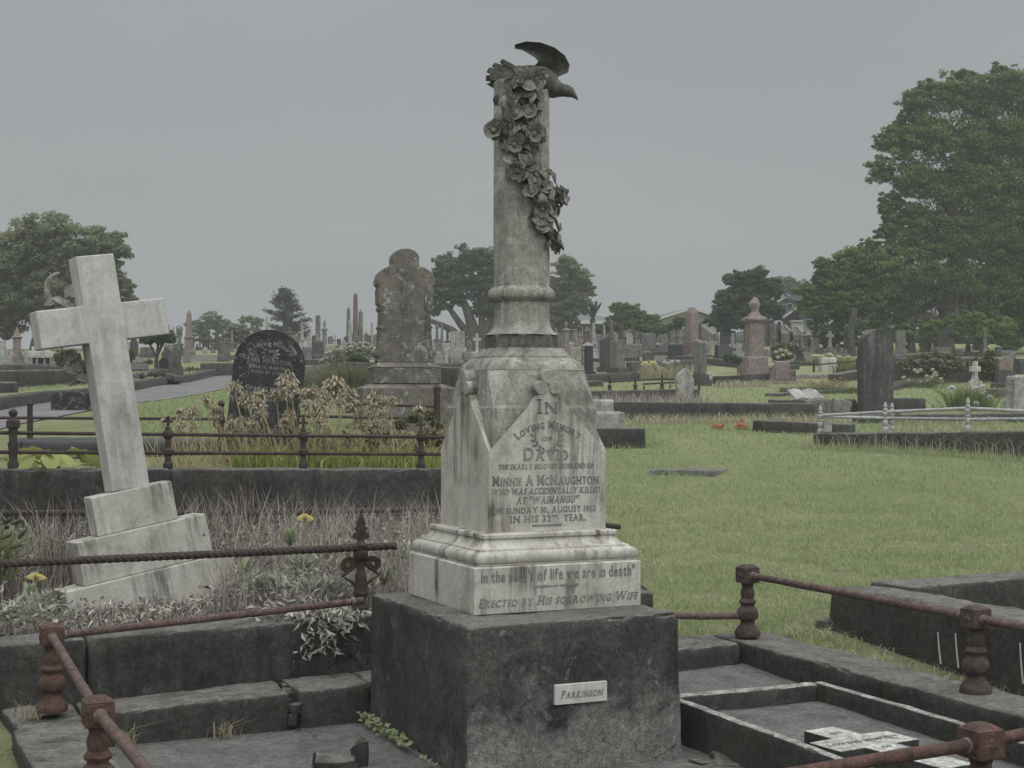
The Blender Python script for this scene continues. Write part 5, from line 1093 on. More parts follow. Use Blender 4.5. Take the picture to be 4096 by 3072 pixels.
# ------------------------------------------------------------------ railings behind
t = thing('white_railing', 'white painted iron railing with turned posts on the right', 'railing')
WP = [(.040, 0), (.043, .02), (.038, .05), (.024, .065), (.026, .075), (.036, .085), (.040, .11), (.034, .135), (.024, .145), (.032, .155), (.030, .17), (.022, .18), (.036, .20), (.038, .225), (.022, .245), (.031, .26), (.030, .275), (.018, .29), (.028, .305), (.022, .335), (.008, .36)]
WPm = MB().lathe([(r * .95, z) for r, z in WP], 14).mesh('post', M_wpaint)
wps = {}
for px, yb, Y, h in ((820.3, 433, 19.2, .35), (885.3, 431.8, 18.6, .37), (892, 430.5, 20, .37), (967.9, 430.8, 18.0, .40), (1052, 432, 17.4, .40)):
    o = link('post', WPm, t, at(px, yb, Y)); o.scale = (1, 1, h / .36); wps[px] = Y
def rail_px(p0, p1, r, mat, parent): MB().tube([at(*p0), at(*p1)], r, 8).build('rail', mat, parent)
up_ = [(820.3, 415.5, 19.2), (885.3, 412, 18.6), (967.9, 408.2, 18.0), (1052, 412.5, 17.4)]; lo_ = [(820.3, 416.5, 19.2), (892, 418.2, 20), (967.9, 419.5, 18.0), (1052, 418.5, 17.4)]
for q in (up_, lo_):
    for a_, b_ in zip(q, q[1:]): rail_px(a_, b_, .020, M_wpaint, t)
o = MB().box(-.05, .05, -.03, .03, 0, .14).build('stump', M_lgrey, None, at(827.5, 432, 19.1)); tag(o, 'little pale stone stub beside the left post of the white railing', 'stone stub')
t = thing('small_railing', 'small rusty railing with ball finials left of the white ogee headstone', 'railing')
RPm = MB().lathe([(.05, 0), (.05, .03), (.03, .05), (.045, .08), (.045, .10), (.022, .12), (.022, .17), (.035, .19), (.022, .21), (.03, .23), (.02, .25), (.008, .27)], 10).mesh('post', M_iron)
rps = [(609.7, 392, 375, 29.5), (635.3, 391.5, 375, 30.2), (662, 390, 374, 31), (699, 391, 379, 32), (644, 391, 382, 32), (670, 388.5, 382, 32.6)]
for px, yb, yt, Y in rps: o = link('post', RPm, t, at(px, yb, Y)); q = (yb - yt) * Y / F / .27; o.scale = (q * .75, q * .75, q)
for a_, b_ in (((609.7, 382, 29.5), (635.3, 380.3, 30.2)), ((635.3, 380.3, 30.2), (662, 378.7, 31)), ((662, 378.7, 31), (699, 380.5, 32)), ((644, 384, 32), (670, 382.5, 32.6)), ((670, 382.5, 32.6), (690, 383, 33))): rail_px(a_, b_, .02, M_iron, t)
t = thing('iron_rail', 'thin rusty iron rail over the ivy covered plot', 'railing')
for px, yb, yt in ((936, 361, 348), (967.5, 372, 354)): MB().lathe([(.03, 0), (.025, .2), (.035, .24), (.01, .3)], 8).build('post', M_iron, t, at(px, yb, 37.3))
for a_, b_ in (((893, 357.5, 37.3), (936, 353.2, 37.3)), ((936, 353.2, 37.3), (990, 357, 37.3))): rail_px(a_, b_, .014, M_iron, t)
t = thing('iron_rail', 'thin rusty rail between the cracked white stone and stained headstone', 'railing')
for px, yb, yt in ((813.8, 372, 363), (857, 370, 360)): MB().lathe([(.03, 0), (.02, .2), (.02, .24)], 8).build('post', M_iron, t, at(px, yb, 31))
rail_px((813.8, 365, 31), (857, 361, 31), .014, M_iron, t)
t = thing('rear_fence', 'rusty rails of the rear plot fence below the tall brown headstone', 'fence')
for px in (296, 437): MB().lathe([(.03, 0), (.03, .30), (.04, .34), (.01, .38)], 8).build('post', M_iron, t, at(px, 424, 14.2))
rail_px((296, 402, 14.2), (437, 406.5, 14.2), .014, M_iron, t); rail_px((296, 416, 14.2), (437, 419, 14.2), .014, M_iron, t)
t = thing('scroll_fence', 'rusty rail with scroll bracket left of the black arched headstone', 'fence')
for px in (30, 132, 221): MB().lathe([(.03, 0), (.025, .30), (.035, .33), (.01, .36)], 8).build('post', M_iron, t, at(px, 440, 13.6))
rail_px((-60, 417.5, 13.6), (225, 419, 13.6), .014, M_iron, t)
MB().tube([at(219, 424, 13.55) + Vector((.06 * (1 - i / 24) * math.cos(i * .5), 0, .06 * (1 - i / 24) * math.sin(i * .5))) for i in range(24)], .008, 6).build('scroll', M_iron, t)
t = thing('crest_fence', 'dark iron fence on the crest beside the pedestal obelisk', 'fence')
for px in range(194, 220, 3): MB().tube([at(px, 348, 58), at(px, 339, 58)], .03, 5).build('post', M_iron, t)
rail_px((194, 341, 58), (218, 341, 58), .03, M_iron, t)
t = thing('white_notice', 'small white notice board on the crest by the iron fence', 'sign', at(197.5, 352, 57))
MB().tube([(0, 0, -.2), (0, 0, .32)], .03, 6).build('stake', M_iron, t); MB().box(-.06, .06, -.02, .02, .28, .40).build('board', M_trim, t)
# rock grotto
t = thing('rock_cairn', 'heap of dark lava rock round a hollow stump right of the leaning cross', 'rock cairn', ground(160, 379))
s = t.location.y / F; rg = random.Random(21)
mb = MB(); rs = []
for i in range(8):
    f = i / 7; rs.append([((12 + (11 - 2 * f) * math.cos(th) * (1 + .12 * math.sin(3 * th + i))) * s, 5 * s * math.sin(th), (-2 + 33 * f) * s + .08 * math.sin(5 * th + i)) for th in [2 * math.pi * k / 12 for k in range(12)]])
mb.rings(rs, smooth=True).build('stump', M_rock, t, angle=30)
MB().prism([(x + 5 * s, z + 3 * s) for x, z in outline('round', 9 * s, 18 * s)], -6.3 * s, -3 * s).build('hollow', M_polish, t)  # solid black arch; the shade inside the hole is put into its colour
for i in range(26):
    x = rg.uniform(-27, 22); z = max(0, 12 - abs(x + 4) * .55) * rg.uniform(.1, 1); q = rg.uniform(2.2, 5) * s
    rough_hex([Vector((a * q, b * q * .8, c * q * .7)) for c in (-1, 1) for a, b in ((-1, -1), (1, -.7), (.8, 1), (-.7, .9))], q * .6, q * .12, q * .3, 200 + i).build('rock', M_rock, t, (x * s, rg.uniform(-10, -5) * s, z * s), rg.uniform(0, 6))

# ------------------------------------------------------------------ fence and houses on the hill
def paling_run(name, label, pts, mats, grp=None):
    """pts: (px, y_top, y_bottom, Y) at the panel joints"""
    t = thing(name, label, 'fence', group=grp)
    for (x0, t0, b0, Y0), (x1, t1, b1, Y1) in zip(pts, pts[1:]):
        a_, b_ = at(x0, b0, Y0), at(x1, b1, Y1); za, zb = EYE - (t0 - HOR) / F * Y0, EYE - (t1 - HOR) / F * Y1
        n_ = Vector((0, .05, 0)); d = (b_ - a_); d.z = 0; L = d.length; k = max(2, int(L / .16))
        pa = MB()
        for i in range(k):
            q0 = a_.lerp(b_, (i + .06) / k); q1 = a_.lerp(b_, (i + .94) / k); zt = za + (zb - za) * (i + .5) / k; o = .012 * math.sin(i * 7.3)
            pa.add([(q0.x, q0.y + o, q0.z - .4), (q1.x, q1.y + o, q1.z - .4), (q1.x, q1.y + o, zt), (q0.x, q0.y + o, zt), (q0.x, q0.y + .03 + o, q0.z - .4), (q1.x, q1.y + .03 + o, q1.z - .4), (q1.x, q1.y + .03 + o, zt), (q0.x, q0.y + .03 + o, zt)], [(0, 1, 2, 3), (4, 7, 6, 5), (3, 2, 6, 7), (0, 3, 7, 4), (1, 5, 6, 2)])
        pa.build('panel', mats, t)
        MB().box(-.06, .06, -.06, .06, -.4, za - a_.z + .1).build('post', M_dgrey, t, (a_.x, a_.y - .06, a_.z))
        MB().tube([(a_.x, a_.y - .04, a_.z + (za - a_.z) * .3), (b_.x, b_.y - .04, b_.z + (zb - b_.z) * .3)], .04, 4).build('rail', M_fence, t)
    return t
paling_run('paling_fence', 'grey timber paling fence stepping up behind the left part of the right hand stones', [(588, 337, 346, 70), (604, 334, 345, 70), (620, 332, 344, 69.5), (633, 328, 341, 69), (646, 325, 341, 68.5)], M_fence)
paling_run('paling_fence', 'long grey paling fence behind the largest red pillar', [(655, 334.5, 343, 72), (669, 332, 342, 71.5), (677, 330, 341, 71), (686, 328, 340, 70.5), (700, 325, 339, 70), (715, 336, 345, 68), (728, 333.5, 344, 68), (734, 333, 344, 68), (747, 330, 346, 67)], M_fence)
paling_run('paling_fence', 'brown timber fence behind the shrouded urn monument', [(745, 322, 345, 66), (760, 324, 345, 66), (768, 323, 345, 65.5), (779, 324, 345, 65.5), (779.2, 333, 345, 65.5), (791, 334, 344, 65), (791.2, 336, 344, 65), (803, 334, 343, 64.5)], M_fence)
# houses
def house(label, px, yb, yt, wp, Y, dpt, roofk, wall, rz=0, wins=(), name='house', hip=True, rh=.4):
    p = at(px, yb, Y); s = Y / F; t = thing(name, label, 'house', p, R(rz)); a = wp * s / 2; h = (yb - yt) * s; hw = h * (1 - rh)
    MB().box(-a, a, 0, dpt, -2, hw).build('wall', wall, t)
    e = .5
    if hip: MB().add([(-a - e, -e, hw), (a + e, -e, hw), (a + e, dpt + e, hw), (-a - e, dpt + e, hw), (-a * .45, dpt / 2, h), (a * .45, dpt / 2, h)], [(3, 2, 1, 0), (0, 1, 5, 4), (1, 2, 5), (2, 3, 4, 5), (3, 0, 4)]).build('roof', M_roof, t)
    else: MB().prism([(-a - e, hw + .001), (-a - e, hw - .1), (0, h - .12), (a + e, hw - .1), (a + e, hw + .001), (0, h)], -e, dpt + e).build('roof', M_roof, t); MB().prism([(-a, hw), (a, hw), (0, h - .16)], .001, dpt - .001).build('gable', wall, t); \
        MB().prism([(-a - e, hw - .1), (-a - e, hw + .02), (0, h + .02), (a + e, hw + .02), (a + e, hw - .1), (0, h - .14)], -e - .08, -e - .005).build('bargeboard', M_trim, t)
    MB().box(-a - e - .03, a + e + .03, -e - .1, -e - .02, hw - .18, hw + .02).build('gutter', M_trim, t) if hip else None
    for (x, z, ww, wh) in wins:
        ww, wh = ww * .42, wh * .42
        fr = MB().box(-ww / 2 - .06, ww / 2 + .06, -.07, .02, -.06, wh + .06).build('window', M_trim, t, (x * a, 0, z * hw)); MB().box(-ww / 2, ww / 2, -.09, -.04, 0, wh).build('pane', M_glass, fr)
    return t
house('dark hip roofed house behind the palm', 592, 340, 309, 42, 92, 8, 0, M_hdark, 10, ((-.7, .3, 1.2, 1.0), (.2, .3, 1.6, 1.0), (.75, .3, .8, 1.0)))
house('white gabled house on the hill behind the largest red pillar', 690, 338, 307.5, 60, 88, 9, 0, M_hwall, 8, ((.1, .62, 1.4, 1.1), (-.5, .3, 1.2, 1.0)), hip=False, rh=.42)
def pxprism(name, pts, Y, depth, mat, parent):
    o = parent.location; return MB().prism([(((px - 512) / F * Y) - o.x, EYE - (py - HOR) / F * Y - o.z) for px, py in pts], Y - o.y, Y - o.y + depth).build(name, mat, parent)
def pxwindow(x0, x1, y0, y1, Y, parent):
    f_ = pxprism('window', [(x0, y1), (x1, y1), (x1, y0), (x0, y0)], Y - .12, .11, M_trim, parent); m_ = (x0 + x1) / 2; i_ = (x1 - x0) * .12
    pp_ = lambda a_, b_: pxprism('pane', [(a_, y1 - i_), (b_, y1 - i_), (b_, y0 + i_), (a_, y0 + i_)], Y - .16, .03, M_glass, parent)
    for q_ in (pp_(x0 + i_, m_ - i_ * .4), pp_(m_ + i_ * .4, x1 - i_)): q_.location = f_.location; q_.parent = f_
hs_ = thing('house', 'grey roofed weatherboard house with dormer stepping down the slope left of the great tree', 'house', at(792, 343, 72))
pxprism('wall', [(774, 345), (806, 345), (806, 308), (776, 319.5)], 72, 6, M_hdark, hs_); pxprism('roof', [(773, 320.5), (773, 319), (797, 305.5), (815, 303), (815, 305.5), (797, 310)], 71.6, 7, M_roof, hs_)
pxprism('dormer', [(779, 316), (796, 307), (796, 300), (787, 299), (779, 302)], 72.5, 3, M_hwall, hs_); pxprism('dormer_roof', [(776, 301.5), (785, 295.5), (802, 296), (812, 291), (826, 293), (826, 301), (798, 301), (787, 299)], 72.2, 5, M_roof, hs_)
pxprism('bargeboard', [(776, 302), (785, 296.5), (785, 298), (777, 303.5)], 72.0, .15, M_trim, hs_); pxprism('bargeboard', [(781, 318), (797, 307.5), (797, 309), (782, 319.5)], 71.4, .15, M_trim, hs_)
pxwindow(781.5, 786.5, 304, 311, 72.4, hs_); pxwindow(787.5, 792.5, 303, 309.5, 72.4, hs_)
pxprism('bay_wall', [(803.5, 345), (824, 345), (824, 315), (803.5, 315)], 71, 3, M_hwall, hs_); pxprism('bay_roof', [(802, 315.5), (826, 315.5), (822, 309), (806, 309)], 70.6, 4, M_roof, hs_); pxwindow(806, 812, 319, 327, 70.95, hs_)
sw_ = thing('stair_wall', 'stepped white boarded stair walls in front of the weatherboard house', 'wall', at(786, 342, 70))
pxprism('stair_side', [(775, 343), (783, 343), (783, 322), (779, 319.5), (775, 320.5)], 70.2, .3, M_hwall, sw_); pxprism('stair_side', [(779, 343), (796, 343), (795, 335), (785, 325), (779, 325)], 69.6, .3, M_lgrey, sw_)
pxprism('stair_side', [(792, 340), (803, 340), (803, 321.5), (792, 321.5)], 70.2, .3, M_hwall, sw_); pxprism('stair_side', [(792, 343), (806, 343), (805, 336), (797, 326), (792, 327)], 69.4, .3, M_lgrey, sw_)
pxprism('handrail', [(785, 324), (795.5, 334), (795.5, 336), (785, 326)], 69.5, .08, M_trim, sw_); pxprism('handrail', [(797, 325), (805.5, 334.5), (805.5, 336.5), (797, 327)], 69.3, .08, M_trim, sw_)
pxprism('coping', [(791.5, 321.5), (803.5, 321.5), (803.5, 320.3), (791.5, 320.3)], 70.1, .5, M_trim, sw_)
# ------------------------------------------------------------------ trees
def limb(mb, pts, r0, r1, seg=7):
    n = len(pts) - 1; P = [Vector(p) for p in pts]; out = []; rr = []
    for i in range(n):
        for k in range(4):
            f = k / 4; a, b = P[i], P[i + 1]; q = a.lerp(b, f) + noise.noise_vector(a.lerp(b, f) * .9) * .12 * (r0 + .1); out.append(q); rr.append(r0 + (r1 - r0) * (i + f) / n)
    out.append(P[-1]); rr.append(r1); mb.tube(out, rr, seg)
def tree(name, label, base, Y, lobes, mat, lsize, n, limbs, cat='tree', grp=None, layer=.0, gap=.35, seed=0, ysc=.8, bark=None, sub=26):
    """lobes (px, py, rpx[, dy]); limbs ([(px, py[, dy])...], r0, r1) in metres; everything at depth Y"""
    rng = np.random.default_rng(100 + seed); s = Y / F; rt = at(base[0], base[1], Y)
    t = thing(name, label, cat, rt, 0, grp)
    cs, ns, sz = [], [], []; n = int(n * 1.35)
    area = sum(l[2] ** 2 for l in lobes); mb = MB()
    for l in lobes:
        c = at(l[0], l[1], Y + (l[3] if len(l) > 3 else 0)); r = l[2] * s; k = int(n * l[2] ** 2 / area)
        ms = max(10, int(3.4 * sub * (l[2] ** 2) / (area / len(lobes))))
        d = unit(rng.normal(size=(ms, 3))); rad = r * rng.uniform(.25, 1.04, (ms, 1)); sc = np.array(c) + d * rad * np.array([1, ysc, .86])
        sr = r * rng.uniform(.13, .30, ms)
        w_ = sr ** 2; idx = rng.choice(ms, size=k, p=w_ / w_.sum())
        e = unit(rng.normal(size=(k, 3))) * rng.uniform(.25, 1, (k, 1)) ** .6
        p = sc[idx] + e * sr[idx][:, None] * np.array([1.15, 1.1, .62 if not layer else .62 - layer])
        cs.append(p); nn = unit(e * .5 + rng.normal(size=(k, 3)) * .5 + np.array([0, -.2, .75])); ns.append(nn); sz.append(lsize * .68 * rng.uniform(.6, 1.35, k))
        if limbs:
            hub = Vector(limbs[0][0][-1][:2] + (0,)); hb = at(hub[0], hub[1], Y)
            for q in sc[rng.choice(ms, min(ms, 7), replace=False)]: limb(mb, [hb.lerp(c, .55), hb.lerp(c, .85) + Vector((0, 0, -r * .15)), Vector(q)], max(.02, r * .017), .012, 5)
    crown = leaves('crown', np.concatenate(cs) - np.array(rt), np.concatenate(ns), np.concatenate(sz), mat, t, .6, .2)
    for pts, r0, r1 in limbs: limb(mb, [at(q[0], q[1], Y + (q[2] if len(q) > 2 else 0)) for q in pts], r0, r1, 9)
    if limbs: mb.xf(Matrix.Translation(-rt)).build('trunk', bark or M_bark, t)
    return t
# big olive tree at the left
tree('spreading_tree', 'large olive green spreading tree at the left behind the leaning cross', (36, 352), 58,
     [(14, 262, 34), (45, 240, 34), (78, 250, 32), (20, 300, 34), (60, 285, 34), (98, 278, 30), (112, 246, 22), (124, 290, 15), (80, 310, 22), (-20, 270, 40), (-30, 310, 34), (126, 302, 11), (50, 322, 16), (0, 325, 20)], L_grey, .21, 56000,
     [([(40, 352), (42, 335), (34, 318), (20, 300), (4, 285)], .42, .12), ([(41, 338), (50, 315), (60, 290)], .3, .1), ([(36, 322), (20, 312), (5, 306)], .2, .08), ([(50, 318), (75, 300), (100, 285), (118, 262)], .2, .06)], seed=1)
tree('thin_tree', 'thin hazy tree on the crest behind the pedestal obelisk', (208, 352), 95, [(198, 327, 12), (212, 321, 13), (224, 326, 11), (205, 338, 11), (221, 339, 9)], L_grey, .22, 5200, [([(206, 350), (206, 338), (202, 325)], .2, .08), ([(215, 350), (217, 335), (222, 322)], .18, .06)], seed=2, sub=16)
tree('wispy_tree', 'pale wispy tree above the round bush left of the black arched headstone', (250, 345), 105, [(243, 320, 5), (250, 319, 5), (257, 322, 7), (256, 330, 6)], L_grey, .22, 1900, [([(256, 345), (256, 330), (257, 322)], .14, .05)], seed=3, sub=12)
tree('round_bush', 'dense rounded bush left of the black arched headstone top', (238, 350), 60, [(238, 334, 12), (246, 337, 9), (230, 340, 9), (238, 345, 12)], L_scrub, .15, 8000, [([(238, 350), (238, 340)], .15, .08)], cat='bush', seed=4)
# conifer
def conifer():
    rng = random.Random(4); Y = 80; s = Y / F; rt = at(285, 345, Y); t = thing('conifer_tree', 'tall layered conifer behind the black arched headstone', 'conifer', rt)
    mb = MB(); top = at(286, 287, Y); mb.tube([Vector((0, 0, -1)), Vector((.1, 0, 1.5)), top - rt], [.22, .18, .03], 8); cs, ns, ax, sz = [], [], [], []
    H = (top - rt).z
    for i in range(58):
        f = .1 + .88 * i / 58; z = H * f; L = 1.72 * (1 - f) ** .75 * rng.uniform(.55, 1.12) + .12; a = rng.uniform(0, 2 * math.pi)
        tip = Vector((math.cos(a) * L, math.sin(a) * L, z + L * .10)); mid = Vector((math.cos(a) * L * .5, math.sin(a) * L * .5, z - L * .08)); mb.tube([(.05, 0, z), mid, tip], [.045, .03, .012], 5)
        for k in range(int(30 + 45 * L)):
            g = rng.uniform(.2, 1.02); c = (Vector((0, 0, z)).lerp(mid, g * 2) if g < .5 else mid.lerp(tip, g * 2 - 1)) + Vector((rng.gauss(0, .10), rng.gauss(0, .10), rng.gauss(0, .055)))
            cs.append(c); ns.append((rng.gauss(0, .4), rng.gauss(0, .4), 1)); ax.append((math.cos(a) + rng.gauss(0, .5), math.sin(a) + rng.gauss(0, .5), .3)); sz.append(rng.uniform(.14, .27))
    mb.build('trunk', M_bark, t); leaves('crown', np.array(cs), unit(np.array(ns)), np.array(sz), L_con, t, .35, .1, np.array(ax))
conifer()
# pohutukawa pair behind the column
tree('forked_tree', 'many stemmed dark tree between tall brown headstone and column', (475, 354), 70,
     [(448, 268, 17), (470, 258, 17), (492, 263, 18), (440, 290, 15), (462, 283, 17), (488, 287, 20), (505, 280, 20), (437, 308, 10), (500, 305, 16), (520, 270, 18), (478, 308, 10), (430, 300, 10), (454, 300, 12), (446, 280, 16), (488, 310, 12), (432, 285, 10)], L_dark, .19, 34000,
     [([(475, 354), (474, 335), (468, 312), (458, 285)], .42, .10), ([(470, 345), (452, 330), (434, 322), (418, 315)], .22, .06), ([(478, 345), (490, 320), (496, 290)], .3, .08), ([(474, 350), (482, 325), (480, 290)], .28, .08), ([(468, 335), (452, 312), (440, 298)], .2, .06), ([(482, 348), (500, 332), (520, 318)], .24, .07)], seed=5)
tree('leafy_tree', 'soft grey green tree right of the column above the hip roofed house', (560, 345), 78,
     [(566, 268, 15), (578, 280, 15), (560, 288, 18), (574, 305, 17), (586, 292, 10), (556, 312, 18), (570, 322, 12), (548, 290, 16), (590, 285, 6)], L_grey, .20, 26000, [([(562, 346), (562, 325), (566, 300)], .3, .1)], seed=6)
tree('leafy_tree', 'low light green tree left of the white gabled house', (625, 332), 72, [(620, 310, 10), (632, 312, 10), (640, 318, 9), (626, 320, 12), (613, 322, 8), (650, 320, 9), (656, 325, 8), (640, 327, 9)], L_big, .19, 15000, [([(625, 332), (626, 318)], .2, .08)], seed=7)
tree('dark_tree', 'dark rounded tree behind the shrouded urn monument', (726, 347), 63,
     [(738, 282, 14), (755, 278, 14), (770, 288, 13), (730, 300, 15), (750, 300, 17), (722, 315, 13), (740, 318, 14), (712, 322, 9), (765, 308, 13), (778, 312, 8), (725, 328, 9)], L_dark, .18, 30000,
     [([(727, 352), (724, 335), (722, 318), (735, 300)], .16, .06), ([(722, 352), (722, 330), (715, 318)], .11, .05), ([(750, 345), (748, 325), (750, 300)], .16, .06)], seed=8)
tree('hazy_tree', 'hazy tree canopy rising between dark tree and house roof', (780, 330), 110, [(770, 290, 12), (785, 285, 12), (800, 292, 14), (815, 298, 12)], L_dark, .28, 5500, [([(785, 332), (785, 300)], .2, .1)], seed=9)
# the great tree at the right
tree('great_tree', 'huge dense green broadleaf tree filling the right of the view', (942, 352), 56,
     [(948, 92, 24), (980, 98, 26), (1012, 88, 26), (918, 105, 20), (900, 140, 24), (935, 135, 30), (975, 140, 34), (1015, 140, 34), (1050, 110, 40), (882, 170, 18), (915, 178, 26), (955, 185, 34), (1000, 190, 38), (1045, 190, 44), (878, 142, 9), (893, 200, 14), (888, 232, 13), (930, 225, 22), (965, 235, 30), (1005, 240, 36),
      (905, 245, 20), (1050, 250, 44), (835, 272, 20), (862, 262, 24), (890, 275, 28), (925, 280, 32), (965, 285, 32), (1005, 285, 34), (1045, 300, 40), (818, 290, 13), (840, 298, 20), (870, 305, 22), (900, 308, 18), (985, 310, 24), (1015, 318, 24), (965, 318, 12, -2), (806, 312, 8), (822, 316, 14), (850, 322, 14), (812, 300, 12), (880, 322, 13), (905, 325, 12), (928, 318, 12, 2), (985, 330, 16), (1012, 335, 18), (1040, 330, 24), (862, 290, 18), (838, 318, 10), (895, 225, 14), (912, 215, 18), (940, 250, 22), (905, 120, 14), (962, 75, 12), (1000, 72, 12), (925, 88, 10), (930, 328, 13, -3), (955, 326, 12, -3), (905, 334, 11, -2), (880, 334, 10, -2), (856, 330, 13, -2), (832, 285, 18), (850, 280, 20), (875, 300, 22), (900, 290, 22), (870, 245, 12), (890, 215, 14), (815, 325, 8), (975, 325, 14, -3), (1000, 330, 16, -2), (806, 292, 12), (826, 270, 15), (846, 262, 15), (868, 272, 20), (815, 306, 14), (842, 308, 20), (802, 308, 9), (866, 318, 16), (822, 284, 12), (980, 345, 10, 3), (1010, 345, 14, 3), (905, 345, 9, 3), (925, 343, 8, 3)], L_big, .165, 235000,
     [([(944, 354), (943, 335), (948, 310), (958, 270), (965, 210)], .42, .2), ([(945, 325), (925, 318), (905, 318), (880, 321), (868, 322)], .26, .08), ([(950, 315), (935, 303), (915, 312), (890, 316)], .24, .07), ([(960, 260), (930, 235), (905, 240)], .25, .07), ([(964, 230), (990, 200), (1015, 160)], .3, .1), ([(963, 225), (935, 190), (905, 165)], .25, .07), ([(950, 312), (985, 290), (1030, 275)], .35, .1)], seed=10, sub=30)
tree('shaded_tree', 'dark shaded tree mass under and behind the great tree', (985, 350), 70, [(905, 330, 18), (935, 332, 20), (970, 335, 20), (1005, 335, 22), (1040, 330, 30), (880, 335, 16), (862, 345, 12), (920, 345, 14), (960, 348, 14), (1000, 350, 14), (1030, 352, 14), (900, 352, 10), (880, 350, 9), (940, 354, 9), (970, 354, 10), (1000, 356, 11), (1030, 358, 14), (1060, 350, 20)], L_dark, .20, 30000, [([(985, 356), (985, 335)], .3, .1)], seed=11)
tree('grey_bush', 'soft grey green bush below the weatherboard house', (840, 352), 60, [(826, 335, 13), (842, 330, 13), (812, 343, 9), (850, 342, 10), (832, 346, 10)], L_dark, .13, 11000, [([(838, 352), (838, 340)], .1, .05)], cat='bush', seed=12)
tb = thing('bare_trunk', 'single pale tree trunk left of the black stained headstone', 'tree trunk', at(852, 358, 53)); mb = MB(); limb(mb, [at(852, 362, 53), at(850, 340, 53), at(852, 322, 53), at(856, 308, 53)], .16, .09, 9); mb.xf(Matrix.Translation(-at(852, 358, 53))).build('trunk', M_bark, tb)
# small tree by the cairn
tree('small_tree', 'small glossy leaved tree growing beside the lava rock heap', (156, 379), 33, [(146, 339, 7), (155, 336, 8), (164, 333, 9), (170, 338, 6), (150, 333, 5), (160, 340, 6)], L_dark, .13, 2600, [([(156, 379), (156, 360), (158, 345)], .06, .03), ([(156, 358), (150, 345)], .035, .02), ([(157, 355), (166, 338)], .035, .02)], seed=13)
# nikau palm
def palm():
    rt = at(593, 340, 66); s = 66 / F; t = thing('palm_tree', 'single nikau palm with upright fan of fronds before the hip roofed house', 'palm', rt); MB().tube([Vector((0, 0, -.5)), at(593, 326, 66) - rt, at(592.5, 319, 66) - rt], [.10, .09, .13], 8).build('trunk', M_bark, t)
    top = at(592.5, 319, 66) - rt; rg = random.Random(8)
    for i in range(17):
        a = rg.uniform(0, 6.28); sp = rg.uniform(.15, .75); L = rg.uniform(.6, .85); cs, ns, ax, sz = [], [], [], []
        for k in range(22):
            f = (k + 1) / 22; c = top + Vector((math.cos(a) * sp * L * f, math.sin(a) * sp * L * f, L * f * (1 - .25 * f * sp)))
            for sd_ in (-1, 1): cs.append(c); ns.append((math.cos(a), math.sin(a), .3)); ax.append((-math.sin(a) * sd_ + math.cos(a) * .6, math.cos(a) * sd_ + math.sin(a) * .6, .9)); sz.append(.17)
        leaves('frond', np.array(cs), unit(np.array(ns)), np.array(sz), L_dark, t, .22, .05, np.array(ax))
palm()
# hedges and shrubs
def shrub(label, lobes, mat, Y, lsize=.09, n=3000, name='shrub', cat='shrub', seed=0, kind=None):
    if Y > 25: lsize *= 1.25
    t = tree(name, label, (lobes[0][0], max(l[1] + l[2] * .7 for l in lobes)), Y, lobes, mat, lsize, n, [], cat, seed=200 + seed, sub=22)
    return t
shrub('yellow green shrub right of the white table monument', [(58, 357, 4), (64, 355, 5), (61, 362, 5), (67, 358, 3)], L_lite, 35, .12, 900, seed=1)
shrub('dark spiky shrub right of the leaning cross shaft', [(127, 358, 6), (130, 354, 5), (126, 364, 5)], L_dark, 42, .12, 1100, seed=2)
shrub('straggly flower bed by the path left of the black arched headstone', [(190, 372, 6), (198, 373, 6), (206, 374, 6), (214, 375, 5)], L_scrub, 38, .09, 2200, name='flower_bed', cat='flower bed', seed=3)
shrub('silvery flowering bush between cream headstone and tall brown headstone', [(332, 357, 7), (342, 352, 8), (352, 350, 8), (362, 350, 9), (372, 352, 7), (325, 361, 5), (345, 359, 7)], L_silver, 34, .10, 5200, name='silver_bush', cat='bush', seed=4)
shrub('bright green low bush in front of the silvery bush', [(352, 361, 5), (358, 360, 6), (364, 362, 5)], L_lite, 31, .10, 1500, seed=5)
shrub('clipped hedge along the top of the paling fence, left part', [(606, 327, 5), (612, 326, 6), (600, 330, 5), (618, 328, 5)], L_dark, 68, .13, 2600, name='hedge', cat='hedge', seed=6)
shrub('hedge above the long grey paling fence', [(655, 331, 5), (663, 329, 5), (671, 327, 5), (679, 325, 5), (686, 322, 6), (678, 320, 5), (648, 330, 5), (640, 326, 7)], L_big, 64, .14, 5200, name='hedge', cat='hedge', seed=7)
shrub('hydrangea bush with pale pink heads left of the black cross', [(777, 356, 5), (783, 353, 6), (788, 356, 5), (780, 359, 5)], L_lite, 42, .10, 1500, name='hydrangea', cat='bush', seed=8)
shrub('grey clipped hedge behind the hydrangea', [(775, 349, 5), (783, 347, 6), (791, 347, 6), (798, 349, 6)], L_scrub, 50, .10, 2600, name='hedge', cat='hedge', seed=9)
shrub('trailing grey green ivy draped over the raised plot wall', [(905, 366, 8), (915, 363, 9), (926, 362, 10), (938, 362, 10), (950, 363, 10), (960, 365, 8), (912, 372, 7), (925, 373, 7), (938, 372, 7), (948, 373, 6)], L_scrub, 37.4, .10, 11000, name='trailing_ivy', cat='ivy', seed=10)
shrub('yellow green climber at the right end of the ivy covered plot', [(976, 364, 7), (986, 362, 8), (992, 370, 7), (985, 374, 8), (996, 378, 5), (990, 354, 5)], L_lite, 37.6, .09, 3600, name='climber', cat='climber', seed=11)
shrub('bright green plant clump by the cairn', [(146, 364, 3), (150, 362, 3)], L_lite, 43, .10, 500, seed=12)
shrub('dark low shrub at the foot of the shrouded urn monument', [(727, 358, 4), (733, 359, 5), (738, 360, 4)], L_dark, 40, .09, 1100, seed=13)
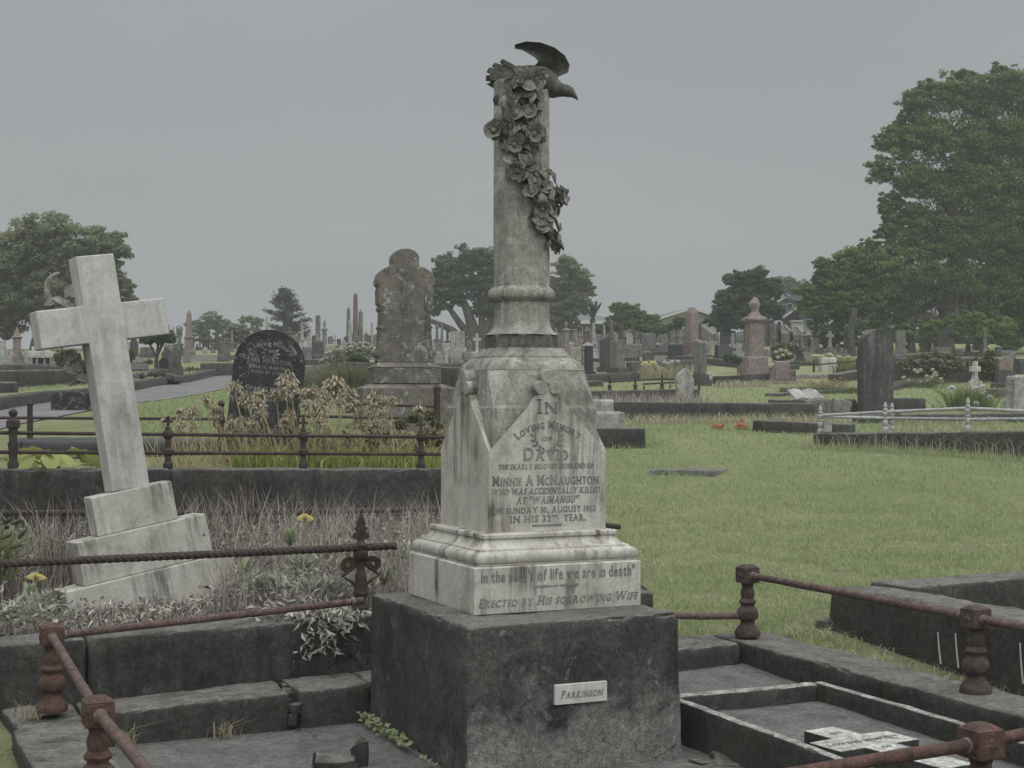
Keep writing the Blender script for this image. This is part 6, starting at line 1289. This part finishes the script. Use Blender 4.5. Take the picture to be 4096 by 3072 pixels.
def rosette(name, label, cat, base, Y, wpx, hpx, n, mat, wd, grp=None, seed=0, spread=.5, curve=.5):
    rng = np.random.default_rng(seed); rt = at(base[0], base[1], Y); s = Y / F; t = thing(name, label, cat, rt, 0, grp)
    p = np.stack([rng.normal(0, wpx * s * .22, n), rng.normal(0, wpx * s * .18, n), np.full(n, -.03)], 1); h = hpx * s * rng.uniform(.55, 1.05, n)
    ln = p[:, :2] * 1.3 + rng.normal(0, hpx * s * spread * .4, (n, 2)); o = blades('foliage', p, h, np.full(n, wd), ln, mat, t, curve); return t
rosette('rosemary_bush', 'upright grey green rosemary bush left of the tall brown headstone', 'bush', (347, 402), 17.6, 46, 44, 1500, L_scrub, .014, seed=1, spread=.25)
rosette('grass_tuft', 'long grass tuft at the end of the short kerb block at far left', 'grass tuft', (22, 390), 29.5, 14, 16, 120, L_straw, .02, seed=2)
ir = rosette('iris_clump', 'tall green iris clump with white flowers behind the white railing', 'iris clump', (968, 410), ground(968, 410).y, 44, 30, 420, L_scrub, .018, seed=3, spread=.32)
L_iris = leafy('iris_leaf', [(.13, .175, .065), (.18, .22, .085), (.24, .25, .13)], .3)
ir.children[0].data.materials[0] = L_iris
def petals(parent, pos, r, mat, name='flower', n=6, Y=1):
    rng = np.random.default_rng(int(abs(pos[0]) * 997) % 1000); a = np.arange(n) * 6.283 / n
    r = r * .62; c = np.array(pos) + np.stack([np.cos(a), -np.abs(rng.normal(0, .3, n)), np.sin(a) * .7], 1) * r * .5; ax = np.stack([np.cos(a), np.zeros(n), np.sin(a)], 1)
    return leaves(name, c, unit(np.stack([np.cos(a) * .2, -np.ones(n), .8 * np.ones(n)], 1)), np.full(n, r), mat, parent, .6, .1, ax)
for px, py in ((976, 388), (982, 386.5), (983, 391.5), (990, 397), (976, 403), (951, 387.5), (952.5, 388)): petals(ir, at(px, py, ir.location.y - .3) - ir.location, .12, L_white)
def posy(label, spots, mat, Y, r, base, name='flower_bunch', cat='flowers', gm=None, n=60, hp=8, wp=10):
    Y = ground(*base).y; t = rosette(name, label, cat, base, Y, wp, hp, n, gm or L_strap, .016, seed=int(base[0]), spread=.4)
    for px, py in spots: petals(t, at(px, py, Y - .1) - t.location, r * Y / 24, mat, n=6)
    return t
posy('bright orange flowers on the right lawn, left bunch', [(713 + 1.7 * i, 427 - 1.4 * math.sin(i * 1.1) - .35 * i) for i in range(7)] + [(716, 428), (720, 426), (723, 425)], L_orng, 21, .055, (718, 430))
posy('bright orange flowers on the right lawn, taller right bunch', [(736 + 1.6 * i, 427 - 1.6 * abs(math.sin(i))) for i in range(8)] + [(738, 422), (741, 419.5), (743, 421.5), (740, 424.5)], L_orng, 21, .055, (741, 430))
rg = random.Random(12)
t = posy('daisy patch with white and yellow blooms behind the small rusty railing', [(rg.uniform(644, 684), rg.uniform(361, 376)) for _ in range(20)], L_white, 27, .075, (664, 379), 'daisy_patch', 'flower patch', L_lite, 700, 16, 40)
for px, py in ((645, 364), (653, 363.5), (661, 370)): petals(t, at(px, py, t.location.y - .2) - t.location, .22, L_yell)
posy('white daisies at the foot of the grey square pillar', [(705, 372), (708, 374), (703, 376), (712, 375), (710, 379)], L_white, 27, .07, (708, 384), 'daisies', 'flowers', L_lite, 90, 10, 8)
posy('yellow flowers in a vase beside the black desk headstone', [(716, 353.5), (718, 353), (717, 355)], L_yell, 37, .12, (717, 361), 'yellow_bouquet', 'flowers', L_strap, 12, 6, 2)
posy('pink artificial flowers in front of the black desk headstone', [(708, 360.5), (711, 361), (706, 360), (714, 361), (711, 359.5)], leafy('pink_petal', [(.55, .24, .2), (.5, .3, .25)], .2), 37, .10, (710, 363), 'pink_bouquet', 'flowers', L_strap, 12, 3, 6)
hy = [o for o in C.objects if o.name == 'hydrangea'][0]
for px, py in ((776, 352), (781, 350), (786, 351), (789, 354), (783, 355), (778, 357)): petals(hy, at(px, py, 41.6) - hy.location, .13, L_cream)
t = posy('cream flowering agapanthus bed along the kerb left of the stained headstone', [(rg.uniform(812, 857), rg.uniform(355, 361)) for _ in range(24)], L_cream, 38, .12, (836, 366), 'flower_bed', 'flower bed', L_big, 700, 13, 52)
posy('orange and pink weeds in dry grass right of the pink granite headstone', [(rg.uniform(800, 845), rg.uniform(377, 384)) for _ in range(16)], L_orng, 27, .045, (824, 389), 'weed_patch', 'weeds', L_straw, 600, 12, 50)
t = posy('seedy flower stalks before the ivy covered wall', [(rg.uniform(903, 945), rg.uniform(366, 382)) for _ in range(16)], L_cream, 29, .07, (924, 388), 'weed_patch', 'weeds', L_lite, 160, 16, 40)
def stalks(name, x0, x1, yb, yt, n, mat, wd=.012, lean=.25, depth=.4, kind='stuff'):
    """stems rooted where the ground shows at row yb, the tallest reaching row yt"""
    rng = np.random.default_rng(int(x0 * 3 + yb)); a_, b_ = ground(x0, yb), ground(x1, yb); f = rng.random(n); X = a_.x + (b_.x - a_.x) * f; Y = a_.y + (b_.y - a_.y) * f + rng.uniform(-depth, depth, n)
    p = np.stack([X, Y, terr(X, Y) - .01], 1); h = (yb - yt) * Y / F * rng.uniform(.4, 1.08, n)
    return tag(blades(name, p, h, np.full(n, wd), rng.normal(0, 1, (n, 2)) * h[:, None] * lean, mat), kind=kind)
stalks('dead_stalks', 586, 705, 414, 390, 1300, L_dead, .016)
stalks('dead_stalks', 600, 800, 415, 396, 900, L_straw, .014)
stalks('dry_grass', 600, 850, 424, 412, 900, L_straw, .014, .5)
stalks('yellow_groundcover', 782, 860, 393, 386.5, 1100, L_lite, .04)
stalks('dry_grass', 890, 1060, 437, 424, 900, L_straw, .012, .5, .8)
stalks('dry_grass', 640, 690, 380, 361, 500, L_straw, .02)
stalks('dry_grass', 715, 770, 387, 378, 500, L_straw, .018, .5)
stalks('rough_grass', 893, 1000, 424, 414, 900, L_straw, .014, .5)
stalks('grass_strip', 893, 945, 366, 356, 500, L_lite, .03)
stalks('grass_strip', 836, 857, 376, 362, 300, L_lite, .03)
stalks('green_weeds', 325, 345, 370, 357, 300, L_lite, .02)

L_under = leafy('undergrowth_leaf', [(.085, .10, .055), (.12, .135, .075), (.16, .165, .10), (.19, .17, .125)], .25)
# ------------------------------------------------------------------ planting in the two left plots
rng = np.random.default_rng(11)
AG = [(390, 1080, 50), (210, 1165, 40), (270, 1240, 45), (120, 1250, 50), (30, 1250, 40), (40, 1330, 40), (120, 1340, 35), (380, 1340, 50), (440, 1320, 50), (470, 1155, 45), (565, 1130, 45), (555, 1200, 50), (575, 1260, 40), (670, 1120, 40), (740, 1060, 75), (775, 1085, 45), (735, 1320, 45), (760, 1260, 40), (900, 1130, 60), (985, 1150, 50), (945, 1230, 70), (960, 1310, 45), (1065, 1085, 75), (1160, 1130, 50), (1185, 1205, 50), (1320, 1150, 50), (1380, 1180, 45), (1435, 1170, 35), (1245, 1330, 40), (1340, 1310, 45), (1375, 1260, 40), (1510, 1340, 40), (1620, 1245, 50), (-60, 1300, 40), (520, 1330, 35), (1090, 1190, 45), (870, 1200, 45), (1290, 1230, 38)]
def husk_mesh(seed, r=1.0):
    rg = np.random.default_rng(seed); n = 95; d = unit(rg.normal(size=(n, 3)) + np.array([0, 0, .35])); c = d * r * rg.uniform(.55, 1.0, (n, 1)); c[:, 2] -= .25 * r * rg.uniform(0, 1, n)
    ax = unit(d * np.array([1, 1, .2]) + np.array([0, 0, -.9])); V, Fc = leaf_arrays(c, unit(np.cross(ax, rg.normal(size=(n, 3)))), r * rg.uniform(.36, .56, n), .36, .05, ax)
    V2, F2 = leaf_arrays(d * r * .32, unit(np.cross(d, rg.normal(size=(n, 3)))), np.full(n, r * .75), .04, 0, d)
    return np_mesh('seed_head', np.concatenate([V, V2]), np.concatenate([Fc, F2 + len(V)]), L_husk)
HM = [husk_mesh(i) for i in range(4)]
rg = random.Random(31)
for i, (x, y, r) in enumerate(AG):
    px, py = 175 + .1507 * x, 225 + .1507 * y; Y = rg.uniform(11.5, 12.4); c = at(px, py, Y); s = Y / F
    bx = px + rg.gauss(0, 9) + (10 if 250 < x < 700 else -8 if x > 900 else 0); b = at(bx, 466, Y); b.z = .98
    wh = 'left of the black arched headstone' if px < 226 else 'in front of the black arched headstone' if px < 302 else 'between arched headstone and tall brown headstone' if px < 362 else 'in front of the tall brown headstone'
    hi = 'high up' if py < 398 else 'at middle height' if py < 418 else 'low down'; big = 'large' if r >= 60 else 'small' if r <= 40 else 'brown'
    t = thing('dry_seed_stalk', big + ' drooping dry seed head ' + hi + ' ' + wh, 'seed head', b, 0, 'dry seed heads behind the cross topped fence')
    h = link('seed_head', HM[i % 4], t, c - b, rg.uniform(0, 6)); h.scale = [r * .1507 * s * 1.3] * 3
    MB().tube([Vector((0, 0, 0)), (c - b) * .5 + Vector((.01, 0, .01)), c - b], [.0065, .0055, .005], 6).build('stalk', L_stalk, t)
n = 2600; px = rng.uniform(232, 442, n); Yv = rng.uniform(11.45, 12.9, n); p = np.stack([(px - 512) / F * Yv, Yv, np.full(n, .97)], 1)
tag(blades('agapanthus_leaves', p, rng.uniform(.08, .24, n), rng.uniform(.014, .026, n), rng.normal(0, .09, (n, 2)), L_strap, curve=.9), kind='stuff')
n = 7000; px = rng.uniform(226, 446, n); Yv = rng.uniform(12.0, 14.6, n); c_ = np.stack([(px - 512) / F * Yv, Yv, .96 + .03 * (Yv - 12) + rng.uniform(0, 1, n) ** 1.6 * .34 * (.5 + .5 * np.sin(px * .13) * np.sin(Yv * 3 + px * .05))], 1)
tag(leaves('undergrowth', c_, unit(rng.normal(size=(n, 3)) + np.array([0, -.2, .8])), rng.uniform(.03, .075, n), L_under, None, .5, .2), kind='stuff')
n = 500; px = rng.uniform(150, 442, n); Yv = rng.uniform(11.5, 12.6, n); p = np.stack([(px - 512) / F * Yv, Yv, np.full(n, .97)], 1); h = rng.uniform(.15, .5, n)
tag(blades('fallen_stalks', p, h, np.full(n, .008), rng.normal(0, .22, (n, 2)) * h[:, None] * 2, L_stalk, curve=.1), kind='stuff')
shrub('red tinted leafy plant at the right end of the dry seed heads', [(425, 443, 8), (432, 434, 8), (418, 448, 7), (438, 442, 8)], L_mauve, 11.9, .05, 420, name='leafy_plant', cat='plant', seed=20)
shrub('green leafy plant among the dry seed heads near the monument', [(414, 418, 7), (430, 416, 7), (400, 424, 7), (436, 425, 7), (384, 436, 7)], L_lite, 12.1, .05, 520, name='leafy_plant', cat='plant', seed=21)
shrub('dull green leafy plant in the middle of the dry seed heads', [(372, 428, 9), (350, 442, 8), (330, 446, 7), (318, 450, 6)], L_scrub, 12.3, .05, 420, name='leafy_plant', cat='plant', seed=22)
# broad pale leaves on the terrace, left of the cross
t = thing('broad_leaved_plant', 'bright yellow green broad leaved plant on the terrace left of the leaning cross', 'plant', at(56, 469, 10.2))
bl_ = MB(); rs = []
for i in range(8):
    f = i / 7; wd = .5 * math.sin(math.pi * min(.97, .08 + f * .92)) ** .6; rs.append([(f - .1, wd * a, .16 * math.sin(f * 3) + .10 * abs(a) + .02 * math.sin(9 * f + 5 * a)) for a in (-1, -.5, 0, .5, 1)])
bl_.rings(rs, False, False, True, close=False); BLM = bl_.mesh('broad_leaf', L_cab, 60)
rg = random.Random(17)
for i in range(26):
    px = rg.uniform(14, 100); Y = rg.uniform(9.85, 10.6); q = at(px, 469, Y); q.z = topz(56) + rg.uniform(-.03, .03)
    o = link('broad_leaf', BLM, t, q - t.location); o.scale = [rg.uniform(.11, .21)] * 3; o.rotation_euler = (rg.uniform(-.5, .5), rg.uniform(-1.0, -.1), rg.uniform(0, 6.28))
L_bed = leafy('silvery_bed_leaf', [(.27, .255, .235), (.38, .37, .345), (.20, .185, .17), (.33, .335, .29), (.43, .425, .39)], .2, .85)
L_ros = leafy('rosette_leaf', [(.34, .40, .23), (.42, .46, .31), (.28, .34, .20)], .3)
# dead daisies filling the cross plot
def plotpts(n, a0, a1, b0, b1, dens=None):
    a = rng.uniform(a0, a1, n); b = rng.uniform(b0, b1, n); X = F0.x + a * U.x + b * V_.x; Y = F0.y + a * U.y + b * V_.y
    return np.stack([X, Y, .24 + .075 * (b - 1.7) - .01], 1)
p = plotpts(15000, -3.4, 1.65, 1.9, 4.3); h = rng.uniform(.18, .54, len(p)) * (.55 + .6 * sstep(.3, .6, np.array([noise.noise(Vector(q) * 1.6) * .5 + .5 for q in p])))
# lower just round the leaning cross
dx = np.hypot(p[:, 0] - lx.location.x, p[:, 1] - lx.location.y); h *= np.where((np.abs(p[:, 0] - lx.location.x + .1) < .62) & (p[:, 1] < lx.location.y + .35), .22, 1)
tag(blades('dead_stems', p, h, rng.uniform(.005, .0095, len(p)), rng.normal(0, .24, (len(p), 2)) * h[:, None], L_dead, curve=.45), kind='stuff')
n = 17000; q = p[rng.integers(0, len(p), n)]; hh = rng.uniform(0, 1, n) ** 1.3 * .34; c = q + np.stack([rng.normal(0, .03, n), rng.normal(0, .03, n), hh], 1)
k_ = ~((np.abs(c[:, 0] - lx.location.x + .1) < .6) & (c[:, 1] < lx.location.y + .4) & (c[:, 2] > .42)); c = c[k_]; n = len(c)
tag(leaves('withered_leaves', c, unit(rng.normal(size=(n, 3)) + np.array([0, -.3, .3])), rng.uniform(.025, .06, n), L_curl, None, .26, .5, unit(rng.normal(size=(n, 3)) + np.array([0, 0, -.5]))), kind='stuff')
q = plotpts(30000, -3.4, 1.65, 1.86, 4.2); ln_ = np.array([noise.noise(Vector((v[0] * 2.1, v[1] * 2.1, 3))) + .5 * noise.noise(Vector((v[0] * 6, v[1] * 6, 1))) for v in q]); k_ = ln_ > -.12
k_ &= ~((np.abs(q[:, 0] - lx.location.x + .1) < .62) & (q[:, 1] < lx.location.y + .4)); q, ln_ = q[k_], ln_[k_]; n = len(q)
c2 = q + np.stack([np.zeros(n), np.zeros(n), rng.uniform(.05, 1, n) * (.16 + .34 * np.clip(ln_ + .1, 0, .7))], 1)
tag(leaves('silver_foliage', c2, unit(rng.normal(size=(n, 3)) * .8 + np.array([0, -.5, .5])), rng.uniform(.028, .060, n), L_bed, None, .30, .3, unit(rng.normal(size=(n, 3)) * .7 + np.array([0, 0, .8]))), kind='stuff')
n = 500; tops = p[rng.integers(0, len(p), n)]; idx = rng.integers(0, len(p), n); c = p[idx].copy(); c[:, 2] += h[idx] * .97
V, Fc = leaf_arrays(np.repeat(c, 3, 0), unit(rng.normal(size=(n * 3, 3))), np.full(n * 3, .016), .9, .1)
tag(link('dead_flower_heads', np_mesh('dead_flower_heads', V, Fc, leafy('dead_head', [(.05, .04, .035), (.085, .07, .06)], 0))), kind='stuff')
# silver-leaved tufts, some hanging over the kerb wall
def tuft(label, base, Y, wpx, n, size, mat, hang=False, seed=0, name='silver_leaved_tuft', group=None):
    r_ = np.random.default_rng(300 + seed); rt = at(base[0], base[1], Y); s = Y / F; t = thing(name, label, 'plant', rt, 0, group); d = unit(r_.normal(size=(n, 3)) * np.array([1, .8, .4]) + np.array([0, -.3, -.7 if hang else .8]))
    st = np.stack([r_.normal(0, wpx * s * .33, n), r_.normal(0, .04, n), r_.uniform(0, 1, n) ** 1.5 * -wpx * s * .95 if hang else r_.uniform(0, .07, n)], 1)
    c = st + d * size * .5; tag(leaves('leaf_cluster', c, unit(np.cross(d, r_.normal(size=(n, 3)))), size * r_.uniform(.6, 1.2, n), mat, t, .28, .15, d), kind='stuff'); return t
for i, (px, py, Y, w_, n, sz, m_, hg, l) in enumerate(((270, 592, 7.85, 39, 242, .062, L_silver, 0, 'silver green leafy tuft right of the lower cross block'), (325, 596, 7.75, 44, 264, .062, L_silver, 0, 'silver green leafy tuft standing left of the ornate iron post'), (312, 608, 7.46, 46, 330, .062, L_curl, 1, 'withered grey leaves hanging over the kerb wall, middle bunch'), (336, 605, 7.5, 34, 190, .062, L_silver, 1, 'pale green leaves hanging over the kerb wall nearest the block'), (262, 604, 7.45, 14, 26, .07, L_curl, 1, 'few withered leaves hanging over the kerb wall, left bunch'), (306, 572, 8.0, 28, 165, .062, L_silver, 0, 'silver green tuft behind the rope twist rail'), (395, 560, 8.6, 39, 176, .062, L_silver, 0, 'silver green tuft between ornate post and marble plinth'), (20, 622, 7.5, 39, 176, .062, L_silver, 0, 'silver green tuft at the left edge above the kerb wall'), (38, 610, 7.8, 28, 110, .062, L_silver, 0, 'silver green tuft left of the lowest cross block'), (300, 610, 7.6, 31, 132, .062, L_curl, 0, 'withered grey tuft at the edge of the kerb wall'))):
    tuft(l, (px, py), Y, w_, n, sz, m_, hg, i)
for i, (px, py, Y, l) in enumerate(((244, 575, 8.3, 'pale green upright leaf rosette right of the leaning cross blocks'), (280, 590, 7.9, 'pale green upright leaf rosette above the kerb wall, middle of the weeds'), (318, 560, 8.2, 'pale green upright leaf rosette behind the rope twist rail'), (290, 545, 8.6, 'pale green upright leaf rosette below the yellow daisy'), (345, 575, 8.1, 'pale green upright leaf rosette left of the ornate iron post'), (385, 585, 8.0, 'pale green upright leaf rosette between ornate post and block'), (30, 600, 8.0, 'pale green upright leaf rosette at the left edge below the lily clump'))):
    r_ = np.random.default_rng(700 + i); n = 16; rt = at(px, py, Y); t = thing('leaf_rosette', l, 'plant', rt); a = r_.uniform(0, 6.28, n); ax = unit(np.stack([np.cos(a) * .5, np.sin(a) * .5, np.ones(n)], 1)); leaves('foliage', ax * .045, unit(np.stack([np.cos(a), np.sin(a), -.5 * np.ones(n)], 1)), r_.uniform(.09, .13, n), L_ros, t, .42, .12, ax)
for px, py, Y, l in ((305, 519, 8.4, 'yellow daisy flower on a stem above the rope twist rail'), (36, 578, 7.6, 'yellow daisy flower at the left edge by the cross blocks')):
    t = thing('yellow_daisy', l, 'flower', at(px - 3, py + 48, Y)); hd = at(px, py, Y) - t.location
    MB().tube([Vector((0, 0, 0)), hd * .5 + Vector((.008, 0, 0)), hd], .0045, 6).build('stem', L_stalk, t)
    nn_ = 11; a = np.arange(nn_) * 6.283 / nn_; c = np.array(hd) + np.stack([np.cos(a) * .027, np.sin(a) * .027, .008 * np.ones(nn_)], 1)
    c = np.array(hd) + np.stack([np.cos(a) * .028, -np.sin(a) * .02, np.sin(a) * .016 + .004], 1); leaves('petals', c, unit(np.stack([np.zeros(nn_), -np.ones(nn_) * .65, .75 * np.ones(nn_)], 1)), np.full(nn_, .056), L_yell, t, .36, .1, np.stack([np.cos(a), -np.sin(a) * .7, np.sin(a) * .6], 1)); MB().ball(hd, .012, 8, 5, (1, 1, .8)).build('flower_centre', L_stalk, t)
t = rosette('lily_clump', 'green strappy lily clump with buds at the left edge above the kerb wall', 'lily clump', (-14, 575), 8.4, 46, 62, 170, L_iris, .020, seed=9, spread=.9)
rg = random.Random(3)
for i in range(7): q = at(rg.uniform(0, 26), rg.uniform(520, 550), 8.2) - t.location; MB().ball((0, 0, 0), .012, 8, 6, (1, 1, 3)).build('bud', L_lite, t, q).rotation_euler = (rg.uniform(-1, 1), rg.uniform(.6, 1.5), 0)
# clover at the block foot, dry tufts on the slab, dry grass at the left edge
t = thing('clover_patch', 'small pale green clover growing along the left foot of the concrete block', 'weed', PL(-.02, .55, 0)); r_ = np.random.default_rng(5); n = 230
b_ = r_.uniform(-.52, .62, n) ; c = np.stack([(-.03 - np.abs(r_.normal(0, .022, n))) * U.x + b_ * V_.x * 1, b_ * V_.y, r_.uniform(.0, .05, n)], 1); c[:, 2] *= (b_ > -.1); k_ = (b_ > -.05) | (r_.random(n) < .06); c = c[k_]
leaves('foliage', c, unit(r_.normal(size=(len(c), 3)) * .5 + np.array([-.2, -.4, 1])), r_.uniform(.02, .034, len(c)), leafy('clover_leaf', [(.22, .27, .13), (.30, .34, .19)], .3), t, .9, .05)
def dry_tuft(label, p, n, h, seed):
    r_ = np.random.default_rng(seed); t = thing('dry_grass_tuft', label, 'grass tuft', p); hh = r_.uniform(.4, 1, n) * h
    blades('blades', np.stack([r_.normal(0, .03, n), r_.normal(0, .02, n), np.zeros(n)], 1), hh, np.full(n, .0045), r_.normal(0, .75, (n, 2)) * hh[:, None], L_straw, t, .6)
dry_tuft('dry straw tuft on the slab near the left railing post', PL(-1.15, 1.17, -.02), 46, .13, 1); dry_tuft('dry straw tuft on the slab in the middle of the back kerb', PL(-.72, 1.17, -.02), 46, .12, 2)
dry_tuft('dry straw tuft against the outer foot of the far left railing post', PL(-1.55, 1.27, .12), 40, .10, 3); dry_tuft('dry straw tuft at the outer corner by the back right railing post', PL(2.5, 1.3, .2), 60, .12, 4)
dry_tuft('dry straw tuft on the ground by the broken corner of the neighbour kerb', PL(2.62, 1.15, .19), 60, .13, 5)
p = plotpts(700, -2.6, -1.7, -1.6, 1.5); p[:, 2] = terr(p[:, 0], p[:, 1]); n = len(p); tag(blades('dry_grass', p, rng.uniform(.02, .09, n), np.full(n, .006), rng.normal(0, .07, (n, 2)), L_straw, curve=.8), kind='stuff')
p = plotpts(900, 2.44, 2.80, -1.8, 1.4); p[:, 2] = terr(p[:, 0], p[:, 1]); n = len(p); tag(blades('dry_grass', p, rng.uniform(.01, .05, n), np.full(n, .005), rng.normal(0, .07, (n, 2)), L_straw, curve=.8), kind='stuff')
for a_, b_, hh in ((2.76, .42, .16), (2.77, .30, .17), (2.76, -.16, .19)):
    t = thing('white_twig', 'thin pale dead twig standing against the neighbour kerb', 'twig', PL(a_, b_, .19), 0, 'pale twigs against the neighbour kerb'); MB().tube([(0, 0, 0), (-.008, .004, hh * .5), (-.015, 0, hh)], [.0045, .0042, .003], 6).build('stem', M_plaque, t)

# ------------------------------------------------------------------ lawns
def clear(X, Y):
    """False inside plots and under kerbs"""
    a = (X - F0.x) * U.x + (Y - F0.y) * U.y; b = (X - F0.x) * V_.x + (Y - F0.y) * V_.y
    k = ~((a < 2.44) & (a > -1.7) & (b < 1.56)); k &= ~((a < 1.74) & (b > 1.5) & (b < 4.4)); k &= ~((a > 2.68) & (b < 1.5))
    return k
def lawn(name, n, t0, t1, y0, y1, h, wd, mat, pw=1.0, cond=None, lay=.5, thr=None, fq=1.3):
    u = rng.random(n); Y = 1 / (1 / y0 + (1 / y1 - 1 / y0) * u) if pw == 1 else (1 / (1 / y0 ** 2 + (1 / y1 ** 2 - 1 / y0 ** 2) * u)) ** .5
    X = rng.uniform(t0, t1, n) * Y; k = clear(X, Y)
    if cond is not None: k &= cond(X, Y)
    X, Y = X[k], Y[k]; n = len(X); hs = np.clip(Y / 12, .8, 3)
    pn = np.array([noise.noise(Vector((x * fq, y * fq, 0))) + .6 * noise.noise(Vector((x * fq * 3.7, y * fq * 2.6, 4))) for x, y in zip(X, Y)]) if thr is not None else None
    if thr is not None: k = pn > thr + rng.normal(0, .2, n); X, Y, hs = X[k], Y[k], hs[k]; n = len(X)
    hh = rng.uniform(.5, 1.1, n) * h; p = np.stack([X, Y, terr(X, Y) - .004], 1)
    return tag(blades(name, p, hh, wd * hs * rng.uniform(.7, 1.2, n), rng.normal(0, lay, (n, 2)) * hh[:, None], mat, curve=.7), kind='stuff')
lawn('mown_grass', 150000, -.04, .40, 7.8, 15, .028, .0040, L_mown, cond=lambda X, Y: Y < 13 + 1.5 * np.sin(X * 1.2), lay=1.2, thr=-.12, fq=3)
lawn('grass_blades', 120000, -.04, .40, 8.0, 24, .060, .0045, L_grass, cond=lambda X, Y: (X / Y > .0), lay=.8, thr=-.15, fq=2)
lawn('grass_clippings', 60000, -.04, .40, 7.8, 14, .022, .0045, L_straw, lay=4.0, thr=.10, fq=2.2)
lawn('grass_tufts', 30000, -.04, .40, 9, 26, .12, .005, L_grass, lay=.7, thr=.42, fq=.9)
lawn('far_lawn', 26000, .03, .38, 21, 40, .06, .007, L_grass, lay=.6)
lawn('near_path_lawn', 22000, -.27, -.13, 14, 30, .07, .006, L_grass, cond=lambda X, Y: (X > -5.2), lay=.6)
lawn('left_lawn', 26000, -.40, -.17, 20, 48, .06, .008, L_grass, cond=lambda X, Y: (X < -7.6), lay=.6)
# tall rank grass along the kerbs
def rank(name, p0, p1, n, h, seed=0):
    r_ = np.random.default_rng(seed); f = r_.random(n)[:, None]; p = np.array(p0)[None] * (1 - f) + np.array(p1)[None] * f + np.stack([r_.normal(0, .1, n), r_.normal(0, .12, n), np.zeros(n)], 1)
    p[:, 2] = terr(p[:, 0], p[:, 1]) - .01; hh = r_.uniform(.3, 1, n) ** 1.5 * h
    return tag(blades(name, p, hh, np.full(n, .006), r_.normal(0, .5, (n, 2)) * hh[:, None], L_grass if 'green' in name else L_straw, curve=.8), kind='stuff')
rank('rank_grass', ground(630, 425)[:], ground(812, 424)[:], 900, .26, 1); rank('rank_green_grass', ground(650, 448)[:], ground(640, 436)[:], 500, .2, 2)
rank('rank_grass', ground(800, 449)[:], ground(1060, 466)[:], 480, .36, 3); rank('rank_green_grass', ground(805, 449)[:], ground(1060, 466)[:], 1900, .15, 4)
rank('rank_green_grass', PL(-.5, 4.5)[:], PL(3.1, 1.75)[:], 500, .10, 5)
# ------------------------------------------------------------------ moist air
H = MB().box(-95, 95, -14, 135, -1.3, 18.5).mesh('haze', None) if False else None
mb = MB().box(-110, 110, -28, 150, -1.4, 19)
me = bpy.data.meshes.new('haze'); me.from_pydata(mb.v, [], mb.f); hm = bpy.data.materials.new('haze'); hm.use_nodes = True; n_ = hm.node_tree; n_.nodes.clear()
o_ = n_.nodes.new('ShaderNodeOutputMaterial'); pv = n_.nodes.new('ShaderNodeVolumePrincipled'); pv.inputs['Density'].default_value = .0020; pv.inputs['Color'].default_value = (.86, .90, .93, 1); pv.inputs['Anisotropy'].default_value = .3
n_.links.new(pv.outputs[0], o_.inputs['Volume']); me.materials.append(hm); tag(link('haze', me), kind='stuff')
